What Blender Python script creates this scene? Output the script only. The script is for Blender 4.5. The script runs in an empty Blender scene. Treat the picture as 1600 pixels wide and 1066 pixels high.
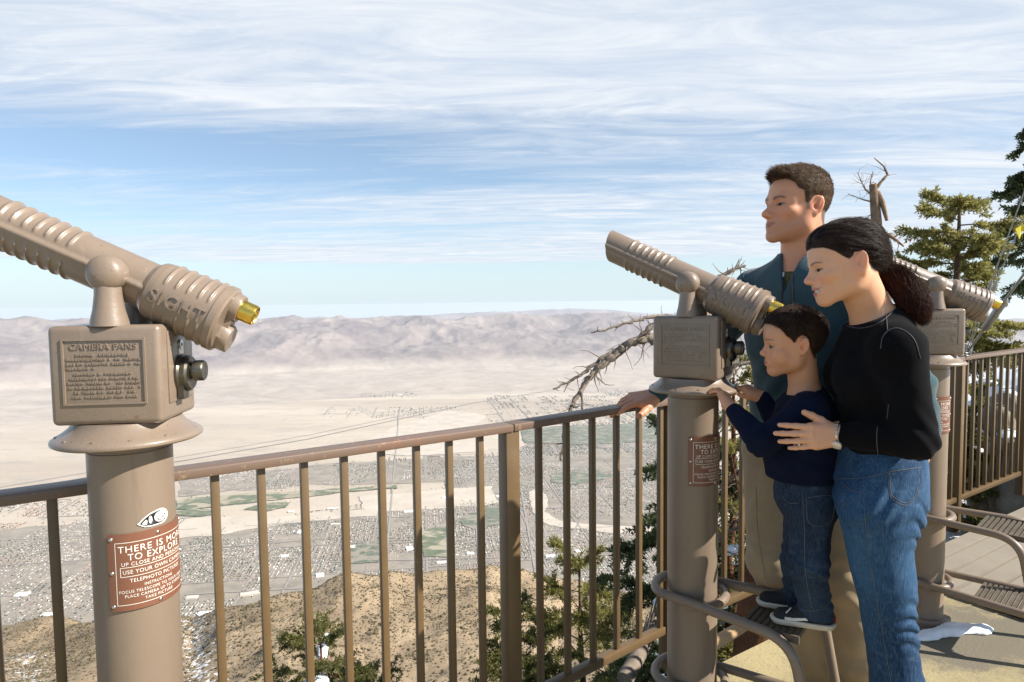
import bpy, bmesh, math, random
import numpy as np
from mathutils import Vector, Matrix, noise as mnoise
from mathutils.bvhtree import BVHTree
rnd = random.Random(7)
SC = bpy.context.scene
COL = SC.collection
PI = math.pi
R = math.radians

# ------------------------------------------------------------------ camera
FPX = 1000.0
PITCH = math.atan(60 / 1000)
ROLL = -0.0125
CAMZ = 1.45
cam_d = bpy.data.cameras.new('camera')
cam = bpy.data.objects.new('camera', cam_d)
COL.objects.link(cam)
SC.camera = cam
cam_d.sensor_width = 36
cam_d.lens = 36 * FPX / 1600
cam_d.clip_start = 0.02
cam_d.clip_end = 400000
CM = Matrix.Rotation(PI / 2 - PITCH, 4, 'X') @ Matrix.Rotation(ROLL, 4, 'Z')
cam.matrix_world = Matrix.Translation((0, 0, CAMZ)) @ CM
CM3 = np.array(CM.to_3x3())
CC = np.array([0, 0, CAMZ])


def ray(px, py):
    return CM3 @ np.array([(px - 800) / FPX, -(py - 533) / FPX, -1.0])


def W(px, py, Y):
    d = ray(px, py)
    return CC + d * (Y / d[1])


def ZP(px, py, z):
    d = ray(px, py)
    return CC + d * ((z - CAMZ) / d[2])


def azd(a, l=1.0):
    return np.array([math.sin(R(a)) * l, math.cos(R(a)) * l, 0.0])


# ------------------------------------------------------------------ objects
def tag(o, label=None, cat=None, group=None, kind=None):
    if label: o['label'] = label
    if cat: o['category'] = cat
    if group: o['group'] = group
    if kind: o['kind'] = kind
    return o


def empty(name, loc, rz=0, **k):
    o = bpy.data.objects.new(name, None)
    COL.objects.link(o)
    o.location = loc
    o.rotation_euler = (0, 0, rz)
    o.empty_display_size = 0.1
    return tag(o, **k)


class MB:
    def __init__(s):
        s.v = []
        s.f = []

    def add(s, v, f):
        n = len(s.v)
        s.v += [tuple(float(c) for c in p) for p in v]
        s.f += [tuple(n + i for i in q) for q in f]
        return s

    def box(s, c, d, M=None):
        x, y, z = [q / 2 for q in d]
        v = [Vector((i * x, j * y, k * z)) for k in (-1, 1) for j in (-1, 1) for i in (-1, 1)]
        if M is not None: v = [M @ p for p in v]
        v = [p + Vector(c) for p in v]
        return s.add(v, [(0, 2, 3, 1), (4, 5, 7, 6), (0, 1, 5, 4), (2, 6, 7, 3), (0, 4, 6, 2), (1, 3, 7, 5)])

    def bar(s, a, b, w, h, up=(0, 0, 1)):
        """box along a-b, w across, h along up"""
        a, b, up = Vector(a), Vector(b), Vector(up)
        t = (b - a).normalized()
        sd = t.cross(up).normalized()
        u = sd.cross(t)
        v = [p + sd * (i * w / 2) + u * (j * h / 2) for p in (a, b) for j in (-1, 1) for i in (-1, 1)]
        return s.add(v, [(0, 2, 3, 1), (4, 5, 7, 6), (0, 1, 5, 4), (2, 6, 7, 3), (0, 4, 6, 2), (1, 3, 7, 5)])

    def tube(s, pts, r, n=12, cap=True, closed=False):
        P = [Vector(p) for p in pts]
        m = len(P)
        rs = r if hasattr(r, '__len__') else [r] * m
        n0 = len(s.v)
        T = []
        for i in range(m):
            if closed:
                t = P[(i + 1) % m] - P[i - 1]
            else:
                t = P[min(i + 1, m - 1)] - P[max(i - 1, 0)]
            T.append(t.normalized() if t.length > 1e-9 else Vector((0, 0, 1)))
        u = T[0].orthogonal().normalized()
        for i in range(m):
            u = (u - T[i] * u.dot(T[i]))
            u = u.normalized() if u.length > 1e-6 else T[i].orthogonal().normalized()
            w = T[i].cross(u)
            for k in range(n):
                a = 2 * PI * k / n
                q = P[i] + (u * math.cos(a) + w * math.sin(a)) * rs[i]
                s.v.append((q.x, q.y, q.z))
        for i in range(m if closed else m - 1):
            j = (i + 1) % m
            for k in range(n):
                l = (k + 1) % n
                s.f.append((n0 + i * n + k, n0 + i * n + l, n0 + j * n + l, n0 + j * n + k))
        if cap and not closed:
            s.f.append(tuple(n0 + k for k in reversed(range(n))))
            s.f.append(tuple(n0 + (m - 1) * n + k for k in range(n)))
        return s

    def lathe(s, prof, n=48, M=None, cap=True):
        """prof: list of (radius, height), round local z"""
        n0 = len(s.v)
        for r_, h in prof:
            for k in range(n):
                a = 2 * PI * k / n
                p = Vector((r_ * math.cos(a), r_ * math.sin(a), h))
                if M is not None: p = M @ p
                s.v.append(tuple(p))
        for i in range(len(prof) - 1):
            for k in range(n):
                l = (k + 1) % n
                s.f.append((n0 + i * n + k, n0 + i * n + l, n0 + (i + 1) * n + l, n0 + (i + 1) * n + k))
        if cap:
            s.f.append(tuple(n0 + k for k in reversed(range(n))))
            s.f.append(tuple(n0 + (len(prof) - 1) * n + k for k in range(n)))
        return s

    def mesh(s, name, smooth=None):
        me = bpy.data.meshes.new(name)
        me.from_pydata(s.v, [], s.f)
        fin(me, smooth)
        return me

    def build(s, name, m, parent=None, smooth=35):
        return mobj(name, s.mesh(name, smooth), m, parent)


def fin(me, smooth):
    if smooth:
        me.shade_smooth()
        if smooth < 180:
            me.set_sharp_from_angle(angle=R(smooth))
    me.update()


def mobj(name, me, m, parent=None):
    o = bpy.data.objects.new(name, me)
    COL.objects.link(o)
    if m is not None:
        for q in (m if isinstance(m, (list, tuple)) else [m]):
            me.materials.append(q)
    if parent is not None: o.parent = parent
    return o


def npmesh(name, V, F, smooth=None):
    """fast mesh from numpy; F (n,3) or (n,4)"""
    me = bpy.data.meshes.new(name)
    V = np.ascontiguousarray(V, dtype=np.float32)
    F = np.ascontiguousarray(F, dtype=np.int32)
    me.vertices.add(len(V))
    me.vertices.foreach_set('co', V.ravel())
    k = F.shape[1]
    me.loops.add(F.size)
    me.loops.foreach_set('vertex_index', F.ravel())
    me.polygons.add(len(F))
    me.polygons.foreach_set('loop_start', np.arange(0, F.size, k, dtype=np.int32))
    me.update(calc_edges=True)
    me.validate()
    fin(me, smooth)
    return me


def bevel(me, w, seg=3, ang=30):
    bm = bmesh.new()
    bm.from_mesh(me)
    bmesh.ops.remove_doubles(bm, verts=bm.verts, dist=1e-6)
    es = [e for e in bm.edges if len(e.link_faces) == 2 and e.calc_face_angle(0) > R(ang)]
    bmesh.ops.bevel(bm, geom=es, offset=w, segments=seg, profile=0.5, affect='EDGES', clamp_overlap=True)
    bm.to_mesh(me)
    bm.free()
    fin(me, 40)
    return me


def copy_tree(o, parent=None, name=None):
    c = o.copy()
    COL.objects.link(c)
    if parent is not None: c.parent = parent
    for ch in list(o.children): copy_tree(ch, c)
    return c


# ------------------------------------------------------------------ materials
def s2l(c):
    return tuple((x / 12.92 if x <= 0.04045 else ((x + 0.055) / 1.055) ** 2.4) for x in (q / 255 for q in c))


class NT:
    """small node helper"""

    def __init__(s, tree):
        s.t = tree
        s.N = tree.nodes
        s.L = tree.links

    def n(s, typ, ins=None, **kw):
        nd = s.N.new(typ)
        for k, v in kw.items(): setattr(nd, k, v)
        for k, v in (ins or {}).items(): s.set(nd, k, v)
        return nd

    def set(s, nd, k, v):
        sock = nd.inputs[k]
        if hasattr(v, 'is_output'):
            s.L.new(v, sock)
        else:
            if isinstance(v, (tuple, list)) and len(v) == 3 and sock.type == 'RGBA': v = (*v, 1)
            sock.default_value = v

    def math(s, op, a, b=0.5, c=0.0, clamp=False):
        nd = s.N.new('ShaderNodeMath')
        nd.operation = op
        nd.use_clamp = clamp
        for i, v in enumerate((a, b, c)):
            s.set(nd, i, v)
        return nd.outputs[0]

    def ramp(s, fac, stops, interp='LINEAR'):
        nd = s.N.new('ShaderNodeValToRGB')
        s.L.new(fac, nd.inputs[0])
        cr = nd.color_ramp
        cr.interpolation = interp
        while len(cr.elements) < len(stops): cr.elements.new(0.5)
        for e, (p, c) in zip(cr.elements, stops):
            e.position = p
            e.color = (c, c, c, 1) if not hasattr(c, '__len__') else (*c[:3], 1)
        return nd.outputs[0]

    def mix(s, fac, a, b, blend='MIX'):
        nd = s.N.new('ShaderNodeMix')
        nd.data_type = 'RGBA'
        nd.blend_type = blend
        s.set(nd, 0, fac)
        s.set(nd, 6, a)
        s.set(nd, 7, b)
        return nd.outputs[2]

    def noise(s, vec, scale, detail=4, rough=0.5, dist=0.0, out=0, dim='3D'):
        nd = s.n('ShaderNodeTexNoise', {'Scale': scale, 'Detail': detail, 'Roughness': rough, 'Distortion': dist})
        if vec is not None: s.L.new(vec, nd.inputs['Vector'])
        return nd.outputs[out]

    def mapping(s, vec, scale=(1, 1, 1), rot=(0, 0, 0), loc=(0, 0, 0)):
        nd = s.n('ShaderNodeMapping', {'Scale': scale, 'Rotation': rot, 'Location': loc})
        s.L.new(vec, nd.inputs['Vector'])
        return nd.outputs[0]


def newmat(name):
    m = bpy.data.materials.new(name)
    m.use_nodes = True
    t = NT(m.node_tree)
    return m, t, t.N['Principled BSDF']


def mat(name, col, rough=0.5, metal=0.0, var=0.12, vscale=6.0, bump=0.0, bscale=60.0, bdist=0.002,
        col2=None, spec=0.5, coat=0.0, sss=0.0, attr=None, sheen=0.0, speck=None):
    m, t, b = newmat(name)
    oc = t.n('ShaderNodeTexCoord').outputs['Object']
    base = (*col, 1)
    if attr:
        base = t.n('ShaderNodeAttribute', attribute_name=attr).outputs['Color']
    nz = t.noise(oc, vscale, 5, 0.6)
    fac = t.ramp(nz, [(0.3, 0.0), (0.7, 1.0)])
    if col2 is not None:
        c = t.mix(fac, base, (*col2, 1))
    else:
        k = t.ramp(nz, [(0.25, 1 - var), (0.75, 1 + var)])
        c = t.mix(1.0, base, k, 'MULTIPLY')
    if speck:
        sc, lo, hi, cc = speck
        nn = t.noise(oc, sc, 3, 0.7)
        c = t.mix(t.ramp(nn, [(lo, 0.0), (hi, 1.0)]), c, (*cc, 1))
    t.set(b, 'Base Color', c)
    t.set(b, 'Roughness', t.math('MULTIPLY_ADD', nz, 0.2, rough - 0.1))
    b.inputs['Metallic'].default_value = metal
    b.inputs['Specular IOR Level'].default_value = spec
    b.inputs['Coat Weight'].default_value = coat
    b.inputs['Sheen Weight'].default_value = sheen
    if sss:
        b.inputs['Subsurface Weight'].default_value = sss
        b.inputs['Subsurface Radius'].default_value = (1.0, 0.35, 0.2)
        b.inputs['Subsurface Scale'].default_value = 0.012
    if bump:
        n2 = t.noise(oc, bscale, 4, 0.6)
        bp = t.n('ShaderNodeBump', {'Strength': bump, 'Distance': bdist, 'Height': n2})
        t.L.new(bp.outputs[0], b.inputs['Normal'])
    return m


# ------------------------------------------------------------------ light and sky
SUN_AZ, SUN_EL = 105.0, 37.0
sd = Vector((math.sin(R(SUN_AZ)) * math.cos(R(SUN_EL)), math.cos(R(SUN_AZ)) * math.cos(R(SUN_EL)), math.sin(R(SUN_EL))))
sl = bpy.data.lights.new('sun', 'SUN')
sl.energy = 5.0
sl.angle = R(0.53)
sl.color = (1.0, 0.945, 0.85)
so = bpy.data.objects.new('sun', sl)
COL.objects.link(so)
so.rotation_euler = (-sd).to_track_quat('-Z', 'Y').to_euler()
so.location = (6, -3, 9)

wd = bpy.data.worlds.new('World')
SC.world = wd
wd.use_nodes = True
t = NT(wd.node_tree)
bg = t.N['Background']
sky = t.n('ShaderNodeTexSky', sky_type='NISHITA', sun_disc=False, sun_elevation=R(SUN_EL), sun_rotation=R(SUN_AZ),
          altitude=1800, air_density=1.0, dust_density=0.35, ozone_density=1.6)
gen = t.n('ShaderNodeTexCoord').outputs['Generated']
up = t.n('ShaderNodeVectorMath', {0: gen, 1: (-2, -2, 0.004)}, operation='MAXIMUM')
t.L.new(up.outputs[0], sky.inputs['Vector'])
sep = t.n('ShaderNodeSeparateXYZ')
t.L.new(gen, sep.inputs[0])
gx, gy, gz = sep.outputs
zc = t.math('ADD', t.math('MAXIMUM', gz, 0.0), 0.045)
cx = t.math('DIVIDE', gx, zc)
cy = t.math('DIVIDE', gy, zc)
cv = t.n('ShaderNodeCombineXYZ', {0: cx, 1: cy, 2: 0.0}).outputs[0]
# long cirrus streaks lying across the view
big = t.noise(t.mapping(cv, (0.16, 0.42, 1), (0, 0, R(7)), (3.1, 1.7, 0)), 1.0, 3, 0.5, 0.6)
st1 = t.noise(t.mapping(cv, (0.22, 1.15, 1), (0, 0, R(-5)), (0.4, 5.2, 0)), 1.0, 9, 0.62, 0.9)
st2 = t.noise(t.mapping(cv, (1.1, 3.6, 1), (0, 0, R(12)), (2.0, 0.3, 0)), 1.0, 8, 0.68, 1.3)
tex = t.math('ADD', t.math('MULTIPLY', st1, 0.72), t.math('ADD', t.math('MULTIPLY', st2, 0.34), t.math('MULTIPLY', big, 0.40)))
# how much of each height of the sky is covered (sine of elevation)
cover = t.ramp(gz, [(0.0, 0.0), (0.052, 0.0), (0.064, 0.80), (0.09, 0.72), (0.12, 0.60), (0.155, 0.66), (0.20, 0.50), (0.25, 0.62), (0.31, 0.78), (0.38, 0.92), (0.55, 0.40), (0.75, 0.22)])  # cover thinned above the view on purpose, to lower the ambient light
cov = t.math('ADD', cover, t.math('MULTIPLY', gx, 0.20))
dens = t.math('SUBTRACT', t.math('ADD', tex, cov), 1.145)
dens = t.math('MULTIPLY', dens, 2.9, clamp=True)
dens = t.math('MULTIPLY', dens, t.ramp(gz, [(0.0, 0.0), (0.05, 0.0), (0.066, 1.0)]))
dens = t.math('MULTIPLY', dens, 0.90)
dens = t.math('MULTIPLY', dens, t.math('MULTIPLY_ADD', gy, 2.5, 0.6, clamp=True))  # clouds faded out behind the camera, also to cut ambient light
tint = t.mix(1.0, sky.outputs[0], (1.10, 1.15, 1.14, 1), 'MULTIPLY')
tint = t.mix(0.20, tint, (5.6, 6.7, 7.6, 1))
ccol = t.mix(t.ramp(st2, [(0.35, 0.0), (0.7, 1.0)]), (5.0, 5.7, 6.7, 1), (7.4, 7.55, 7.7, 1))
low = t.ramp(gz, [(0.0, 0.93), (0.03, 0.75), (0.07, 0.4), (0.16, 0.0)])
tint = t.mix(low, tint, (5.25, 6.25, 6.8, 1))
fcol = t.mix(dens, tint, ccol)
t.L.new(fcol, bg.inputs['Color'])
bg.inputs['Strength'].default_value = 0.075

SC.view_settings.view_transform = 'Standard'
SC.view_settings.look = 'None'
SC.view_settings.exposure = 0.85
SC.view_settings.gamma = 1.0
SC.cycles.volume_bounces = 1
SC.cycles.max_bounces = 7
SC.cycles.diffuse_bounces = 3
SC.cycles.glossy_bounces = 2
SC.cycles.transparent_max_bounces = 8
SC.cycles.use_denoising = True
# ------------------------------------------------------------------ terrain
H = 2200.0
RE = 6371000.0


def polar(az0, az1, na, r0, r1, nr, fz, power=1.0):
    A = np.radians(np.linspace(az0, az1, na))
    Q = np.linspace(0, 1, nr) ** power
    rr = r0 * (r1 / r0) ** Q
    a, r = np.meshgrid(A, rr, indexing='ij')
    X = np.sin(a) * r
    Y = np.cos(a) * r
    Zv = fz(X, Y)
    V = np.stack([X, Y, Zv], -1).reshape(-1, 3)
    i, j = np.meshgrid(np.arange(na - 1), np.arange(nr - 1), indexing='ij')
    b = (i * nr + j).ravel()
    F = np.stack([b, b + nr, b + nr + 1, b + 1], -1)[:, ::-1]
    return V, F


def vnoise(X, Y, Z0=0.0, oct=5, kind='fbm', H_=0.9, lac=2.1):
    out = np.empty(X.size)
    xf, yf = X.ravel(), Y.ravel()
    if kind == 'fbm':
        for k in range(xf.size): out[k] = mnoise.fractal((xf[k], yf[k], Z0), H_, lac, oct)
    else:
        for k in range(xf.size): out[k] = mnoise.ridged_multi_fractal((xf[k], yf[k], Z0), H_, lac, oct, 1.0, 2.0)
    return out.reshape(X.shape)


def lerp_tab(tab, x):
    return np.interp(x, [p[0] for p in tab], [p[1] for p in tab])


def valley(X, Y):
    return -H - (X * X + Y * Y) / (2 * RE)


# the valley floor
V, F = polar(-48, 48, 160, 2300, 61000, 140, valley)
gm, t, b = newmat('desert_ground')
gp = t.n('ShaderNodeNewGeometry').outputs['Position']
gk = t.mapping(gp, (0.001, 0.001, 0.001))
n1 = t.noise(t.mapping(gk, (0.10, 0.45, 1), (0, 0, R(-14))), 1.0, 6, 0.6, 0.5)
n2 = t.noise(t.mapping(gk, (1.0, 2.6, 1), (0, 0, R(-12))), 1.3, 7, 0.65, 0.8)
n3 = t.noise(gk, 22.0, 4, 0.7)
c = t.mix(t.ramp(n1, [(0.35, 0), (0.65, 1)]), (0.40, 0.325, 0.25, 1), (0.56, 0.475, 0.375, 1))
c = t.mix(t.math('MULTIPLY', t.ramp(n2, [(0.52, 0), (0.66, 1)]), 0.55), c, (0.30, 0.27, 0.22, 1))
c = t.mix(t.math('MULTIPLY', t.ramp(n3, [(0.5, 0), (0.75, 1)]), 0.35), c, (0.25, 0.22, 0.18, 1))
t.set(b, 'Base Color', c)
b.inputs['Roughness'].default_value = 0.95
b.inputs['Specular IOR Level'].default_value = 0.1
tag(mobj('ground', npmesh('ground', V, F, 180), gm), kind='structure')

# the far ranges across the valley: one mesh per range
crest1 = [(-40, 503), (-35, 501), (-30, 500), (-24, 499), (-18, 499), (-12, 499), (-6, 498), (-2, 497), (2, 496), (6, 496), (10, 495), (14, 497), (20, 498), (28, 500), (40, 503)]
crest2 = [(-40, 501), (-30, 500), (-22, 498), (-15, 497), (-8, 494), (-3, 491), (0, 489), (3, 486.5), (6, 485.5), (9, 487), (12, 490), (16, 489), (20, 491), (30, 493), (40, 497)]


def far_range(name, d0, d1, dc, crest, ns, amp, seed, nr, base_drop):
    na = 900

    def fz(X, Y):
        r = np.hypot(X, Y)
        az = np.degrees(np.arctan2(X, Y))
        px = 800 + 1000 * np.tan(np.radians(az))
        hz = 473 - (px - 800) * 0.0125
        v = (lerp_tab(crest, az) - hz) / 1000 * 1.0
        zc_ = -v * dc * np.cos(np.radians(az))
        basez = valley(X, Y)
        rise = np.clip((r - d0) / (dc - d0), 0, 1)
        fall = np.clip((r - dc) / (d1 - dc), 0, 1)
        fan = 0.13 * np.clip(rise / 0.45, 0, 1) ** 1.5
        body = np.clip((rise - 0.42) / 0.58, 0, 1) ** 0.85 * 0.87
        env = (fan + body) * (1 - fall * fall)
        rg = vnoise(X / ns, Y / ns, seed, 7, 'ridged', 0.95, 2.15)
        z = basez + (zc_ - basez) * env
        z += (rg - 1.15) * amp * np.clip((rise - 0.36) / 0.3, 0, 1) * (1 - fall)
        return z - base_drop * (rise <= 0)
    V, F = polar(-46, 46, na, d0, d1, nr, fz, 1.0)
    mm, t, b = newmat(name + '_rock')
    gp = t.n('ShaderNodeNewGeometry').outputs['Position']
    gk = t.mapping(gp, (0.001, 0.001, 0.001))
    n1 = t.noise(gk, 0.5, 6, 0.65, 0.6)
    c = t.mix(t.ramp(n1, [(0.35, 0), (0.65, 1)]), (0.15, 0.115, 0.112, 1), (0.31, 0.25, 0.215, 1))
    lowz = t.n('ShaderNodeSeparateXYZ', {0: gp}).outputs[2]
    fanm = t.math('MULTIPLY_ADD', lowz, -0.004, -6.9, clamp=True)
    c = t.mix(fanm, c, t.mix(t.ramp(t.noise(gk, 1.6, 6, 0.7, 0.5), [(0.35, 0), (0.65, 1)]), (0.33, 0.27, 0.225, 1), (0.46, 0.39, 0.32, 1)))
    t.set(b, 'Base Color', c)
    b.inputs['Roughness'].default_value = 0.95
    b.inputs['Specular IOR Level'].default_value = 0.1
    return tag(mobj(name, npmesh(name, V, F, 180), mm), kind='structure')


far_range('mountains', 15500, 36000, 27500, crest1, 3300, 320, 3.3, 190, 60)
far_range('hills', 38000, 60000, 50000, crest2, 7000, 300, 9.1, 60, 200)

# the brown foothill below the deck
crestF = [(-0.95, 1000), (-0.80, 985), (-0.66, 980), (-0.58, 985), (-0.52, 985), (-0.47, 957), (-0.36, 938), (-0.26, 915), (-0.18, 905), (-0.10, 895), (-0.04, 889), (0.0, 903), (0.08, 922), (0.14, 934), (0.25, 945), (0.5, 930), (0.9, 900)]


def near_slope(X, Y):
    # snowy shoulder right of the deck, falling away forwards and to the left
    return -0.37 - 0.754 * Y + 1.06 * X


def foot(X, Y):
    u = X / np.maximum(Y, 1)
    hz = 473 - u * 12.5
    v = (lerp_tab(crestF, u) - hz) / 1000
    Yc = 1100 + 140 * np.sin(u * 6 + 1)
    zc_ = CAMZ - v * Yc
    q = np.clip((Y - 620) / (Yc - 620), 0, 1)
    z_in = -0.625 * 620 + (zc_ + 0.625 * 620) * (1 - (1 - q) ** 1.25)
    z = np.where(Y < 620, -0.70 * Y + 0.075 * 620 * np.clip(Y / 620, 0, 1) ** 6, z_in)
    back = np.clip((Y - Yc) / 1200, 0, 2)
    z = np.where(Y > Yc, zc_ - 1400 * back ** 1.3, z)
    nz = vnoise(X / 230, Y / 300, 1.7, 5, 'ridged', 1.0, 2.1)
    n2_ = vnoise(X / 60, Y / 60, 5.7, 4, 'fbm', 0.9, 2.1)
    k = np.clip((Y - 350) / 300, 0, 1)
    return z + ((nz - 1.1) * 15 + n2_ * 4.0) * k * np.clip(1.25 - np.abs(Y - Yc) / 2200, 0, 1)


V, F = polar(-48, 44, 620, 60, 2600, 330, foot, 0.62)
fm, t, b = newmat('foothill_soil')
gp = t.n('ShaderNodeNewGeometry').outputs['Position']
n1 = t.noise(gp, 0.012, 5, 0.6)
n2 = t.noise(gp, 0.11, 4, 0.7)
n3 = t.noise(gp, 0.35, 3, 0.7)
c = t.mix(t.ramp(n1, [(0.35, 0), (0.65, 1)]), (0.27, 0.20, 0.128, 1), (0.37, 0.278, 0.18, 1))
c = t.mix(t.math('MULTIPLY', t.ramp(n2, [(0.5, 0), (0.7, 1)]), 0.5), c, (0.22, 0.16, 0.10, 1))
c = t.mix(t.math('MULTIPLY', t.ramp(n3, [(0.56, 0), (0.62, 1)]), 0.6), c, (0.13, 0.10, 0.06, 1))
# snow left in two gullies on the left
sp = t.n('ShaderNodeSeparateXYZ', {0: gp})
ua = t.math('DIVIDE', sp.outputs[0], sp.outputs[1])
g1 = t.math('SUBTRACT', 1.0, t.math('MULTIPLY', t.math('ABSOLUTE', t.math('ADD', ua, 0.515)), 14.0), clamp=True)
g2 = t.math('SUBTRACT', 1.0, t.math('MULTIPLY', t.math('ABSOLUTE', t.math('ADD', ua, 0.79)), 14.0), clamp=True)
gg = t.math('MULTIPLY', t.math('MAXIMUM', g1, g2), t.math('LESS_THAN', sp.outputs[1], 1000.0))
sn = t.math('GREATER_THAN', t.math('ADD', t.noise(gp, 0.16, 5, 0.75), t.math('MULTIPLY', gg, 0.13)), 0.665)
c = t.mix(t.math('MULTIPLY', sn, t.math('GREATER_THAN', gg, 0.02)), c, (0.78, 0.82, 0.86, 1))
t.set(b, 'Base Color', c)
b.inputs['Roughness'].default_value = 0.95
b.inputs['Specular IOR Level'].default_value = 0.1
foot_o = tag(mobj('foothills', npmesh('foothills', V, F, 180), fm), kind='structure')


# --- scattered shapes as one mesh
def octa_cloud(P, S, jit=0.25, seed=1, squash=0.7, sides=6):
    """low blobs: top, a ring of `sides`, bottom"""
    rg = np.random.default_rng(seed)
    n = len(P)
    k = sides
    a = np.linspace(0, 2 * PI, k, endpoint=False)[None, :] + rg.uniform(0, 6, (n, 1))
    rr = S[:, None] * rg.uniform(1 - jit, 1 + jit, (n, k))
    ring = np.stack([P[:, 0:1] + np.cos(a) * rr, P[:, 1:2] + np.sin(a) * rr, P[:, 2:3] + S[:, None] * squash * rg.uniform(0.2, 0.7, (n, k))], -1)
    top = P + np.stack([rg.uniform(-.3, .3, n) * S, rg.uniform(-.3, .3, n) * S, S * squash * rg.uniform(1.1, 1.6, n)], -1)
    bot = P - np.stack([S * 0, S * 0, S * 0.4], -1)
    V = np.concatenate([ring, top[:, None], bot[:, None]], 1).reshape(-1, 3)
    o = (np.arange(n) * (k + 2))[:, None]
    i = np.arange(k)
    j = (i + 1) % k
    f1 = np.stack([o + i, o + j, np.broadcast_to(o + k, (n, k))], -1).reshape(-1, 3)
    f2 = np.stack([o + j, o + i, np.broadcast_to(o + k + 1, (n, k))], -1).reshape(-1, 3)
    return V, np.concatenate([f1, f2])


rg = np.random.default_rng(5)
n = 80000
u = rg.uniform(-0.95, 0.45, n)
Y = 560 + 800 * rg.uniform(0, 1, n) ** 0.7
X = u * Y
keep = (vnoise(X / 90, Y / 90, 2.2, 3) + rg.uniform(-0.5, 0.9, n)) > 0.0
X, Y = X[keep], Y[keep]
P = np.stack([X, Y, foot(X, Y) - 0.1], -1)
S = rg.lognormal(-0.05, 0.38, len(P)) * 1.05
V, F = octa_cloud(P, S, 0.3, 3, 0.8, 6)
shm = mat('dry_shrub', (0.115, 0.093, 0.055), 0.9, var=0.4, vscale=0.05, spec=0.1)
tag(mobj('shrubs', npmesh('shrubs', V, F), shm), 'dark scattered desert shrubs dotting the brown foothill', 'shrubs', kind='stuff')

# ------------------------------------------------------------------ the town on the valley floor
GA = R(-8)                         # street grid heading
ca, sa = math.cos(GA), math.sin(GA)


def to_px(X, Y):
    v = H / Y
    u = X / Y
    return 800 + 1000 * u, 473 - 12.5 * u + 1000 * v


def in_rect(px, py, r):
    return (px > r[0]) & (px < r[1]) & (py > r[2]) & (py < r[3])


def gpoly(name, pts, m, off, kind='structure', label=None, cat=None):
    r_ = random.Random(len(pts) * 31 + int(pts[0][0]))
    for it in range(4):
        q = []
        for i in range(len(pts)):
            (x0, y0), (x1, y1) = pts[i], pts[(i + 1) % len(pts)]
            l_ = math.hypot(x1 - x0, (y1 - y0) * 3)
            q += [(x0, y0), ((x0 + x1) / 2 + r_.uniform(-.09, .09) * l_, (y0 + y1) / 2 + r_.uniform(-.022, .022) * l_)]
        pts = q
    P = [ZP(x, y, -H) for x, y in pts]
    V = [(p[0], p[1], valley(p[0], p[1]) + off) for p in P]
    me = bpy.data.meshes.new(name)
    me.from_pydata(V, [], [tuple(range(len(V)))])
    me.update()
    return tag(mobj(name, me, m), kind=kind)


def rough_poly(cx_, cy_, w, h, n=28, seed=0, jag=0.25, lean=0.0):
    r_ = random.Random(seed)
    out = []
    for i in range(n):
        a = 2 * PI * i / n
        k = 1 + r_.uniform(-jag, jag)
        x, y = math.cos(a) * w * k, math.sin(a) * h * k
        out.append((cx_ + x + lean * y, cy_ + y))
    return out


def patchy(name, a, a2, sand, sc):
    m, t, b = newmat(name)
    gp = t.n('ShaderNodeNewGeometry').outputs['Position']
    n1 = t.noise(t.mapping(gp, (1, 1.6, 1)), sc, 4, 0.6, 0.8)
    n2 = t.noise(gp, sc * 4, 3, 0.6)
    c = t.mix(t.ramp(n2, [(0.35, 0), (0.65, 1)]), (*a, 1), (*a2, 1))
    c = t.mix(t.ramp(n1, [(0.50, 0), (0.56, 1)]), c, (*sand, 1))
    t.set(b, 'Base Color', c)
    b.inputs['Roughness'].default_value = 0.95
    b.inputs['Specular IOR Level'].default_value = 0.1
    return m


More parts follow.
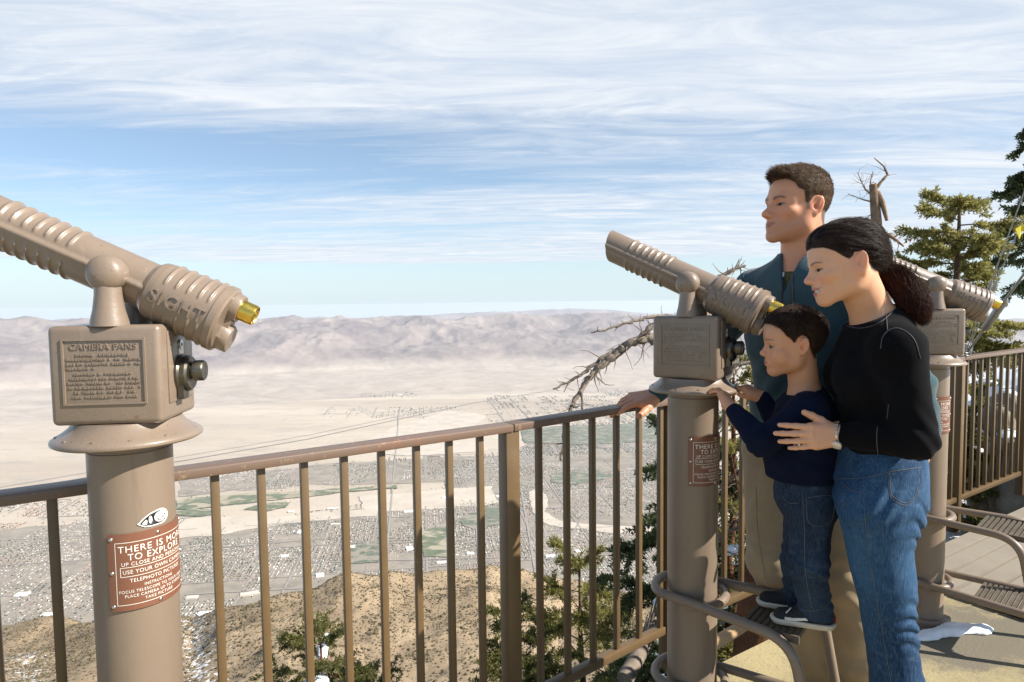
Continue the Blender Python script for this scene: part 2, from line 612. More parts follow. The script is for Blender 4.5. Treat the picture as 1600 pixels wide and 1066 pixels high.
green = patchy('irrigated_grass', (0.10, 0.125, 0.07), (0.17, 0.18, 0.115), (0.36, 0.31, 0.22), 0.0032)
teal = patchy('irrigated_trees', (0.09, 0.11, 0.075), (0.17, 0.18, 0.13), (0.27, 0.24, 0.185), 0.0075)
pale = mat('bare_sand', (0.50, 0.43, 0.35), 0.95, var=0.15, vscale=0.004, spec=0.1)
grey = mat('town_lots', (0.20, 0.178, 0.145), 0.95, var=0.3, vscale=0.006, spec=0.1, col2=(0.34, 0.285, 0.225))
tar = mat('far_asphalt', (0.30, 0.265, 0.235), 0.9, var=0.1, vscale=0.01, spec=0.1)
fields = [
    ('golf_course', [(275, 782), (330, 776), (420, 770), (520, 764), (620, 757), (622, 764), (520, 772), (430, 782), (350, 790), (275, 797)], green, 7),
    ('golf_course', [(380, 797), (420, 786), (455, 785), (448, 793), (420, 799)], green, 7),
    ('golf_course', [(275, 800), (300, 795), (330, 797), (345, 803), (310, 808), (275, 806)], green, 7),
    ('park', [(650, 838), (672, 826), (702, 824), (706, 850), (700, 872), (662, 872)], green, 7),
    ('golf_course', [(720, 810), (770, 792), (812, 800), (800, 818), (740, 828), (722, 822)], teal, 7),
    ('golf_course', [(815, 672), (905, 664), (1040, 655), (1040, 690), (930, 694), (820, 692)], teal, 7),
    ('grove', [(860, 742), (930, 735), (960, 745), (900, 758), (862, 754)], teal, 7),
    ('park', [(890, 884), (935, 880), (938, 890), (892, 893)], green, 7),
    ('grove', [(540, 852), (590, 848), (592, 880), (545, 882)], teal, 7),
    ('town_land', [(-80, 826), (140, 816), (420, 812), (640, 780), (830, 690), (1060, 672), (1120, 800), (1050, 960), (700, 1000), (100, 1010), (-80, 1000)], grey, 3.0),
    ('town_land', [(280, 748), (420, 735), (700, 712), (790, 712), (770, 745), (560, 757), (280, 776)], grey, 3.2),
    ('wash', [(275, 812), (340, 808), (470, 806), (590, 795), (600, 806), (520, 812), (430, 822), (330, 838), (275, 842)], pale, 5),
    ('wash', [(826, 770), (845, 762), (850, 800), (880, 815), (960, 822), (1050, 826), (1050, 834), (940, 832), (860, 822), (832, 800)], pale, 5),
    ('sand_flat', [(560, 776), (660, 768), (770, 760), (780, 785), (690, 795), (600, 800), (565, 795)], pale, 4.4),
    ('sand_flat', [(600, 698), (760, 690), (762, 704), (640, 712), (602, 710)], pale, 4.4),
    ('sand_flat', [(560, 690), (700, 640), (760, 650), (740, 668), (600, 694)], pale, 4.4),
]
for nm, pts, m_, off in fields: gpoly(nm, pts, m_, off * 1.5)

# roads: straight ribbons
def ribbon(mb, x0, y0, x1, y1, w, off):
    a = ZP(x0, y0, -H); b2 = ZP(x1, y1, -H)
    d = (b2 - a); d[2] = 0; L = np.hypot(d[0], d[1]); d /= L
    nx = np.array([-d[1], d[0], 0]) * w / 2
    ns = 12
    vs = []
    for i in range(ns + 1):
        p = a + d * L * i / ns
        for q in (p + nx, p - nx): vs.append((q[0], q[1], valley(q[0], q[1]) + off))
    mb.add(vs, [(2 * i, 2 * i + 1, 2 * i + 3, 2 * i + 2) for i in range(ns)])


mb = MB()
for q in [(603, 880, 624, 640), (492, 905, 545, 820), (430, 950, 486, 838), (340, 985, 430, 845), (648, 860, 655, 760), (750, 900, 742, 790), (840, 915, 815, 770), (885, 850, 948, 745), (280, 862, 560, 838), (480, 880, 940, 868), (600, 850, 860, 838), (290, 930, 760, 905)]:
    ribbon(mb, *q, 18, 9)
mb.build('road', tar, None, None)['kind'] = 'structure'
mb = MB()
ribbon(mb, -40, 776, 480, 686, 36, 9); ribbon(mb, 480, 686, 735, 630, 36, 9); ribbon(mb, 735, 630, 1010, 585, 36, 9)
ribbon(mb, -40, 768, 480, 680, 20, 9); ribbon(mb, 480, 680, 700, 634, 20, 9)
mb.build('highway', tar, None, None)['kind'] = 'structure'

# houses: rows of low boxes along the street grid
rg = np.random.default_rng(11)


def town_points():
    out = []
    for (y0, y1, sx, sy) in ((4100, 6800, 21, 30), (6800, 9800, 26, 38), (9800, 16500, 42, 62)):
        gy_ = np.arange(y0, y1, sy)
        k_ = max(1.0, sx / 24)
        cell = np.arange(-7500, 5200, 62 * k_)
        gx_ = np.sort(np.concatenate([cell + 20 * k_, cell + 44 * k_]))
        gy_ = np.arange(y0, y1, 19 * k_)
        a, b_ = np.meshgrid(gx_, gy_)
        a = a.ravel() + rg.normal(0, 1.6, a.size)
        b_ = b_.ravel() + rg.normal(0, 2.5, b_.size)
        # some blocks are laid out across instead of along
        hb = np.modf(np.abs(np.sin(np.floor(a / 496) * 3.3 + np.floor(b_ / 660) * 9.7) * 4375.85))[0] < 0.4
        a2 = np.floor(a / 496) * 496 + np.mod(b_, 660) / 660 * 496
        b2 = np.floor(b_ / 660) * 660 + np.mod(a, 496) / 496 * 660
        a, b_ = np.where(hb, a2, a), np.where(hb, b2, b_)
        X = a * ca + b_ * sa
        Y = -a * sa + b_ * ca
        out.append(np.stack([X, Y, a, b_], -1))
    return np.concatenate(out)


T = town_points()
px, py = to_px(T[:, 0], T[:, 1])
ok = (px > -60) & (px < 1120) & (py < 1000) & (Y.min() > 0)
T, px, py = T[ok], px[ok], py[ok]
den = np.zeros(len(T))


def setd(mask, d):
    den[mask] = d


from math import inf


def inside(pts, px, py):
    r_ = np.zeros(len(px), bool)
    n_ = len(pts)
    for i in range(n_):
        x0, y0 = pts[i]; x1, y1 = pts[(i + 1) % n_]
        c_ = ((y0 > py) != (y1 > py)) & (px < (x1 - x0) * (py - y0) / (y1 - y0 + 1e-9) + x0)
        r_ ^= c_
    return r_


for nm, pts, m_, off in fields:
    if nm == 'town_land': setd(inside(pts, px, py), 0.78)
setd(in_rect(px, py, (-60, 145, 786, 812)), 0.6)
setd(in_rect(px, py, (500, 740, 636, 654)), 0.10)
setd(in_rect(px, py, (760, 1050, 618, 668)), 0.22)
setd(in_rect(px, py, (560, 650, 612, 620)), 0.25)
setd(in_rect(px, py, (930, 1110, 585, 625)), 0.30)
for nm, pts, m_, off in fields:
    if nm != 'town_land': setd(inside(pts, px, py), 0.02 if m_ is not teal else 0.18)
# whole blocks left empty, and streets kept clear
bid = np.floor(T[:, 2] / 240) * 7.13 + np.floor(T[:, 3] / 330) * 3.77
hsh = np.modf(np.abs(np.sin(bid * 12.9898) * 43758.5453))[0]
den *= np.where(hsh < 0.20, 0.04, np.where(hsh < 0.45, 0.75, 1.1))
street = (np.mod(T[:, 3], 330) < 20) | (np.mod(T[:, 2], 496) < 22)
dn = vnoise(T[:, 2] / 900, T[:, 3] / 1100, 2.7, 3, 'fbm', 0.9)
dn2 = vnoise(T[:, 2] / 700 + 9, T[:, 3] / 900, 6.1, 3, 'fbm', 0.9)
den *= np.clip(1.05 + 1.0 * dn, 0.15, 1.25)
green_d = np.clip(0.80 + 1.5 * dn2, 0.12, 1.8)
pick = (rg.uniform(0, 1, len(T)) < den) & ~street
tree_pick = (rg.uniform(0, 1, len(T)) < (den * 0.9 + np.where(den > 0.1, 0.12, 0.0)) * green_d) & (np.mod(T[:, 2], 480) > 26)
for nm, pts, m_, off in fields:
    if m_ is teal or m_ is green:
        tree_pick |= inside(pts, px, py) & (rg.uniform(0, 1, len(T)) < (0.55 if m_ is teal else 0.12))
# avenues of the street grid, only where there is town
den_ok = den > 0.05
av = MB()
for key, step, oth in ((2, 496, 3), (3, 660, 2)):
    q = np.round(T[:, key] / step).astype(int)
    near_ = np.abs(T[:, key] - q * step) < 40
    seg = np.floor(T[:, oth] / 150).astype(int)
    sel = near_ & den_ok
    for (qi, si) in set(zip(q[sel].tolist(), seg[sel].tolist())):
        w_ = 8.0
        if key == 2: cr = [(qi * step - w_, si * 150), (qi * step + w_, si * 150), (qi * step + w_, si * 150 + 150), (qi * step - w_, si * 150 + 150)]
        else: cr = [(si * 150, qi * step - w_), (si * 150 + 150, qi * step - w_), (si * 150 + 150, qi * step + w_), (si * 150, qi * step + w_)]
        pp = [(a * ca + b_ * sa, -a * sa + b_ * ca) for a, b_ in cr]
        av.add([(x_, y_, valley(x_, y_) + 8.0) for x_, y_ in pp], [(0, 1, 2, 3)])
av.build('avenue', tar, None, None)['kind'] = 'structure'
B = T[pick]
nb = len(B)
w = rg.uniform(8, 15, nb); d = rg.uniform(10, 19, nb); h = rg.uniform(3.2, 5.5, nb)
far = np.clip(B[:, 1] / 8000, 1, 1.8)
w *= far; d *= far


def boxes(X, Y, w, d, h, z0=1.0):
    n_ = len(X)
    Vs = np.empty((n_, 10, 3))
    for i, (sx, sy) in enumerate(((-1, -1), (1, -1), (1, 1), (-1, 1))):
        lx, ly = sx * w / 2, sy * d / 2
        Vs[:, i, 0] = Vs[:, i + 4, 0] = X + lx * ca + ly * sa
        Vs[:, i, 1] = Vs[:, i + 4, 1] = Y - lx * sa + ly * ca
        zb = valley(X, Y) + z0
        Vs[:, i, 2] = zb
        Vs[:, i + 4, 2] = zb + h
    for i, sy in ((8, -1), (9, 1)):          # ridge of a low roof
        Vs[:, i, 0] = X + sy * d * 0.3 * sa
        Vs[:, i, 1] = Y + sy * d * 0.3 * ca
        Vs[:, i, 2] = valley(X, Y) + z0 + h * 1.35
    q = [(0, 1, 5, 4), (1, 2, 6, 5), (2, 3, 7, 6), (3, 0, 4, 7), (4, 5, 8, 8), (5, 6, 9, 8), (6, 7, 9, 9), (7, 4, 8, 9)]
    tri = []
    for f in q:
        tri.append((f[0], f[1], f[2]))
        if f[2] != f[3]: tri.append((f[0], f[2], f[3]))
    o = (np.arange(n_) * 10)[:, None, None]
    return Vs.reshape(-1, 3), (o + np.array(tri)[None]).reshape(-1, 3)


V, F = boxes(B[:, 0], B[:, 1], w, d, h)
hm, t, b = newmat('far_house')
rnd_ = t.n('ShaderNodeNewGeometry').outputs['Random Per Island']
c = t.ramp(rnd_, [(0.0, (0.52, 0.47, 0.41)), (0.32, (0.72, 0.69, 0.65)), (0.42, (0.30, 0.19, 0.15)), (0.58, (0.30, 0.26, 0.23)), (0.75, (0.19, 0.17, 0.165)), (0.9, (0.48, 0.39, 0.31))], 'CONSTANT')
hp_ = t.n('ShaderNodeNewGeometry').outputs['Position']
dz_ = t.noise(hp_, 0.0013, 3, 0.6)
c = t.mix(t.math('MULTIPLY', t.ramp(dz_, [(0.52, 0), (0.60, 1)]), 0.7), c, (0.34, 0.20, 0.15, 1))
c = t.mix(t.math('MULTIPLY', t.ramp(t.noise(t.mapping(hp_, (1, 1, 1), (0, 0, 0), (5000, 900, 0)), 0.0016, 3, 0.6), [(0.54, 0), (0.62, 1)]), 0.6), c, (0.24, 0.225, 0.215, 1))
t.set(b, 'Base Color', c)
b.inputs['Roughness'].default_value = 0.85
tag(mobj('town_houses', npmesh('town_houses', V, F), hm), 'thousands of tiny low houses filling the valley town in rows', 'houses', kind='stuff')
Tt = T[tree_pick]
P = np.stack([Tt[:, 0] + rg.uniform(-9, 9, len(Tt)), Tt[:, 1] + rg.uniform(-12, 12, len(Tt)), valley(Tt[:, 0], Tt[:, 1]) + 3], -1)
S = rg.uniform(3.6, 8.4, len(P)) * np.clip(P[:, 1] / 8000, 1, 2.0)
V, F = octa_cloud(P, S, 0.3, 8, 0.8, 5)
tm = mat('far_tree', (0.034, 0.060, 0.034), 0.9, var=0.4, vscale=0.02, spec=0.1)
tag(mobj('town_trees', npmesh('town_trees', V, F), tm), 'tiny dark green trees scattered between the houses of the valley town', 'trees', kind='stuff')

# the larger pale halls, each its own object
wm = mat('hall_roof', (0.80, 0.79, 0.76), 0.7, var=0.1, vscale=0.05)
wm2 = mat('hall_roof_tan', (0.60, 0.52, 0.44), 0.7, var=0.1, vscale=0.05)
V0 = MB()
V0.box((0, 0, 4.2), (1, 1, 0.15 * 1)) if False else None
spots = [(390, 929, 130, 50), (545, 856, 110, 60), (368, 958, 90, 60), (470, 832, 60, 90), (524, 820, 90, 40), (410, 905, 60, 40), (640, 800, 120, 45), (700, 778, 130, 50), (728, 783, 60, 40), (860, 870, 80, 35), (905, 862, 70, 40), (585, 905, 70, 50), (470, 935, 80, 40), (520, 795, 110, 30), (780, 776, 70, 40), (640, 858, 60, 70), (300, 935, 80, 50), (35, 930, 90, 60), (75, 962, 80, 50), (690, 880, 80, 30), (590, 612, 260, 90), (625, 616, 120, 60), (455, 800, 60, 40), (735, 866, 60, 40), (560, 930, 70, 45), (500, 900, 60, 60), (320, 960, 90, 45), (445, 870, 60, 40), (880, 845, 50, 40), (930, 905, 60, 50)]
for i, (x, y, a_, b_) in enumerate(spots):
    p = ZP(x, y, -H)
    m_ = MB()
    m_.box((0, 0, 4.5), (a_, b_, 9)).box((0, 0, 9.3), (a_ + 2, b_ + 2, 0.6)).box((a_ * 0.2, b_ * 0.1, 10.4), (a_ * .15, b_ * .15, 1.6)).box((-a_ * 0.25, -b_ * 0.15, 10.2), (a_ * .1, b_ * .2, 1.2))
    o = m_.build('hall', wm if i % 4 else wm2, None, None)
    o.location = (p[0], p[1], valley(p[0], p[1]) + 4.5)
    o.rotation_euler = (0, 0, -GA + (0 if i % 5 else 0.2))
    tag(o, 'long flat roofed hall standing out among the tiny houses of the valley town', 'hall', 'large halls in the valley town')

# ------------------------------------------------------------------ air
hz = MB().box((0, 28000, -1800), (110000, 68500, 3636))
hm_ = bpy.data.materials.new('air')
hm_.use_nodes = True
nt = hm_.node_tree
for nd in list(nt.nodes):
    if nd.type == 'BSDF_PRINCIPLED': nt.nodes.remove(nd)
pv = nt.nodes.new('ShaderNodeVolumePrincipled')
pv.inputs['Color'].default_value = (0.78, 0.87, 1.0, 1)
pv.inputs['Density'].default_value = 1.45e-5
pv.inputs['Anisotropy'].default_value = 0.15
nt.links.new(pv.outputs[0], nt.nodes['Material Output'].inputs['Volume'])
ho = hz.build('haze', hm_, None, None)
tag(ho, kind='stuff')
# ------------------------------------------------------------------ deck and railing
FA, FB, FCn, FE, FF, FG = [np.array(p) for p in ((-2.2, 0.66), (-0.015, 2.11), (0.64, 2.625), (3.02, 4.30), (3.96, 4.93), (8.2, 7.4))]
RAILZ = 1.05


def off_pt(p, d):
    n_ = np.array([0.55, -0.835])
    return p + n_ * d


dk, t, b = newmat('deck_concrete')
oc = t.n('ShaderNodeTexCoord').outputs['Object']
n1 = t.noise(oc, 1.3, 6, 0.65, 0.4)
n2 = t.noise(oc, 75, 4, 0.7)
n3 = t.noise(oc, 7, 6, 0.7, 0.6)
c = t.mix(t.ramp(n1, [(0.35, 0), (0.65, 1)]), (0.27, 0.225, 0.135, 1), (0.40, 0.33, 0.18, 1))
c = t.mix(t.ramp(n3, [(0.52, 0), (0.70, 0.55)]), c, (0.21, 0.18, 0.125, 1))
c = t.mix(t.ramp(n2, [(0.58, 0), (0.68, 0.8)]), c, (0.16, 0.135, 0.085, 1))
c = t.mix(t.ramp(n2, [(0.30, 0.6), (0.40, 0.0)]), c, (0.52, 0.45, 0.30, 1))
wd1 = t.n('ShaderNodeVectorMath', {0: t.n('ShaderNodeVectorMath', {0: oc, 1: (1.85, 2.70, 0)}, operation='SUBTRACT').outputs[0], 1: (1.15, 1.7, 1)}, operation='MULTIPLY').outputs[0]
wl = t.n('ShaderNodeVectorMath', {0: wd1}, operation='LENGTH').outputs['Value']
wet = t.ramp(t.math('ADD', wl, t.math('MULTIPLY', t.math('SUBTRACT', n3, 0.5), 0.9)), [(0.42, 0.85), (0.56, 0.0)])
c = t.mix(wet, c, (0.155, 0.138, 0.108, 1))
jt = t.n('ShaderNodeSeparateXYZ', {0: t.mapping(oc, (1, 1, 1), (0, 0, R(-33)), (0.17, 0.31, 0))})
jl = t.math('LESS_THAN', t.math('ABSOLUTE', t.math('SUBTRACT', t.math('FRACT', t.math('MULTIPLY', jt.outputs[0], 0.55)), 0.5)), 0.0035)
c = t.mix(t.math('MULTIPLY', jl, 0.8), c, (0.09, 0.075, 0.05, 1))
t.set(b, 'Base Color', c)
b.inputs['Roughness'].default_value = 0.88
b.inputs['Specular IOR Level'].default_value = 0.2
bp = t.n('ShaderNodeBump', {'Strength': 0.7, 'Distance': 0.004, 'Height': t.math('ADD', n2, t.math('MULTIPLY', n3, 0.5))})
t.L.new(bp.outputs[0], b.inputs['Normal'])
edge = [off_pt(p, q) for p, q in ((FA, 0.18), (FB, 0.20), (FCn, 0.22), (FE, 0.31), (FF, 0.33), (FG, 0.4))]
pl = [(p[0], p[1]) for p in edge] + [(8.5, -7.0), (-6.5, -7.0), (-6.5, -2.3)]
me = bpy.data.meshes.new('deck')
bm = bmesh.new()
vs = [bm.verts.new((x, y, 0)) for x, y in pl]
f = bm.faces.new(vs)
r_ = bmesh.ops.extrude_face_region(bm, geom=[f])
for v in r_['geom']:
    if isinstance(v, bmesh.types.BMVert): v.co.z = -0.16
bmesh.ops.recalc_face_normals(bm, faces=bm.faces)
bm.to_mesh(me)
bm.free()
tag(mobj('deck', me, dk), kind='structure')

# grey boards along the railing at the right end of the deck
wd_m = mat('weathered_wood', (0.27, 0.235, 0.185), 0.85, var=0.35, vscale=4, bump=0.5, bscale=25, bdist=0.003, col2=(0.24, 0.20, 0.16), spec=0.2)
mb = MB()
a0, a1 = np.array((1.97, 3.25)), np.array((3.50, 4.245))
dirv = (a1 - a0) / np.linalg.norm(a1 - a0)
nrm = np.array([dirv[1], -dirv[0]])
for k in range(6):
    o_ = nrm * (0.02 + k * 0.105)
    p, q = a0 + o_, a1 + o_ + dirv * 1.5
    mb.bar((p[0], p[1], 0.022), (q[0], q[1], 0.022), 0.094, 0.03)
me = mb.mesh('boardwalk', None)
bevel(me, 0.005, 1)
tag(mobj('boardwalk', me, wd_m), kind='structure')

brown = mat('railing_paint', (0.112, 0.068, 0.029), 0.42, var=0.15, vscale=9, bump=0.25, bscale=120, bdist=0.001, col2=(0.14, 0.088, 0.04))
railm, t, b = newmat('railing_top_paint')
oc = t.n('ShaderNodeTexCoord').outputs['Object']
n1 = t.noise(oc, 3.0, 6, 0.7)
n2 = t.noise(oc, 45, 5, 0.7)
ge = t.n('ShaderNodeSeparateXYZ', {0: oc}).outputs[0]
zone = t.math('SUBTRACT', 1.0, t.math('MULTIPLY', t.math('ABSOLUTE', t.math('ADD', ge, 0.30)), 2.0), clamp=True)
red = t.ramp(t.math('ADD', t.math('MULTIPLY', n1, 0.75), t.math('MULTIPLY', zone, 0.22)), [(0.56, 0.0), (0.64, 1.0)])
c = t.mix(t.math('MULTIPLY', red, t.ramp(n2, [(0.45, 0.0), (0.58, 0.7)])), (0.15, 0.098, 0.070, 1), (0.22, 0.075, 0.045, 1))
c = t.mix(t.ramp(n2, [(0.60, 0.0), (0.66, 0.8)]), c, (0.28, 0.20, 0.11, 1))
t.set(b, 'Base Color', c)
b.inputs['Roughness'].default_value = 0.45

rail = empty('railing', (FB[0], FB[1], 0), label='long brown metal railing with square balusters at the edge of the lookout deck', cat='railing')


def loc3(p, z):
    return (p[0] - FB[0], p[1] - FB[1], z)


def railseg(p, q, top=True):
    m = MB().bar(loc3(p, RAILZ - 0.0125), loc3(q, RAILZ - 0.0125), 0.066, 0.025)
    me = m.mesh('top_rail')
    bevel(me, 0.004, 2)
    mobj('top_rail', me, railm, rail)
    d = (q - p) / np.linalg.norm(q - p)
    me = MB().bar(loc3(p + d * 0.0, 0.075), loc3(q, 0.075), 0.034, 0.034).mesh('bottom_rail')
    bevel(me, 0.003, 2)
    mobj('bottom_rail', me, brown, rail)


base_bal = {}


def post(p, q, w, name='baluster', z0=0.09, z1=RAILZ - 0.025):
    d = (q - p) / np.linalg.norm(q - p)
    key = (name, round(w, 3), z0)
    if key not in base_bal:
        me = MB().box((0, 0, (z0 + z1) / 2), (w, w, z1 - z0)).mesh(name)
        bevel(me, w * 0.1, 2)
        me.materials.append(brown)
        base_bal[key] = me
    o = bpy.data.objects.new(name, base_bal[key])
    COL.objects.link(o)
    o.parent = rail
    o.location = loc3(p, 0)
    o.rotation_euler = (0, 0, math.atan2(d[1], d[0]))


def run(p, q, s0, step, skip=(), bw=0.0205):
    L = np.linalg.norm(q - p)
    d = (q - p) / L
    s = s0
    while s < L - 0.045:
        post(p + d * s, q, bw)
        s += step


railseg(FA, FB); railseg(FB, FCn); railseg(FCn, FE); railseg(FE, FF); railseg(FF, FG)
LAB = np.linalg.norm(FB - FA)
run(FA, FB, LAB % 0.1125 + 0.0, 0.1125)
run(FB, FCn, 0.130, 0.131)
run(FCn, FE, 0.125, 0.128)
run(FE, FF, 0.11, 0.118)
run(FF, FG, 0.10, 0.16)
for p, q in ((FB, FA), (FCn, FB), (FE, FCn), (FF, FE)):
    post(p, q, 0.054, 'post', -0.10, RAILZ - 0.024)

# ------------------------------------------------------------------ telescopes
paint, t, b = newmat('taupe_paint')
oc = t.n('ShaderNodeTexCoord').outputs['Object']
n1 = t.noise(oc, 7, 5, 0.6)
n2 = t.noise(oc, 60, 5, 0.65)
n3 = t.noise(oc, 330, 3, 0.6)
c = t.mix(t.ramp(n1, [(0.3, 0), (0.7, 1)]), (0.205, 0.152, 0.110, 1), (0.245, 0.182, 0.134, 1))
c = t.mix(t.ramp(n2, [(0.64, 0), (0.69, 0.75)]), c, (0.15, 0.095, 0.065, 1))
c = t.mix(t.ramp(t.noise(t.mapping(oc, (1, 1, 0.25)), 24, 5, 0.7), [(0.60, 0), (0.75, 0.45)]), c, (0.34, 0.27, 0.21, 1))
t.set(b, 'Base Color', c)
t.set(b, 'Roughness', t.ramp(n2, [(0.3, 0.30), (0.7, 0.48)]))
b.inputs['Coat Weight'].default_value = 0.25
b.inputs['Coat Roughness'].default_value = 0.15
hgt = t.math('ADD', t.math('MULTIPLY', n2, 1.0), t.math('MULTIPLY', n3, 0.35))
bp = t.n('ShaderNodeBump', {'Strength': 0.42, 'Distance': 0.0018, 'Height': hgt})
t.L.new(bp.outputs[0], b.inputs['Normal'])
polem, t, b = newmat('pole_paint')
oc = t.n('ShaderNodeTexCoord').outputs['Object']
n1 = t.noise(t.mapping(oc, (1, 1, 0.35)), 6, 5, 0.6)
n2 = t.noise(oc, 140, 4, 0.6)
c = t.mix(t.ramp(n1, [(0.3, 0), (0.7, 1)]), (0.190, 0.140, 0.100, 1), (0.225, 0.168, 0.122, 1))
c = t.mix(t.ramp(t.noise(t.mapping(oc, (1, 1, 0.10)), 40, 5, 0.7), [(0.56, 0), (0.75, 0.4)]), c, (0.13, 0.095, 0.068, 1))
c = t.mix(t.ramp(t.noise(oc, 55, 5, 0.7), [(0.66, 0), (0.70, 0.7)]), c, (0.32, 0.25, 0.19, 1))
t.set(b, 'Base Color', c)
b.inputs['Roughness'].default_value = 0.42
b.inputs['Coat Weight'].default_value = 0.15
bp = t.n('ShaderNodeBump', {'Strength': 0.22, 'Distance': 0.001, 'Height': n2})
t.L.new(bp.outputs[0], b.inputs['Normal'])
brass = mat('brass', (0.72, 0.50, 0.10), 0.28, 1.0, var=0.15, vscale=40, bump=0.1)
dkmetal = mat('worn_dark_metal', (0.075, 0.072, 0.066), 0.36, 0.85, var=0.3, vscale=40, bump=0.1, col2=(0.17, 0.15, 0.11))
steel = mat('steel', (0.55, 0.54, 0.52), 0.3, 1.0, var=0.15, vscale=30)
glassm = mat('dark_lens', (0.01, 0.01, 0.012), 0.08, 0.0, var=0.05)
signm = mat('sign_brown', (0.19, 0.078, 0.045), 0.45, var=0.08, vscale=12, bump=0.05)
whitem = mat('sign_white', (0.80, 0.76, 0.68), 0.5, var=0.03)
blackm = mat('sticker_black', (0.015, 0.015, 0.018), 0.4, var=0.05)
plate_m = mat('grating', (0.11, 0.088, 0.065), 0.7, 0.3, var=0.3, vscale=30)

PIVZ = 1.505
KT = 1.10
TILT = R(25.5)
TM = Matrix.Translation((0, 0, PIVZ)) @ Matrix.Rotation(TILT, 4, 'X') @ Matrix.Diagonal((KT, 1.0, KT, 1.0))     # local tube frame: +Y forward and up


def text_verts(s, size, align='CENTER', ext=0.0):
    cu = bpy.data.curves.new('lettering', 'FONT')
    cu.body = s
    cu.size = size
    cu.align_x = align
    cu.resolution_u = 3
    cu.extrude = ext
    cu.space_character = 1.12
    o = bpy.data.objects.new('lettering', cu)
    COL.objects.link(o)
    dg = bpy.context.evaluated_depsgraph_get()
    me = bpy.data.meshes.new_from_object(o.evaluated_get(dg), depsgraph=dg)
    bpy.data.objects.remove(o)
    V = [tuple(v.co) for v in me.vertices]
    F = [tuple(p.vertices) for p in me.polygons]
    bpy.data.meshes.remove(me)
    return V, F


def tube_mesh():
    ns, na = 220, 80
    ss = np.linspace(-0.09, 0.318, ns)
    V = []
    ribs = [0.095, 0.118, 0.141, 0.164, 0.187, 0.21, 0.233]
    for s in ss:
        base = np.interp(s, [-0.09, 0.06, 0.2, 0.32], [0.0475, 0.0465, 0.0455, 0.047])
        for k in range(na):
            a = 2 * PI * k / na
            ca_, sa_ = math.cos(a), math.sin(a)
            r_ = base
            dev = abs(math.atan2(sa_, abs(ca_)))           # 0 at the sides
            r_ += 0.0052 * math.exp(-(dev / 0.105) ** 4)
            m_ = min(max((dev - 0.30) / 0.12, 0), 1)
            for q in ribs:
                r_ += 0.0040 * m_ * math.exp(-((s - q) / 0.0034) ** 2)
            sf = s
            if s > 0.2:
                sf = s + (s - 0.2) / 0.118 * 0.018 * sa_
            V.append((r_ * ca_, sf, r_ * sa_))
    F = []
    for i in range(ns - 1):
        for k in range(na):
            l = (k + 1) % na
            F.append((i * na + k, i * na + l, (i + 1) * na + l, (i + 1) * na + k))
    n0 = len(V)
    # hollow mouth
    for q, d in ((0.86, 0.0), (0.84, -0.05)):
        for k in range(na):
            v = V[(ns - 1) * na + k]
            V.append((v[0] * q, v[1] + d, v[2] * q))
    for k in range(na):
        l = (k + 1) % na
        F.append(((ns - 1) * na + k, (ns - 1) * na + l, n0 + l, n0 + k))
        F.append((n0 + k, n0 + l, n0 + na + l, n0 + na + k))
    F.append(tuple(n0 + na + k for k in range(na)))
    V = [tuple(TM @ Vector(v)) for v in V]
    me = bpy.data.meshes.new('tube')
    me.from_pydata(V, [], [f[::-1] for f in F])
    fin(me, 50)
    return me


def barrel_mesh():
    na = 96
    prof = []
    for s in np.linspace(-0.062, -0.232, 170):
        r_ = np.interp(-s, [0.062, 0.068, 0.076, 0.09, 0.21, 0.212, 0.226, 0.228, 0.232], [0.046, 0.0505, 0.0565, 0.0590, 0.0640, 0.0668, 0.0668, 0.0635, 0.0600])
        prof.append((s, r_))
    ribs = [0.106, 0.130, 0.154, 0.178, 0.199]
    V, F = [], []
    for s, r0 in prof:
        for k in range(na):
            a = 2 * PI * k / na
            ca_, sa_ = math.cos(a), math.sin(a)
            dev = math.atan2(sa_, abs(ca_))
            r_ = r0
            m_ = min(max((abs(dev - 0.05) - 0.36) / 0.05, 0), 1)
            for q in ribs:
                r_ += 0.0034 * m_ * math.exp(-((-s - q) / 0.0028) ** 2)
            V.append((r_ * ca_, s, r_ * sa_))
    n = len(prof)
    for i in range(n - 1):
        for k in range(na):
            l = (k + 1) % na
            F.append((i * na + k, i * na + l, (i + 1) * na + l, (i + 1) * na + k))
    F.append(tuple(k for k in range(na)))
    F.append(tuple((n - 1) * na + k for k in reversed(range(na))))
    V = [tuple(TM @ Vector(v)) for v in V]
    me = bpy.data.meshes.new('barrel')
    me.from_pydata(V, [], F)
    fin(me, 45)
    return me


def sight_mesh():
    V, F = text_verts('SIGHT', 0.040, 'CENTER', 0.0025)
    out = []
    for x, y, z in V:
        s = -0.148 - x * 0.98                # reads from front to back on the left side
        a = PI - (y - 0.012) / 0.062
        r_ = np.interp(-s, [0.09, 0.21], [0.0590, 0.0640]) + 0.0008 + z * 1.0
        a2 = PI - (y - 0.016) / r_
        out.append(tuple(TM @ Vector((r_ * math.cos(a2), s, r_ * math.sin(a2)))))
    me = bpy.data.meshes.new('raised_lettering')
    me.from_pydata(out, [], F)
    fin(me, 30)
    return me


def axis_m(loc, direction):
    return Matrix.Translation(loc) @ Vector(direction).to_track_quat('Z', 'Y').to_matrix().to_4x4()


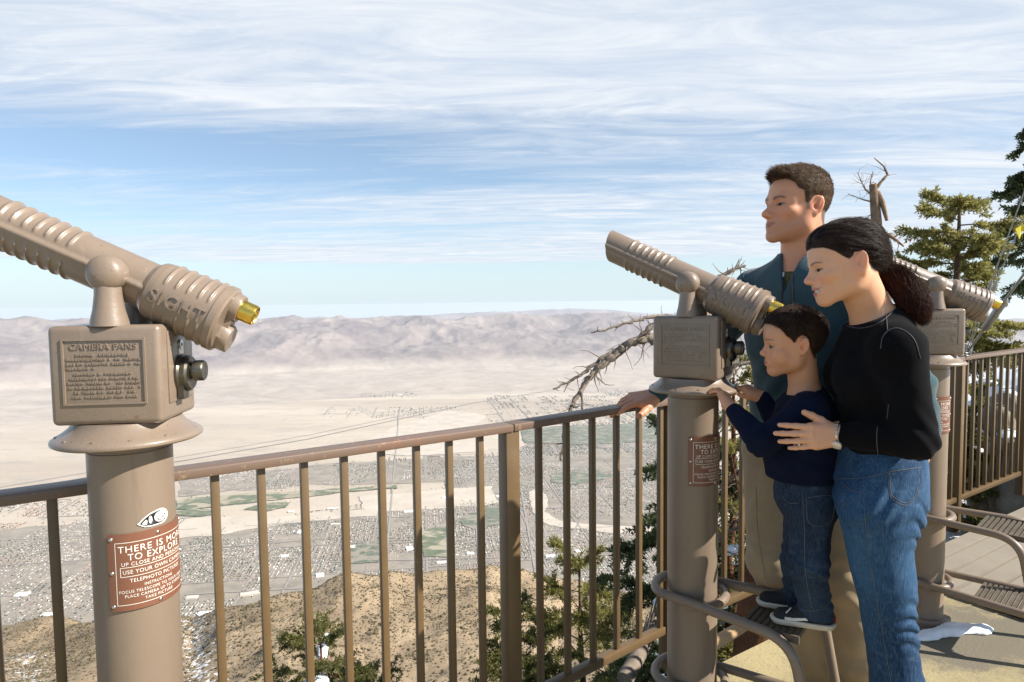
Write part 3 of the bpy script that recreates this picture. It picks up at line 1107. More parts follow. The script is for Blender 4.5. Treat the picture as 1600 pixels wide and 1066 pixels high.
def make_telescope():
    root = empty('viewing_telescope', (0, 0, 0))
    # pole
    mb = MB().lathe([(0.110, 0.0), (0.110, 0.018), (0.106, 0.024), (0.084, 0.026), (0.0812, 0.034), (0.081, 0.6), (0.081, 1.136), (0.0785, 1.1375), (0.0785, 1.1405), (0.0805, 1.142), (0.0805, 1.159)], 72)
    pole = mb.build('pole', polem, root, 40)
    # flange
    prof = [(0.06, 1.155), (0.137, 1.155), (0.1415, 1.158), (0.1425, 1.162), (0.141, 1.166), (0.134, 1.171), (0.121, 1.179), (0.110, 1.188), (0.104, 1.196), (0.102, 1.201), (0.04, 1.202)]
    mb = MB().lathe(prof, 96)
    for i in range(14):
        a = PI + (i - 6.5) * 0.17
        p = Vector((0.129 * math.cos(a), 0.129 * math.sin(a), 1.1735))
        mb.box(p, (0.002, 0.0025, 0.0022) if i % 3 else (0.007, 0.006, 0.003), Matrix.Rotation(a, 3, 'Z'))
    mb.build('flange', paint, root, 40)
    # housing
    me = MB().box((0, 0, 1.301), (0.182, 0.211, 0.20)).mesh('housing')
    bevel(me, 0.012, 4)
    hous = mobj('housing', me, paint, root)
    # raised text panel on the left cheek
    mb = MB()
    x = -0.091
    for (y0, y1, z0, z1) in ((-0.078, 0.078, 1.371, 1.375), (-0.078, 0.078, 1.243, 1.247), (-0.078, -0.074, 1.247, 1.371), (0.074, 0.078, 1.247, 1.371)):
        mb.box((x - 0.0008, (y0 + y1) / 2, (z0 + z1) / 2), (0.005, y1 - y0, z1 - z0))
    V, F = text_verts('CAMERA FANS', 0.0175, 'CENTER', 0.0014)
    mb.add([(x - 0.0006 - vz, -vx, 1.3535 + vy) for vx, vy, vz in V], F)
    r2 = random.Random(4)
    for ln, (w_, zz) in enumerate(((0.10, 1.343), (0.134, 1.334), (0.134, 1.325), (0.05, 1.316), (0.11, 1.305), (0.126, 1.296), (0.134, 1.287), (0.132, 1.278), (0.11, 1.269), (0.12, 1.259))):
        y = w_ / 2
        if ln == 3: y = 0.067
        e = y - w_
        while y > e:
            k = r2.choice((0.0025, 0.0035, 0.0045))
            if r2.random() < 0.84:
                mb.box((x - 0.0006, y, zz + r2.uniform(-.0004, .0004)), (0.0026, k, 0.0054 if r2.random() < .6 else 0.0038))
            y -= k + 0.0014
    pm = mb.mesh('text_panel', None)
    mobj('text_panel', pm, paint, hous)
    # coin mechanism on the back
    yb = -0.1055
    mb = MB().box((0.004, yb - 0.001, 1.312), (0.125, 0.004, 0.150))
    me = mb.mesh('back_plate')
    bevel(me, 0.0015, 2)
    mobj('back_plate', me, paint, hous)
    mb = MB().lathe([(0.0115, 0), (0.0115, 0.004), (0.009, 0.005), (0.004, 0.005), (0.004, 0.001)], 24, axis_m((0.004, yb - 0.002, 1.355), (0, -1, 0)))
    mb.box((0.004, yb - 0.004, 1.336), (0.024, 0.003, 0.024))
    mb.build('lock', steel, hous, 40)
    mb = MB().lathe([(0.042, 0), (0.042, 0.006), (0.0385, 0.010), (0.0385, 0.020), (0.034, 0.024), (0.008, 0.0245)], 40, axis_m((0.004, yb - 0.002, 1.293), (0, -1, 0)))
    mb.box((-0.012, yb - 0.012, 1.255), (0.030, 0.012, 0.030))
    mb.build('coin_slot', dkmetal, hous, 40)
    mb = MB().lathe([(0.018, 0), (0.018, 0.006), (0.0225, 0.008), (0.0225, 0.025), (0.020, 0.028), (0.005, 0.0275)], 32, axis_m((0.004, yb - 0.024, 1.298), (0, -1, 0)))
    mb.build('knob', dkmetal, hous, 40)
    # yoke
    for s in (-1, 1):
        mb = MB()
        prof = [(0.036, 1.399), (0.0345, 1.409), (0.029, 1.432), (0.025, 1.462), (0.024, 1.495)]
        n = 32
        n0 = len(mb.v)
        mb.lathe(prof, n, Matrix.Translation((s * 0.062, 0, 0)))
        M_ = axis_m((s * 0.044, 0, PIVZ), (s, 0, 0))
        mb.lathe([(0.02, -0.004), (0.0345, 0.0), (0.0365, 0.006), (0.0365, 0.026), (0.035, 0.033), (0.0305, 0.040), (0.022, 0.0455), (0.011, 0.0485), (0.001, 0.0492)], 40, M_)
        mb.build('yoke', paint, root, 50)
    tb = mobj('tube', tube_mesh(), paint, root)
    br = mobj('barrel', barrel_mesh(), paint, root)
    mobj('raised_lettering', sight_mesh(), paint, br)
    # end of the barrel: boss, lower boss, eyepiece
    def bk(x, s, z): return TM @ Vector((x, s, z))
    dirb = (TM.to_3x3() @ Vector((0, -1, 0)))
    mb = MB()
    mb.lathe([(0.0315, -0.012), (0.0315, 0.012), (0.0295, 0.017), (0.012, 0.0175)], 36, axis_m(bk(0, -0.232, 0.030), dirb))
    mb.lathe([(0.031, -0.012), (0.031, 0.020), (0.028, 0.0235), (0.010, 0.0238)], 8, axis_m(bk(0.0, -0.232, -0.032), dirb))
    mb.box(bk(0, -0.236, 0.0), (0.036, 0.016, 0.06), TM.to_3x3())
    mb.build('end_cap', paint, br, 40)
    mb = MB().lathe([(0.0225, 0.0), (0.0225, 0.030), (0.0215, 0.034), (0.0195, 0.0345), (0.0180, 0.031), (0.013, 0.030), (0.0125, 0.034), (0.0095, 0.034), (0.009, 0.029), (0.006, 0.028)], 40, axis_m(bk(0, -0.247, 0.030), dirb))
    ep = mb.build('eyepiece', brass, root, 40)
    mb = MB().lathe([(0.0068, 0.0272), (0.0066, 0.0285), (0.0005, 0.0288)], 20, axis_m(bk(0, -0.247, 0.030), dirb))
    mb.build('lens', glassm, ep, 40)
    return root


def make_sign(parent, rot, sticker):
    """curved brown plate with lettering, wrapped round the pole; rot = azimuth it faces (world) with parent rotation removed"""
    RP = 0.0828

    def wrap(x, z, d):
        a = PI / 2 - (rot) - x / RP * -1.0
        # facing direction angle: azimuth -> maths angle
        am = PI / 2 - rot + x / RP
        return ((RP + d) * math.cos(am), (RP + d) * math.sin(am), z - (0.044 if sticker else 0.0))
    wS, hS, zc_ = 0.186, 0.160, 0.938
    nx = 28
    mb = MB()
    vs = []
    for d in (0.0, 0.0022):
        for i in range(nx + 1):
            for z in (zc_ - hS / 2, zc_ + hS / 2):
                vs.append(wrap(-wS / 2 + wS * i / nx, z, d))
    n = (nx + 1) * 2
    fs = []
    for i in range(nx):
        a = 2 * i
        fs.append((n + a, n + a + 2, n + a + 3, n + a + 1))
        fs.append((a, a + n, a + n + 1, a + 1) if i == 0 else (a, a + 2, n + a + 2, n + a))
        fs.append((a + 1, n + a + 1, n + a + 3, a + 3))
    fs.append((2 * nx, 2 * nx + 1, n + 2 * nx + 1, n + 2 * nx))
    fs.append((0, 2, n + 2, n))
    mb.add(vs, fs)
    sg = mb.build('sign', signm, parent, 40)
    lb = MB()

    def line(x0, z0, x1, z1, th):
        k = max(1, int(abs(x1 - x0) / 0.006))
        vv = []
        for i in range(k + 1):
            x = x0 + (x1 - x0) * i / k
            z = z0 + (z1 - z0) * i / k
            if abs(x1 - x0) > abs(z1 - z0): vv += [wrap(x, z - th / 2, 0.0026), wrap(x, z + th / 2, 0.0026)]
            else: vv += [wrap(x - th / 2, z, 0.0026), wrap(x + th / 2, z, 0.0026)]
        if abs(x1 - x0) <= abs(z1 - z0):
            lb.add(vv, [(2 * i, 2 * i + 1, 2 * i + 3, 2 * i + 2) for i in range(k)])
        else:
            lb.add(vv, [(2 * i, 2 * i + 2, 2 * i + 3, 2 * i + 1) for i in range(k)])
    bx0, bx1, bz0, bz1 = -0.078, 0.078, zc_ - 0.068, zc_ + 0.062
    for q in ((bx0, bz0, bx1, bz0), (bx0, bz1, bx1, bz1), (bx0, bz0, bx0, bz1), (bx1, bz0, bx1, bz1)): line(*q, 0.0011)
    for q in ((-0.070, 0.948, 0.070, 0.948), (-0.070, 0.929, 0.070, 0.929), (-0.070, 0.929, -0.070, 0.948), (0.070, 0.929, 0.070, 0.948)): line(*q, 0.0011)
    for s, size, z, ww in (('THERE IS MORE', 0.0195, 0.9795, 0.146), ('TO EXPLORE', 0.0195, 0.9625, 0.112), ('UP CLOSE AND PERSONAL', 0.0105, 0.9515, 0.136), ('USE YOUR OWN CAMERA', 0.0115, 0.9345, 0.132),
                           ('TELEPHOTO PICTURES', 0.0105, 0.9165, 0.108), ('INSTRUCTIONS', 0.0085, 0.9050, 0.058), ('FOCUS TELESCOPE TO YOUR OBJECT', 0.0085, 0.8945, 0.148), ('PLACE CAMERA UP TO EYEPIECE', 0.0085, 0.8850, 0.128), ('TAKE PICTURE', 0.0085, 0.8755, 0.058)):
        V, F = text_verts(s, size)
        xs = [v[0] for v in V]
        k = ww / (max(xs) - min(xs))
        lb.add([wrap(x * k, z + y, 0.0027) for x, y, _ in V], F)
    lb.build('lettering', whitem, sg, None)
    for x, z in ((-0.086, 0.07), (-0.086, 0.0), (-0.086, -0.07), (0.0, 0.071), (0.0, -0.073), (0.086, 0.07), (0.086, 0), (0.086, -0.07)):
        p = Vector(wrap(x, zc_ + z, 0.002))
        dr = Vector((p.x, p.y, 0)).normalized()
        MB().lathe([(0.0042, 0), (0.0040, 0.0014), (0.002, 0.0024), (0.0004, 0.0025)], 12, axis_m(p, dr)).build('screw', steel, sg, 60)
    if sticker:
        def poly(pts, m_, d, nm, par):
            vv = [wrap(x, z, d) for x, z in pts]
            c_ = wrap(sum(p[0] for p in pts) / len(pts), sum(p[1] for p in pts) / len(pts), d)
            b_ = MB()
            b_.add(vv + [c_], [(i, (i + 1) % len(vv), len(vv)) for i in range(len(vv))])
            return b_

        def arc(cx_, cz_, rx, rz, a0, a1, n=16):
            return [(cx_ + rx * math.cos(R(a0 + (a1 - a0) * i / n)), cz_ + rz * math.sin(R(a0 + (a1 - a0) * i / n))) for i in range(n + 1)]
        X0, Z0 = -0.004, 1.040
        # pointed oval
        out = [(-0.033, -0.006)] + [(-0.022, 0.0045), (-0.01, 0.0118)] + arc(0.012, 0.0, 0.0195, 0.0165, 100, -90) + [(-0.005, -0.0165), (-0.02, -0.0145)]
        st = poly([(X0 + x, Z0 + z) for x, z in out], whitem, 0.0006, 'sticker', pole_of(parent))
        so_ = st.build('sticker', whitem, parent, None)
        kb = MB()
        inn = [(-0.0285, -0.006)] + [(-0.019, 0.0028), (-0.009, 0.0095)] + arc(0.011, 0.0, 0.0165, 0.0137, 100, -90) + [(-0.005, -0.0138), (-0.019, -0.0122)]
        def add(pts, d):
            vv = [wrap(X0 + x, Z0 + z, d) for x, z in pts]
            c_ = wrap(X0 + sum(p[0] for p in pts) / len(pts), Z0 + sum(p[1] for p in pts) / len(pts), d)
            kb_ = [(i, (i + 1) % len(vv), len(vv)) for i in range(len(vv))]
            return vv + [c_], kb_
        kb.add(*add(inn, 0.0010))
        kb.build('emblem', blackm, so_, None)
        wb = MB()
        for pts in (arc(0.0125, 0.0005, 0.0135, 0.0115, 0, 350), arc(-0.0085, -0.0015, 0.0035, 0.0082, 0, 350, 12), [(-0.0245, -0.0065), (-0.017, 0.0005), (-0.0145, -0.002), (-0.0155, -0.0095), (-0.02, -0.0105)]):
            wb.add(*add(pts, 0.0014))
        wb.build('emblem_white', whitem, so_, None)
        kb2 = MB()
        for (x, z, rx, rz) in ((0.018, -0.002, 0.0022, 0.0018), (0.022, 0.002, 0.0015, 0.002), (0.011, -0.007, 0.003, 0.0009), (0.016, -0.0075, 0.0016, 0.0014), (0.0075, -0.0045, 0.0012, 0.0022), (0.0205, -0.0068, 0.0016, 0.0010)):
            kb2.add(*add(arc(x, z, rx, rz, 0, 330, 8), 0.0018))
        kb2.build('emblem_marks', blackm, so_, None)
    return sg


def pole_of(p): return p


def bez(pts, n=10):
    """round the corners of a polyline (list of (point, radius))"""
    out = []
    for i, (p, r_) in enumerate(pts):
        p = Vector(p)
        if i in (0, len(pts) - 1) or r_ == 0:
            out.append(p)
            continue
        a = p + (Vector(pts[i - 1][0]) - p).normalized() * r_
        c_ = p + (Vector(pts[i + 1][0]) - p).normalized() * r_
        for k in range(n + 1):
            u = k / n
            out.append(a * (1 - u) ** 2 + p * 2 * u * (1 - u) + c_ * u * u)
    return out


def make_step(parent, az):
    """two tube loops round the pole carrying a footplate; local +Y towards the viewer's side"""
    M_ = Matrix.Rotation(-az, 4, 'Z')
    for nm, z, legs, L in (('step_frame', 0.488, True, 0.365), ('step_frame', 0.19, False, 0.40)):
        mb = MB()
        for s in (-1, 1):
            P = [(Vector((s * 0.100, -0.045, z)), 0.0), (Vector((s * 0.101, 0.02, z)), 0.02)]
            if legs:
                P += [(Vector((s * 0.145, L, z)), 0.09), (Vector((s * 0.150, L + 0.085, 0.014)), 0.0)]
            else:
                P += [(Vector((s * 0.140, L + 0.02, z)), 0.0)]
            pts = bez(P)
            mb.tube([M_ @ p for p in pts], 0.0152, 14)
        # the loop behind the pole and the bar in front of it
        arc_ = [Vector((0.100 * math.cos(a), -0.045 + 0.075 * math.sin(a), z)) for a in np.linspace(PI, 2 * PI, 18)]
        mb.tube([M_ @ p for p in arc_], 0.0150, 12)
        arc_ = [Vector((0.1005 * math.cos(a), 0.03 + 0.075 * math.sin(a), z - 0.012)) for a in np.linspace(0, PI, 18)]
        mb.tube([M_ @ p for p in arc_], 0.0148, 12)
        fr = mb.build(nm, polem, parent, 60)
        pb = MB()
        zz = z - 0.004
        for k in range(9):
            y = 0.215 + k * 0.0185
            pb.box(M_ @ Vector((0, y, zz)), (0.232, 0.011, 0.014), M_.to_3x3())
        for s in (-1, 1):
            pb.box(M_ @ Vector((s * 0.119, 0.289, zz)), (0.008, 0.170, 0.022), M_.to_3x3())
        pb.build('footplate', plate_m, fr, 30)
    mb = MB()
    for s in (-1,):
        mb.tube([M_ @ Vector((-0.085, -0.085, 0.488)), M_ @ Vector((-0.085, -0.085, 0.02))], 0.009, 10)
    mb.build('brace', polem, parent, 60)


proto = make_telescope()
specs = [
    ((-0.823, 1.36), -97, 119.5, 128, True, 'foreground taupe coin operated telescope with a white oval sticker above its brown sign'),
    ((0.593, 2.09), -57, 140.7, 130, False, 'middle taupe coin operated telescope that the small boy is holding on to'),
    ((1.855, 2.84), -78, 191.0, 137, False, 'farthest taupe coin operated telescope partly hidden behind the woman'),
]
telescopes = []
srcs = [proto, copy_tree(proto), copy_tree(proto)]
for o, (xy, az, sg_az, st_az, stk, lab) in zip(srcs, specs):
    o.location = (xy[0], xy[1], 0.014 if stk else 0.0)
    o.rotation_euler = (0, 0, -R(az))
    tag(o, lab, 'telescope', 'telescopes on the lookout deck')
    make_sign(o, R(sg_az - az), stk)
    make_step(o, R(st_az - az))
    telescopes.append(o)
# ------------------------------------------------------------------ smooth-union modelling kit for figures
V3 = lambda *a: np.array(a, dtype=np.float64)


class SDF:
    def __init__(s):
        s.ops = []
        s.pad = 0.09

    def rc(s, a, b, ra, rb, k=0.02, op='u'):
        s.ops.append(('rc', np.array(a, float), np.array(b, float), ra, rb, k, op))
        return s

    def chain(s, pts, rs, k=0.02):
        for i in range(len(pts) - 1): s.rc(pts[i], pts[i + 1], rs[i], rs[i + 1], k)
        return s

    def el(s, c, r, M=None, k=0.02, op='u'):
        s.ops.append(('el', np.array(c, float), np.array(r, float), np.eye(3) if M is None else np.array(M, float), None, k, op))
        return s

    def bump(s, c, r, amp, M=None):
        s.ops.append(('bp', np.array(c, float), np.array(r, float), np.eye(3) if M is None else np.array(M, float), amp, 0, 'b'))
        return s

    def fn(s, f):
        s.ops.append(('fn', f, None, None, None, 0, 'f'))
        return s

    def __call__(s, P):
        P = np.asarray(P, dtype=np.float64)
        d = np.full(len(P), 1.0)
        for typ, a, b, x, y, k, op in s.ops:
            if typ == 'fn':
                d = a(P, d)
                continue
            if typ == 'rc':
                c = (a + b) / 2
                rb_ = np.linalg.norm(a - b) / 2 + max(x, y)
            else:
                c = a
                rb_ = b.max() * (2.6 if typ == 'bp' else 1.0)
            pad = 0.0 if typ == 'bp' else (s.pad if op == 'u' else 0.03)
            q = P - c
            m = np.nonzero(np.einsum('ij,ij->i', q, q) < (rb_ + pad) ** 2)[0]
            if len(m) == 0: continue
            if typ == 'rc':
                ba = b - a
                l2 = ba @ ba
                rr = x - y
                a2 = l2 - rr * rr
                if a2 <= 1e-9:
                    dp = np.linalg.norm(P[m] - (a if x > y else b), axis=1) - max(x, y)
                else:
                    il2 = 1 / l2
                    pa = P[m] - a
                    yy = pa @ ba
                    z = yy - l2
                    w_ = pa * l2 - ba * yy[:, None]
                    x2 = np.einsum('ij,ij->i', w_, w_)
                    y2 = yy * yy * l2
                    z2 = z * z * l2
                    kk = np.sign(rr) * rr * rr * x2
                    dp = (np.sqrt(np.maximum(x2 * a2 * il2, 0)) + yy * rr) * il2 - x
                    c1 = np.sign(z) * a2 * z2 > kk
                    c2 = np.sign(yy) * a2 * y2 < kk
                    dp = np.where(c1, np.sqrt(x2 + z2) * il2 - y, np.where(c2, np.sqrt(x2 + y2) * il2 - x, dp))
            elif typ == 'el':
                l = q[m] @ x
                k0 = np.linalg.norm(l / b, axis=1)
                k1 = np.linalg.norm(l / (b * b), axis=1) + 1e-9
                dp = k0 * (k0 - 1.0) / k1
                dp = np.where(k0 < 1e-6, -b.min(), dp)
            else:
                l = (q[m] @ x) / b
                d[m] -= y * np.exp(-np.einsum('ij,ij->i', l, l))
                continue
            dm = d[m]
            if op == 'u':
                h = np.maximum(k - np.abs(dm - dp), 0) / k
                d[m] = np.minimum(dm, dp) - h * h * k * 0.25
            else:                                   # smooth subtraction
                dp = -dp
                h = np.maximum(k - np.abs(dm - dp), 0) / k
                d[m] = np.maximum(dm, dp) + h * h * k * 0.25
        return d


def surf(f, lo, hi, h):
    """surface nets on a sparse grid -> (verts, quads)"""
    lo, hi = np.array(lo, float), np.array(hi, float)
    SB, B = 24, 4
    f.pad = max(0.09, SB * h * 0.87 * 1.3 + 0.03)
    n = np.ceil((hi - lo) / (h * SB)).astype(int) + 1
    g = np.stack(np.meshgrid(*[np.arange(k) for k in n], indexing='ij'), -1).reshape(-1, 3) * SB
    d = f(lo + (g + SB / 2) * h)
    g = g[np.abs(d) < SB * h * 0.87 * 1.25 + 0.02]
    sub = np.stack(np.meshgrid(*[np.arange(0, SB, B)] * 3, indexing='ij'), -1).reshape(-1, 3)
    g = (g[:, None] + sub[None]).reshape(-1, 3)
    d = f(lo + (g + B / 2) * h)
    g = g[np.abs(d) < B * h * 0.87 * 1.35 + 0.003]
    K = 1 << 20
    cor = np.stack(np.meshgrid(*[np.arange(B + 1)] * 3, indexing='ij'), -1).reshape(-1, 3)
    pts = g[:, None] + cor[None] + 1
    key = ((pts[..., 0] * K) + pts[..., 1]) * K + pts[..., 2]
    uk, inv = np.unique(key.ravel(), return_inverse=True)
    up = np.stack([uk // (K * K), (uk // K) % K, uk % K], -1) - 1
    val = f(lo + up * h)
    inv = inv.reshape(len(g), B + 1, B + 1, B + 1)
    offs = [(i, j, k) for i in (0, 1) for j in (0, 1) for k in (0, 1)]
    I8 = np.stack([inv[:, i:i + B, j:j + B, k:k + B].reshape(-1) for i, j, k in offs], -1)
    S8 = val[I8] < 0
    ns = S8.sum(1)
    act = (ns > 0) & (ns < 8)
    I8 = I8[act]
    v8 = val[I8]
    base = up[I8[:, 0]]
    acc = np.zeros((len(I8), 3))
    cnt = np.zeros(len(I8))
    of = np.array(offs, float)
    for a in range(8):
        for b in range(a + 1, 8):
            if np.abs(of[a] - of[b]).sum() != 1: continue
            va, vb = v8[:, a], v8[:, b]
            c = (va < 0) != (vb < 0)
            tt = np.where(c, va / np.where(c, va - vb, 1), 0)
            acc += np.where(c[:, None], of[a] + (of[b] - of[a]) * tt[:, None], 0)
            cnt += c
    V = lo + (base + acc / cnt[:, None]) * h
    ck = uk[I8[:, 0]]
    order = np.argsort(ck)
    sk = ck[order]

    def find(k_):
        i = np.searchsorted(sk, k_)
        i = np.minimum(i, len(sk) - 1)
        return np.where(sk[i] == k_, order[i], -1)
    st = [K * K, K, 1]
    quads = []
    idx = {0: 4, 1: 2, 2: 1}
    for ax in range(3):
        b_, c_ = (ax + 1) % 3, (ax + 2) % 3
        s0 = v8[:, 0] < 0
        s1 = v8[:, idx[ax]] < 0
        m = np.nonzero(s0 != s1)[0]
        q = np.stack([m, find(ck[m] - st[b_]), find(ck[m] - st[b_] - st[c_]), find(ck[m] - st[c_])], -1)
        ok_ = (q >= 0).all(1)
        flip = s0[m]
        q = np.where(flip[:, None], q, q[:, ::-1])
        quads.append(q[ok_])
    return V, np.concatenate(quads)


def biggest(V, F):
    e = np.concatenate([F[:, [0, 1]], F[:, [1, 2]], F[:, [2, 3]], F[:, [3, 0]]])
    lab = np.arange(len(V))
    while True:
        m_ = np.minimum(lab[e[:, 0]], lab[e[:, 1]])
        new = lab.copy()
        np.minimum.at(new, e[:, 0], m_)
        np.minimum.at(new, e[:, 1], m_)
        new = new[new]
        new = new[new]
        if (new == lab).all(): break
        lab = new
    u_, n_ = np.unique(lab, return_counts=True)
    k = lab == u_[n_.argmax()]
    if k.all(): return V, F
    idx = np.cumsum(k) - 1
    F = F[k[F[:, 0]]]
    return V[k], idx[F]


def sdf_obj(name, f, lo, hi, h, m, parent, origin, smooth_it=1, col=None):
    V, F = surf(f, lo, hi, h)
    V, F = biggest(V, F)
    # light relaxation to remove grid stepping
    for _ in range(smooth_it):
        e = np.concatenate([F[:, [0, 1]], F[:, [1, 2]], F[:, [2, 3]], F[:, [3, 0]]])
        s_ = np.zeros_like(V)
        c_ = np.zeros(len(V))
        for a in (0, 1):
            np.add.at(s_, e[:, a], V[e[:, 1 - a]])
            np.add.at(c_, e[:, a], 1)
        V = V * 0.5 + s_ / np.maximum(c_, 1)[:, None] * 0.5
    me = npmesh(name, V - origin, F, 180)
    if col is not None:
        cc = np.ones((len(V), 4), np.float32)
        cc[:, :3] = col(V)
        at = me.color_attributes.new('tone', 'FLOAT_COLOR', 'POINT')
        at.data.foreach_set('color', cc.ravel())
    o = mobj(name, me, m, parent)
    o['h'] = 0
    del o['h']
    return o, V, F


def frame(az, pitch=0.0, roll=0.0):
    """columns: right, forward, up.  az = compass heading faced, pitch<0 looks down"""
    M = Matrix.Rotation(-R(az), 3, 'Z') @ Matrix.Rotation(R(pitch), 3, 'X') @ Matrix.Rotation(R(roll), 3, 'Y')
    return np.array(M)


class HeadF:
    """head frame with scale; L(x,y,z) -> world"""

    def __init__(s, ear_px, ear_Y, az, pitch, roll, sc, lower=1.0, wide=1.0, ear=(-0.076, -0.012, -0.008)):
        s.M = frame(az, pitch, roll)
        s.sc = sc
        s.lower = lower
        s.wide = wide
        e = W(ear_px[0], ear_px[1], ear_Y)
        s.o = np.zeros(3)
        s.o = e - s.p(*ear)

    def warp(s, x, y, z):
        return V3(x * s.wide, y, z * (s.lower if z < 0 else 1.0)) * s.sc

    def p(s, x, y, z):
        return s.o + s.M @ s.warp(x, y, z)

    def loc(s, P):
        l = ((P - s.o) @ s.M) / s.sc
        l[:, 0] /= s.wide
        l[:, 2] = np.where(l[:, 2] < 0, l[:, 2] / s.lower, l[:, 2])
        return l


def add_head(S, hf, q=None, neck_to=None, neck_r=0.058):
    """q: proportions that differ between people"""
    d = dict(jaw=0.0, cheek=0.0, nose=1.0, nosew=1.0, noseup=0.0, brow=1.0, lip=1.0, smile=0.0, chin=0.0, open=0.0, eye=1.0, forehead=0.0, lipin=0.0)
    d.update(q or {})
    s = hf.sc
    M = hf.M
    p = hf.p
    wd_, lw = hf.wide, hf.lower

    def el(c, r, k=0.02, op='u', rot=None, lowz=True):
        zz = lw if (c[2] < -0.02 and lowz) else 1.0
        MM = M if rot is None else M @ np.array(rot)
        S.el(p(*c), V3(r[0] * wd_, r[1], r[2] * zz) * s, MM, k * s, op)

    def rc(a, b, ra, rb, k=0.015, op='u'):
        S.rc(p(*a), p(*b), ra * s, rb * s, k * s, op)
    if neck_to is not None:
        S.rc(p(0, -0.026, -0.055), neck_to, neck_r, neck_r * 1.05, 0.03)
    el((0, -0.012, 0.036), (0.0755, 0.0965, 0.083), 0.03)
    el((0, 0.026 + d['forehead'], 0.040), (0.0635, 0.064, 0.058), 0.03)
    el((0, 0.018, -0.030), (0.062, 0.070, 0.070), 0.03)
    el((0, 0.044, -0.068), (0.044, 0.043, 0.046), 0.03)
    j = d['jaw']
    for sx in (-1, 1):
        rc((sx * (0.050 + j), -0.004, -0.020), (sx * (0.048 + j), 0.006, -0.072), 0.020, 0.017, 0.03)
        rc((sx * (0.048 + j), 0.006, -0.072), (sx * (0.013 + j * .4), 0.076 + d['chin'], -0.110), 0.0165, 0.0135, 0.03)
        el((sx * 0.045, 0.056, -0.026), (0.021, 0.021, 0.017), 0.022)
        if d['cheek']: el((sx * 0.043, 0.056, -0.050), (0.024, 0.024, 0.024), 0.025)
    el((0, 0.079 + d['chin'], -0.110), (0.017, 0.014, 0.012), 0.02)
    # brow
    for sx in (-1, 1):
        rc((sx * 0.010, 0.085, 0.013), (sx * 0.036, 0.0765, 0.017), 0.0085 * d['brow'], 0.0085 * d['brow'], 0.018)
        rc((sx * 0.036, 0.0765, 0.017), (sx * 0.053, 0.055, 0.008), 0.0085 * d['brow'], 0.0075, 0.018)
    # sockets
    for sx in (-1, 1):
        el((sx * 0.031, 0.0945, -0.004), (0.0165, 0.0135, 0.0105), 0.014, 's', lowz=False)
    # lips and mouth area
    lip = d['lip']
    el((0, 0.079, -0.072), (0.030, 0.018, 0.022), 0.02)
    # nose
    n_, up = d['nose'], d['noseup']
    rc((0, 0.0845, 0.008), (0, 0.0905 + 0.004 * n_, -0.010), 0.0068, 0.0072 * d['nosew'], 0.010)
    rc((0, 0.0905 + 0.004 * n_, -0.010), (0, 0.098 + 0.0165 * n_, -0.036 + up), 0.0072 * d['nosew'], 0.0105 * d['nosew'], 0.008)
    rc((0, 0.098 + 0.0150 * n_, -0.038 + up), (0, 0.091, -0.049 + up * 0.4), 0.0085, 0.006, 0.008)
    for sx in (-1, 1):
        el((sx * 0.0125 * d['nosew'], 0.0965 + 0.002 * n_, -0.0425 + up * 0.6), (0.0066, 0.0100, 0.0072), 0.010)
        el((sx * 0.0068, 0.104 + 0.004 * n_, -0.0515 + up), (0.0030, 0.0048, 0.0032), 0.004, 's')
    el((0, 0.078, -0.024), (0.0165 * d['nosew'], 0.018, 0.024), 0.012, lowz=False)
    # mouth
    sm = d['smile']
    zc_ = -0.0715
    ly = -d['lipin']
    pts_u = [(-0.0235 - 0.007 * sm, 0.0790 - 0.006 * sm, zc_ + 0.0085 * sm), (-0.013, 0.0925 + ly, zc_ + 0.0045 + 0.001 * sm), (0, 0.0955 + ly, zc_ + 0.0040), (0.013, 0.0925 + ly, zc_ + 0.0045 + 0.001 * sm), (0.0235 + 0.007 * sm, 0.0790 - 0.006 * sm, zc_ + 0.0085 * sm)]
    ru = [0.0030, 0.0048 * lip, 0.0050 * lip, 0.0048 * lip, 0.0030]
    dl = -0.0035 - d['open']
    pts_l = [(-0.0228 - 0.007 * sm, 0.0785 - 0.006 * sm, zc_ + 0.0075 * sm - 0.001), (-0.012, 0.0905 + ly, zc_ + dl - 0.0030), (0, 0.0930 + ly, zc_ + dl - 0.0045), (0.012, 0.0905 + ly, zc_ + dl - 0.0030), (0.0228 + 0.007 * sm, 0.0785 - 0.006 * sm, zc_ + 0.0075 * sm - 0.001)]
    rl = [0.0026, 0.0056 * lip, 0.0064 * lip, 0.0056 * lip, 0.0026]
    for pts, rs in ((pts_u, ru), (pts_l, rl)):
        for i in range(4): rc(pts[i], pts[i + 1], rs[i], rs[i + 1], 0.006)
    for a, b in ((pts_u, pts_l),):
        mid = [tuple((np.array(u_) + np.array(l_)) / 2 + np.array((0, 0.0048 if abs(u_[0]) < 0.02 else 0.0012, 0))) for u_, l_ in zip(a, b)]
        if d['open'] > 0:
            el((0, 0.088 + ly, zc_ + dl * 0.40 + 0.002), (0.0285, 0.016, 0.0020 + d['open'] * 0.52), 0.003, 's')
        for i in ((1, 2) if d['open'] > 0 else range(4)): rc(mid[i], mid[i + 1], 0.0013, 0.0013, 0.002, 's')
    S.bump(p(0, 0.089, -0.091), V3(0.016, 0.014, 0.006) * s, -0.004 * s, M)
    S.bump(p(0, 0.094, -0.059), V3(0.004, 0.012, 0.006) * s, -0.0015 * s, M)
    # cheeks lifted by a smile, fold beside the mouth
    if sm:
        for sx in (-1, 1):
            S.bump(p(sx * 0.041, 0.068, -0.036), V3(0.016, 0.018, 0.014) * s, 0.0045 * sm * s, M)
            S.bump(p(sx * 0.033, 0.080, -0.058), V3(0.004, 0.012, 0.016) * s, -0.0028 * sm * s, M)
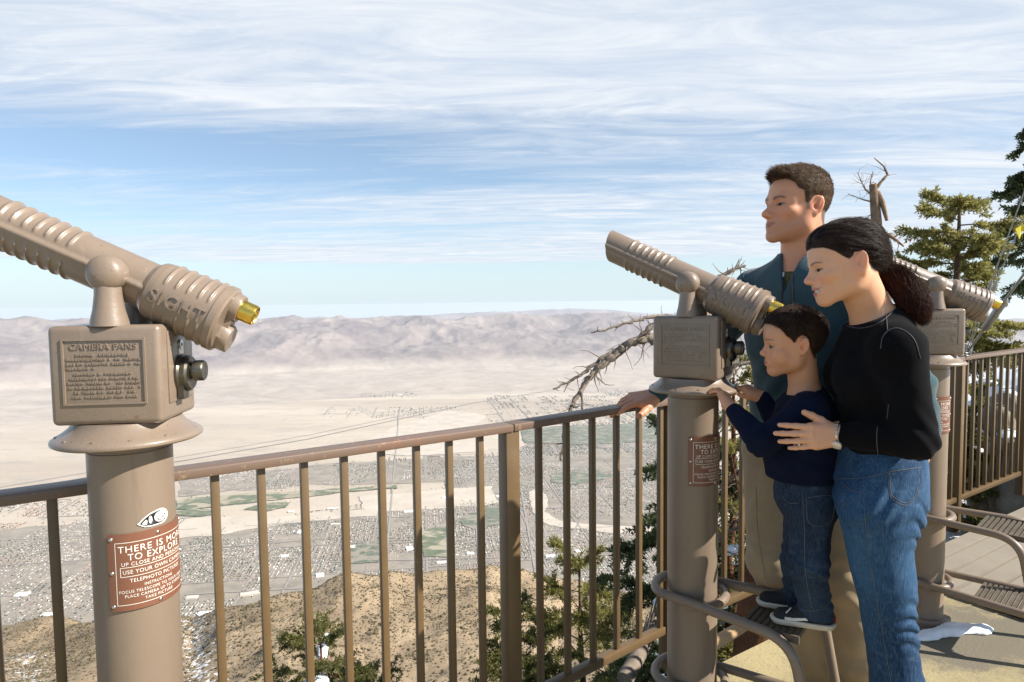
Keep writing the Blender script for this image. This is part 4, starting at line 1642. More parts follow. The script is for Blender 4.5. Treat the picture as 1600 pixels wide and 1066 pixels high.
    # lids
    e = d['eye']
    for sx in (-1, 1):
        el((sx * 0.031, 0.0735, -0.004), (0.0145, 0.0142, 0.0138), 0.005, 'u', lowz=False)
        el((sx * 0.0320, 0.0845, -0.0048), (0.0148, 0.0130, 0.0052 * e), 0.002, 's', lowz=False)
        S.bump(p(sx * 0.031, 0.086, 0.0045), V3(0.014, 0.010, 0.0018) * s, -0.0018 * s, M)
    # ears
    for sx in (-1, 1):
        rot = np.array(Matrix.Rotation(R(sx * 26), 3, 'Z') @ Matrix.Rotation(R(12), 3, 'X'))
        el((sx * 0.0805, -0.0185, -0.004), (0.0062, 0.0180, 0.0315), 0.006, rot=rot, lowz=False)
        el((sx * 0.0760, -0.0110, -0.033), (0.0055, 0.0085, 0.0090), 0.006, rot=rot, lowz=False)
        el((sx * 0.0875, -0.0165, -0.0020), (0.0055, 0.0118, 0.0225), 0.0030, 's', rot=rot, lowz=False)
        el((sx * 0.0850, -0.0085, -0.0100), (0.0125, 0.0075, 0.0090), 0.0025, 's', rot=rot, lowz=False)
        el((sx * 0.0835, -0.0205, 0.0015), (0.0040, 0.0040, 0.0150), 0.004, rot=rot, lowz=False)


def eyes(hf, parent, origin, iris=(0.10, 0.05, 0.02), gaze=(0, 0), lids=1.0, lowz=True):
    """two eyeballs with iris and pupil as small caps"""
    for sx in (-1, 1):
        c = hf.p(sx * 0.031, 0.0735, -0.004) - origin
        r_ = 0.0127 * hf.sc
        f = hf.M @ V3(math.sin(R(gaze[0])), math.cos(R(gaze[0])) * math.cos(R(gaze[1])), math.sin(R(gaze[1])))
        A = Matrix.Translation(c) @ Vector(f).to_track_quat('Z', 'Y').to_matrix().to_4x4()

        def cap(a0, a1, rr, n=10):
            return [(max(rr * math.sin(R(a)), 0.0001), rr * math.cos(R(a))) for a in np.linspace(a0, a1, n)]
        mb = MB().lathe(cap(180, 0, r_, 22), 28, A)
        eb = mb.build('eye', eye_white, parent, 180)
        ir = MB().lathe(cap(44, 0, r_ * 1.012, 8), 24, A).build('iris', iris_m if iris[0] > 0.09 else iris_d, eb, 180)
        MB().lathe(cap(18, 0, r_ * 1.02, 5), 20, A).build('pupil', blackm, eb, 180)


def skin_mat(name, tone):
    m, t, b = newmat(name)
    oc = t.n('ShaderNodeTexCoord').outputs['Object']
    at = t.n('ShaderNodeAttribute', attribute_name='tone').outputs['Color']
    n1 = t.noise(oc, 26, 6, 0.7)
    n2 = t.noise(oc, 260, 3, 0.6)
    c = t.mix(t.math('MULTIPLY', t.ramp(n1, [(0.35, 0), (0.7, 1)]), 0.55), at, t.mix(1.0, at, (1.04, 0.80, 0.74, 1), 'MULTIPLY'))
    t.set(b, 'Base Color', c)
    b.inputs['Roughness'].default_value = 0.46
    b.inputs['Specular IOR Level'].default_value = 0.42
    b.inputs['Subsurface Weight'].default_value = 0.22
    b.inputs['Subsurface Radius'].default_value = (1.0, 0.32, 0.16)
    b.inputs['Subsurface Scale'].default_value = 0.010
    bp = t.n('ShaderNodeBump', {'Strength': 0.16, 'Distance': 0.0008, 'Height': n2})
    t.L.new(bp.outputs[0], b.inputs['Normal'])
    return m


eye_white = mat('eye_white', (0.24, 0.19, 0.165), 0.6, var=0.05, vscale=100, spec=0.1)
iris_m = mat('iris_brown', (0.05, 0.025, 0.012), 0.5, var=0.2, vscale=300, spec=0.15)
iris_d = mat('iris_dark', (0.018, 0.010, 0.007), 0.5, var=0.2, vscale=300, spec=0.15)
blackm2 = blackm


def face_tone(hf, base, lips, brow, brow_w=0.0045, stubble=0.0, blush=0.12, hairc=None, hairfn=None, browlift=0.0):
    base, lips, brow = np.array(base), np.array(lips), np.array(brow)

    def f(P):
        l = hf.loc(P.copy())
        x, y, z = np.abs(l[:, 0]), l[:, 1], l[:, 2]
        c = np.tile(base, (len(P), 1))

        def mixin(w_, col):
            w_ = np.clip(w_, 0, 1)[:, None]
            return c * (1 - w_) + np.array(col) * w_
        near = (np.abs(l) < 0.16).all(1) & (y > -0.13)
        g = lambda a, b_, w1, w2: np.exp(-((a) / w1) ** 2 - ((b_) / w2) ** 2)
        front = np.clip((y - 0.03) / 0.02, 0, 1) * near
        # redder nose, cheeks, ears
        c = mixin(blush * front * (g(x - 0.04, z + 0.036, 0.022, 0.018) + 0.8 * g(x, z + 0.036, 0.016, 0.014)), base * np.array((1.14, 0.80, 0.76)))
        c = mixin(0.35 * near * (x > 0.074) * np.exp(-((y + 0.014) / 0.03) ** 2 - ((z + 0.005) / 0.04) ** 2), base * np.array((1.2, 0.72, 0.66)))
        if stubble:
            w_ = np.clip((-z - 0.036) / 0.04, 0, 1) * np.clip((0.135 + z) / 0.01, 0, 1) * np.clip((y + 0.005) / 0.02, 0, 1) * near
            w_ *= 1 - np.exp(-((x - 0.034) / 0.016) ** 2 - ((z + 0.048) / 0.016) ** 2) * 0.5
            c = mixin(stubble * w_, base * np.array((0.50, 0.47, 0.50)))
        # lips
        zc_ = -0.0725 - lipz[3]
        w_ = front * (y > 0.076) * np.exp(-(np.maximum(np.abs(z - zc_ - 0.001 - lipz[0] * (x / 0.025) ** 2) - lipz[1] * (1 - np.minimum((x / lipz[2]) ** 2, 1)), 0) / 0.0018) ** 2) * (x < lipz[2] + 0.002)
        c = mixin(0.85 * w_, lips)
        # dark corners of the mouth
        # brows
        xb = np.clip((x - 0.011) / 0.042, -0.5, 1.5)
        zb = 0.0185 + browlift + 0.006 * np.sin(np.clip(xb, 0, 1) * 2.2) - 0.004 * xb ** 2 * 1.2
        wb = np.exp(-((z - zb) / (brow_w * (1.05 - 0.55 * np.clip(xb, 0, 1)))) ** 2) * np.clip((xb + 0.02) / 0.10, 0, 1) * np.clip((1.05 - xb) / 0.12, 0, 1)
        c = mixin(0.85 * wb * near * (y > 0.03), brow)
        # lashes
        dx = (x - 0.0322) / 0.0158
        zl = -0.0046 + 0.0050 * np.sqrt(np.clip(1 - dx * dx, 0, 1))
        wl = np.exp(-((z - zl) / 0.0017) ** 2) * (np.abs(dx) < 1.08) * (y > 0.055) * near
        c = mixin(0.9 * wl, (0.015, 0.01, 0.008))
        if hairfn is not None:
            c = mixin(hairfn(l) * near, hairc)
        return c
    return f


lipz = [0.0035, 0.0085, 0.025, 0.0]


def poly_sd(poly, y, z):
    """signed distance to polygon, positive inside"""
    d = np.full(y.shape, 9.0)
    ins = np.zeros(y.shape, bool)
    n = len(poly)
    for i in range(n):
        (y0, z0), (y1, z1) = poly[i], poly[(i + 1) % n]
        ex, ez = y1 - y0, z1 - z0
        wx, wz = y - y0, z - z0
        tt = np.clip((wx * ex + wz * ez) / (ex * ex + ez * ez), 0, 1)
        d = np.minimum(d, np.hypot(wx - ex * tt, wz - ez * tt))
        c = ((z0 > z) != (z1 > z)) & (y < ex * (z - z0) / (ez + 1e-12) + y0)
        ins ^= c
    return np.where(ins, d, -d)


def swirl(P, k, seed, oct=3):
    """cheap smooth pseudo-noise in -1..1"""
    r_ = np.random.default_rng(seed)
    out = np.zeros(len(P))
    amp = 1.0
    tot = 0
    for o in range(oct):
        for _ in range(3):
            v = r_.normal(size=3)
            v /= np.linalg.norm(v)
            w_ = r_.normal(size=3)
            w_ /= np.linalg.norm(w_)
            out += amp * np.sin(P @ v * k + r_.uniform(0, 6) + 1.6 * np.sin(P @ w_ * k * 0.6 + r_.uniform(0, 6)))
            tot += amp * 0.75
        k *= 2.1
        amp *= 0.5
    return out / tot


def strands(name, polys, r0, m, parent, origin, taper=True):
    """many thin hair strips as one mesh (3-sided)"""
    Vs, Fs = [], []
    n = 0
    for P in polys:
        P = np.asarray(P) - origin
        k = len(P)
        T = np.gradient(P, axis=0)
        T /= np.linalg.norm(T, axis=1)[:, None] + 1e-9
        ref = np.array((0.31, 0.52, 0.79))
        u = np.cross(T, ref)
        u /= np.linalg.norm(u, axis=1)[:, None] + 1e-9
        w_ = np.cross(T, u)
        rr = r0 * (np.linspace(1, 0.15, k) if taper else np.ones(k))
        for a in (0, 2.1, 4.2):
            Vs.append(P + (u * math.cos(a) + w_ * math.sin(a)) * rr[:, None])
        i = np.arange(k - 1)
        for a in range(3):
            b = (a + 1) % 3
            Fs.append(np.stack([n + a * k + i, n + b * k + i, n + b * k + i + 1, n + a * k + i + 1], -1))
        n += 3 * k
    return mobj(name, npmesh(name, np.concatenate(Vs), np.concatenate(Fs), 180), m, parent)


def hair_mat(name, c1, c2, rough=0.42, scale=(1, 1, 1)):
    m, t, b = newmat(name)
    oc = t.n('ShaderNodeTexCoord').outputs['Object']
    ri = t.n('ShaderNodeNewGeometry').outputs['Random Per Island']
    n1 = t.noise(oc, 55, 5, 0.7, 1.0)
    f = t.math('ADD', t.math('MULTIPLY', n1, 0.7), t.math('MULTIPLY', ri, 0.35))
    c = t.mix(t.ramp(f, [(0.3, 0), (0.75, 1)]), (*c1, 1), (*c2, 1))
    t.set(b, 'Base Color', c)
    b.inputs['Roughness'].default_value = rough
    b.inputs['Specular IOR Level'].default_value = 0.22
    n2 = t.noise(oc, 300, 4, 0.7)
    bp = t.n('ShaderNodeBump', {'Strength': 0.5, 'Distance': 0.001, 'Height': n2})
    t.L.new(bp.outputs[0], b.inputs['Normal'])
    return m


def hand(S, wrist, d, n, thumb, sc, curls, spread=0.0, thumb_dir=None, fat=1.0, palm_k=0.012, bendback=0.0):
    """wrist point, d = direction of the fingers, n = back-of-hand normal, thumb = +1/-1 side (right-hand rule d x n),
    curls = per finger (mcp, pip, dip) in degrees"""
    d = np.array(d, float); d /= np.linalg.norm(d)
    n = np.array(n, float); n -= d * (n @ d); n /= np.linalg.norm(n)
    sd_ = np.cross(d, n) * thumb
    P = lambda x, y, z: wrist + (d * x + sd_ * y + n * z) * sc
    kn = [(0.090, 0.0275), (0.0945, 0.0085), (0.0890, -0.0105), (0.0795, -0.0275)]
    ln = [(0.042, 0.025, 0.019), (0.046, 0.029, 0.020), (0.042, 0.027, 0.019), (0.033, 0.020, 0.017)]
    rd = [0.0092, 0.0094, 0.0088, 0.0078]
    for i, (kx, ky) in enumerate(kn):
        S.rc(P(0.006, ky * 0.55, -0.001), P(kx * 0.96, ky, -0.001), 0.0145 * sc * fat, 0.0108 * sc * fat, palm_k)
        S.rc(P(0.02, ky * 0.7, -0.009), P(kx * 0.85, ky, -0.008), 0.012 * sc * fat, 0.010 * sc * fat, palm_k)
        a = R(spread) * (1.5 - i)
        dirf = d * math.cos(a) + sd_ * math.sin(a)
        pt = P(kx, ky, 0.0)
        S.el(pt, V3(1, 1, 1) * rd[i] * 1.12 * sc * fat, None, 0.006)
        ang = 0.0
        r_ = rd[i] * sc * fat
        for j in range(3):
            ang += R(curls[i][j])
            dv = dirf * math.cos(ang) - n * math.sin(ang)
            q = pt + dv * ln[i][j] * sc
            S.rc(pt, q, r_, r_ * 0.90, 0.004 if j else 0.005)
            pt = q
            r_ *= 0.90
    td = (0.60, 0.78, -0.25) if thumb_dir is None else thumb_dir
    td = np.array(td, float); td /= np.linalg.norm(td)
    tv = d * td[0] + sd_ * td[1] + n * td[2]
    t0 = P(0.020, 0.016, -0.008)
    t1 = t0 + tv * 0.040 * sc
    S.rc(t0, t1, 0.0155 * sc * fat, 0.0125 * sc * fat, 0.014)
    tv2 = tv * 0.9 + d * 0.35
    tv2 /= np.linalg.norm(tv2)
    t2 = t1 + tv2 * 0.030 * sc
    S.rc(t1, t2, 0.0118 * sc * fat, 0.0105 * sc * fat, 0.006)
    tv3 = tv * 0.8 + d * 0.55
    tv3 /= np.linalg.norm(tv3)
    S.rc(t2, t2 + tv3 * 0.024 * sc, 0.0104 * sc * fat, 0.0086 * sc * fat, 0.004)


def seam(name, pts, o, V, F, r_, m, parent, origin, lift=0.0, from_cam=True):
    """thin raised stitch line laid on a garment: rays from the lens side find the cloth"""
    bv = BVHTree.FromPolygons([tuple(v) for v in V], [tuple(int(i) for i in q) for q in F])
    out = []
    pts = [np.array(p, float) for p in pts]
    for i in range(len(pts) - 1):
        p1, p2 = pts[i], pts[i + 1]
        sharp = i > 0 and i < len(pts) - 2
        p0 = pts[i - 1] if i > 0 else 2 * p1 - p2
        p3 = pts[i + 2] if i < len(pts) - 2 else 2 * p2 - p1
        k = max(2, int(np.linalg.norm(p2 - p1) / 3))
        for j in range(k + (i == len(pts) - 2)):
            u = j / k
            q = 0.5 * (2 * p1 + (p2 - p0) * u + (2 * p0 - 5 * p1 + 4 * p2 - p3) * u * u + (3 * p1 - p0 - 3 * p2 + p3) * u ** 3)
            dr = Vector(ray(q[0], q[1])).normalized()
            hit = bv.ray_cast(Vector(CC), dr)
            if hit[0] is not None: out.append(np.array(hit[0] + hit[1] * lift) - origin)
    if len(out) < 2: return None
    runs = [[out[0]]]
    for p in out[1:]:
        if np.linalg.norm(p - runs[-1][-1]) < 0.05: runs[-1].append(p)
        else: runs.append([p])
    q = max(runs, key=len)
    if len(q) < 2: return None
    return MB().tube(q, r_, 6).build(name, m, parent, 60)
# ------------------------------------------------------------------ the man
skin_man = skin_mat("skin_man", None)
MAN_SKIN = (0.61, 0.30, 0.172)


def make_man():
    hf = HeadF((1274, 322), 2.035, 258, 4, 0, 0.99, lower=0.94)
    feet = V3(0.99, 2.18, 0.0)
    root = empty('person', tuple(feet))
    tag(root, 'tall man in teal fleece jacket and khaki trousers with one hand on the railing', 'person')
    az = 234
    T = frame(az)                      # torso frame
    nb = W(1250, 418, 2.12)            # base of the neck
    rt, fw = T[:, 0], T[:, 1]
    U = V3(0, 0, 1)
    shR = nb + rt * 0.172 + U * -0.070
    shL = nb - rt * 0.172 + U * -0.070
    pelv = V3(nb[0] + 0.035, nb[1] + 0.045, 0.97)
    chest = nb * 0.62 + pelv * 0.38 + fw * 0.012 + U * 0.02
    # joints of the arms
    hR = W(1023, 618, 2.51)
    wrR = hR
    elR = (shR + wrR) / 2 + V3(0.02, 0.06, -0.05)
    elL = W(1428, 600, 1.93)
    wrL = W(1448, 672, 1.93)
    hipR = pelv + rt * 0.095 - U * 0.06
    hipL = pelv - rt * 0.095 - U * 0.06
    kneeR = W(1212, 880, 2.10)
    kneeL = W(1318, 905, 2.06)
    ankR = W(1296, 1080, 2.20); ankR = V3(1.12, 2.22, 0.09)
    ankL = V3(1.20, 2.12, 0.09)
    # body
    S = SDF()
    S.el(chest + fw * 0.0, V3(0.165, 0.105, 0.22), T, 0.05)
    S.el(pelv + U * 0.06, V3(0.15, 0.10, 0.17), T, 0.05)
    S.rc(nb + U * -0.03, shR, 0.055, 0.05, 0.05).rc(nb + U * -0.03, shL, 0.055, 0.05, 0.05)
    for sh, el_, wr in ((shR, elR, wrR), (shL, elL, wrL)):
        S.rc(sh, el_, 0.05, 0.038, 0.03).rc(el_, wr, 0.040, 0.028, 0.03)
    for hp, kn, an in ((hipR, kneeR, ankR), (hipL, kneeL, ankL)):
        S.rc(hp, kn, 0.085, 0.055, 0.05).rc(kn, an, 0.055, 0.038, 0.03)
        S.rc(an - U * 0.05, an - U * 0.055 + fw * 0.15, 0.034, 0.03, 0.02)
    add_head(S, hf, dict(jaw=0.003, brow=1.10, nose=0.95, nosew=1.08, chin=0.0, lip=0.85, lipin=0.0012, eye=0.52), nb - fw * 0.012, 0.064)
    # right hand lying over the rail
    hd = W(925, 637, 2.385) - wrR
    hand(S, wrR, hd, V3(-0.25, -0.45, 0.86), -1, 1.17, [(4, 14, 10), (10, 24, 14), (16, 34, 18), (24, 44, 22)], 3.0, (0.80, 0.50, -0.30), fat=1.1)
    # left hand hanging
    hand(S, wrL, V3(-0.02, 0.0, -1), V3(0.75, -0.65, 0), 1, 1.0, [(18, 25, 15)] * 4, 2.0)
    lo, hi = V3(0.35, 1.75, -0.02), V3(1.45, 2.72, 1.95)
    hl = [(.14, .080), (.072, .078), (.056, .066), (.047, .046), (.030, .040), (.0235, .012), (.019, -.022), (.004, -.022), (.003, .004), (-.004, .026), (-.030, .028), (-.040, -.004), (-.048, -.048), (-.064, -.078), (-.2, -.078), (-.2, .25), (.14, .25)]
    hfn = lambda l: np.clip(poly_sd(hl, l[:, 1], l[:, 2]) / 0.010 + 0.35, 0, 1) * 0.9
    tone = face_tone(hf, MAN_SKIN, (0.34, 0.125, 0.095), (0.035, 0.02, 0.013), 0.0058, 0.30, 0.5, (0.075, 0.045, 0.027), hfn, -0.0035)
    ob, V, F = sdf_obj('body', S, lo, hi, 0.0028, skin_man, root, feet, 1, tone)
    eyes(hf, root, feet, (0.05, 0.03, 0.02), (6, 0))
    # hair
    Hs = SDF()
    add_head(Hs, hf, dict())
    Hs.ops = [o for o in Hs.ops if o[0] != 'bp'][:3]

    def hair(P, d):
        l = hf.loc(P.copy())
        m_ = poly_sd(hl, l[:, 1], l[:, 2])
        top = np.clip((l[:, 2] - 0.03) / 0.08, 0, 1)
        frontq = np.clip((l[:, 1] - 0.045) / 0.04, 0, 1) * top
        th = 0.004 + 0.013 * top + 0.010 * frontq
        n_ = swirl(l * np.array((1.3, 1.0, 1.0)), 210, 5, 2) * 0.0012 * (0.5 + top)
        tt = th * np.clip(m_ / 0.013, 0, 1) ** 0.7 - 0.004 * (m_ < 0.0) + n_ * np.clip(m_ / 0.01, 0, 1)
        return d / hf.sc * hf.sc - tt
    Hs.fn(hair)
    hm1 = hair_mat('hair_brown', (0.050, 0.028, 0.015), (0.125, 0.072, 0.038), 0.65)
    oh, HV, HF = sdf_obj('hair', Hs, hf.o - 0.16, hf.o + 0.19, 0.0028, hm1, root, feet, 0)
    # short strands standing out of it
    r_ = np.random.default_rng(3)
    l = hf.loc(HV.copy())
    md = poly_sd(hl, l[:, 1], l[:, 2])
    idx = r_.permutation(np.nonzero((md > 0.001) & (np.linalg.norm(l - np.array((0, -0.01, 0.03)), axis=1) > 0.07))[0])[:8500]
    polys = []
    for i in idx:
        li = l[i]
        rad = li - np.array((0, -0.012, 0.02))
        rad /= np.linalg.norm(rad)
        top = np.clip((li[2] - 0.03) / 0.08, 0, 1)
        fr = np.clip((li[1] - 0.035) / 0.045, 0, 1) * top
        comb = np.array((0, 0.75 * top + 0.2, -0.9 * (1 - top) + 0.55 * fr)) + r_.normal(size=3) * 0.28
        dl = rad * (0.55 + 0.3 * fr) + comb * 0.75
        dl /= np.linalg.norm(dl)
        L = (0.006 + 0.007 * top + 0.006 * fr) * r_.uniform(0.6, 1.2)
        dw = hf.M @ dl
        p0 = HV[i] - dw * 0.002
        polys.append([p0, p0 + dw * L * 0.55, p0 + dw * L + (hf.M @ np.array((0, 0.002, -0.001)))])
    strands('hair_strands', polys, 0.0007, hm1, oh, feet)

    # --- jacket
    jm, t, b = newmat('teal_fleece')
    oc = t.n('ShaderNodeTexCoord').outputs['Object']
    n1 = t.noise(oc, 9, 5, 0.6)
    n2 = t.noise(oc, 420, 3, 0.6)
    vo = t.n('ShaderNodeTexVoronoi', {'Scale': 330.0, 'Randomness': 0.45})
    t.L.new(oc, vo.inputs['Vector'])
    c = t.mix(t.ramp(n1, [(0.3, 0), (0.7, 1)]), (0.036, 0.078, 0.096, 1), (0.052, 0.104, 0.125, 1))
    c = t.mix(t.ramp(vo.outputs['Distance'], [(0.25, 0.0), (0.7, 0.6)]), c, (0.018, 0.050, 0.065, 1))
    t.set(b, 'Base Color', c)
    b.inputs['Roughness'].default_value = 0.9
    b.inputs['Sheen Weight'].default_value = 0.25
    b.inputs['Specular IOR Level'].default_value = 0.15
    bp = t.n('ShaderNodeBump', {'Strength': 0.5, 'Distance': 0.0015, 'Height': t.math('SUBTRACT', n2, vo.outputs['Distance'])})
    t.L.new(bp.outputs[0], b.inputs['Normal'])
    J = SDF()
    J.el(chest, V3(0.188, 0.130, 0.245), T, 0.06)
    J.el(pelv + U * 0.10, V3(0.178, 0.130, 0.19), T, 0.06)
    J.rc(nb + U * -0.035, shR - rt * 0.01, 0.066, 0.064, 0.06).rc(nb + U * -0.035, shL + rt * 0.01, 0.066, 0.064, 0.06)
    for sh, el_, wr in ((shR, elR, wrR), (shL, elL, wrL)):
        w2 = el_ + (wr - el_) * 0.94
        J.rc(sh, el_, 0.068, 0.054, 0.035).rc(el_, w2, 0.055, 0.040, 0.03)
    # stand collar
    cb = nb + U * 0.022 - fw * 0.004
    J.rc(nb - U * 0.02, nb + U * 0.050 - fw * 0.018, 0.080, 0.069, 0.02)

    def jf(P, d):
        l = (P - nb) @ T
        d = d + swirl(P, 22, 21, 3) * 0.0065
        # folds running down from the shoulders, cuffs, hem
        d = d - 0.0035 * np.sin((l[:, 2] * 1.0 + l[:, 0] * 0.7) * 70 + 2 * np.sin(l[:, 0] * 17)) * np.exp(-((l[:, 2] + 0.40) / 0.12) ** 2)
        # neck opening: a cone leaving a V in front, hollow collar
        ax = P - (nb - fw * 0.018)
        rad = np.linalg.norm(ax - np.outer(ax @ U, U), axis=1)
        inner = 0.062 - rad
        up = ax @ U
        d = np.where(up > -0.06, np.maximum(d, np.where(up > -0.03, inner, -1)), d)
        vop = 0.026 - np.abs(l[:, 0] + 0.008) + 0.30 * (l[:, 2] - 0.0)
        vcut = np.where((l[:, 1] > 0.02) & (l[:, 2] > -0.09), vop, -1)
        d = np.maximum(d, np.minimum(vcut, 0.03))
        d = np.maximum(d, (P[:, 2] - (nb[2] + 0.048 + 0.012 * (l[:, 1] < 0.0))))
        d = np.maximum(d, 0.885 - P[:, 2])
        return d
    J.fn(jf)
    oj, JV, JF = sdf_obj('jacket', J, V3(0.4, 1.7, 0.86), V3(1.5, 2.6, 1.72), 0.0036, jm, root, feet, 1)
    # shirt in the collar opening
    Sh = SDF()
    Sh.rc(nb - U * 0.055 + fw * 0.006, nb - U * 0.005 - fw * 0.006, 0.080, 0.070, 0.02)
    def shf(P, d):
        l = (P - nb) @ T
        return np.maximum(d, l[:, 2] - 0.004 + 0.25 * l[:, 1])
    Sh.fn(shf)
    olive = mat('olive_shirt', (0.085, 0.088, 0.045), 0.9, var=0.15, vscale=30, spec=0.1)
    sdf_obj('shirt', Sh, nb - 0.2, nb + 0.15, 0.004, olive, root, feet, 1)
    dkz = mat('zip_black', (0.02, 0.022, 0.028), 0.5, var=0.1)
    seam('zip', [(1238, 424), (1239, 460), (1240, 520), (1240, 560)], oj, JV, JF, 0.0042, dkz, oj, feet, 0.0)
    z1 = seam('zip_teeth', [(1238, 424), (1239, 460), (1240, 520), (1240, 560)], oj, JV, JF, 0.0011, dkmetal, oj, feet, 0.0035)
    seam('pocket_zip', [(1223, 428), (1222, 452), (1221, 478)], oj, JV, JF, 0.0036, dkz, oj, feet, 0.0005)
    seam('pocket_zip', [(1223, 427), (1223, 434)], oj, JV, JF, 0.0050, steel, oj, feet, 0.002)
    seam('seam', [(1168, 410), (1160, 440), (1157, 480)], oj, JV, JF, 0.0018, jm, oj, feet, 0.0005)

    # --- trousers
    km, t, b = newmat('khaki_cotton')
    oc = t.n('ShaderNodeTexCoord').outputs['Object']
    n1 = t.noise(oc, 7, 6, 0.65)
    n2 = t.noise(oc, 420, 2, 0.6)
    c = t.mix(t.ramp(n1, [(0.3, 0), (0.7, 1)]), (0.34, 0.25, 0.145, 1), (0.42, 0.32, 0.20, 1))
    t.set(b, 'Base Color', c)
    b.inputs['Roughness'].default_value = 0.92
    b.inputs['Specular IOR Level'].default_value = 0.15
    b.inputs['Sheen Weight'].default_value = 0.2
    bp = t.n('ShaderNodeBump', {'Strength': 0.3, 'Distance': 0.0012, 'Height': t.math('ADD', n1, t.math('MULTIPLY', n2, 0.4))})
    t.L.new(bp.outputs[0], b.inputs['Normal'])
    K = SDF()
    K.el(pelv + U * 0.03, V3(0.170, 0.125, 0.15), T, 0.05)
    for hp, kn, an in ((hipR, kneeR, ankR), (hipL, kneeL, ankL)):
        K.rc(hp, kn, 0.112, 0.085, 0.05).rc(kn, an, 0.086, 0.090, 0.03)

    def kf(P, d):
        d = d + swirl(P, 15, 33, 3) * 0.012
        for kn in (kneeR, kneeL):
            w_ = np.exp(-(np.linalg.norm(P - kn, axis=1) / 0.15) ** 2)
            d = d + 0.003 * w_ * np.sin((P[:, 2] + 0.35 * P[:, 0]) * 95 + 2.0 * np.sin(P[:, 0] * 40))
        for an in (ankR, ankL):
            w_ = np.exp(-(np.linalg.norm(P - an - V3(0, 0, 0.10), axis=1) / 0.16) ** 2)
            d = d + 0.0055 * w_ * np.sin((P[:, 2] + 0.3 * P[:, 0]) * 62 + 1.5 * np.sin(P[:, 0] * 30))
        d = np.maximum(d, P[:, 2] - 1.02)
        return np.maximum(d, 0.035 - P[:, 2])
    K.fn(kf)
    ok_, KV, KF = sdf_obj('trousers', K, V3(0.6, 1.75, 0.0), V3(1.4, 2.6, 1.1), 0.0042, km, root, feet, 1)
    seam('seam', [(1181, 760), (1184, 830), (1196, 905)], ok_, KV, KF, 0.0016, km, ok_, feet, 0.0008)
    # shoes
    shoe = mat('man_shoe', (0.13, 0.075, 0.04), 0.6, var=0.2, vscale=20)
    for an in (ankR, ankL):
        B_ = SDF()
        B_.rc(an - U * 0.045 - fw * 0.03, an - U * 0.05 + fw * 0.17, 0.046, 0.040, 0.02).rc(an, an - U * 0.04 + fw * 0.06, 0.048, 0.046, 0.02)
        B_.fn(lambda P, d: np.maximum(d, 0.004 - P[:, 2]))
        sdf_obj('shoe', B_, an - V3(0.3, 0.3, 0.12), an + V3(0.3, 0.3, 0.15), 0.006, shoe, root, feet, 1)
    return hf


hf_man = make_man()
# ------------------------------------------------------------------ denim
def denim(name, dark, mid, light, wear=(0.45, 0.75), scale=5.0):
    m, t, b = newmat(name)
    oc = t.n('ShaderNodeTexCoord').outputs['Object']
    n1 = t.noise(t.mapping(oc, (1, 1, 0.55)), scale, 6, 0.65)
    n2 = t.noise(t.mapping(oc, (1, 1, 0.12)), 330, 3, 0.7)
    n3 = t.noise(t.mapping(oc, (1, 1, 2.6)), 26, 4, 0.6)
    c = t.mix(t.ramp(n1, [(wear[0], 0), (wear[1], 1)]), (*dark, 1), (*mid, 1))
    c = t.mix(t.math('MULTIPLY', t.ramp(n3, [(0.58, 0), (0.85, 1)]), 0.5), c, (*light, 1))
    c = t.mix(t.math('MULTIPLY', t.ramp(n2, [(0.45, 0), (0.7, 1)]), 0.35), c, (*light, 1))
    t.set(b, 'Base Color', c)
    b.inputs['Roughness'].default_value = 0.85
    b.inputs['Specular IOR Level'].default_value = 0.2
    bp = t.n('ShaderNodeBump', {'Strength': 0.35, 'Distance': 0.001, 'Height': n2})
    t.L.new(bp.outputs[0], b.inputs['Normal'])
    return m


def knit(name, col, col2):
    m, t, b = newmat(name)
    oc = t.n('ShaderNodeTexCoord').outputs['Object']
    n1 = t.noise(oc, 11, 5, 0.6)
    n2 = t.noise(oc, 520, 3, 0.6)
    c = t.mix(t.ramp(n1, [(0.35, 0), (0.7, 1)]), (*col, 1), (*col2, 1))
    t.set(b, 'Base Color', c)
    b.inputs['Roughness'].default_value = 0.92
    b.inputs['Specular IOR Level'].default_value = 0.06
    b.inputs['Sheen Weight'].default_value = 0.02
    bp = t.n('ShaderNodeBump', {'Strength': 0.35, 'Distance': 0.0012, 'Height': n2})
    t.L.new(bp.outputs[0], b.inputs['Normal'])
    return m


thread = mat('grey_thread', (0.085, 0.08, 0.088), 0.8, var=0.2, vscale=200)
tan_thread = mat('tan_thread', (0.095, 0.095, 0.10), 0.8, var=0.4, vscale=200)
UP = V3(0, 0, 1)

# ------------------------------------------------------------------ the woman
skin_woman = skin_mat('skin_woman', None)
WOMAN_SKIN = (0.69, 0.385, 0.232)


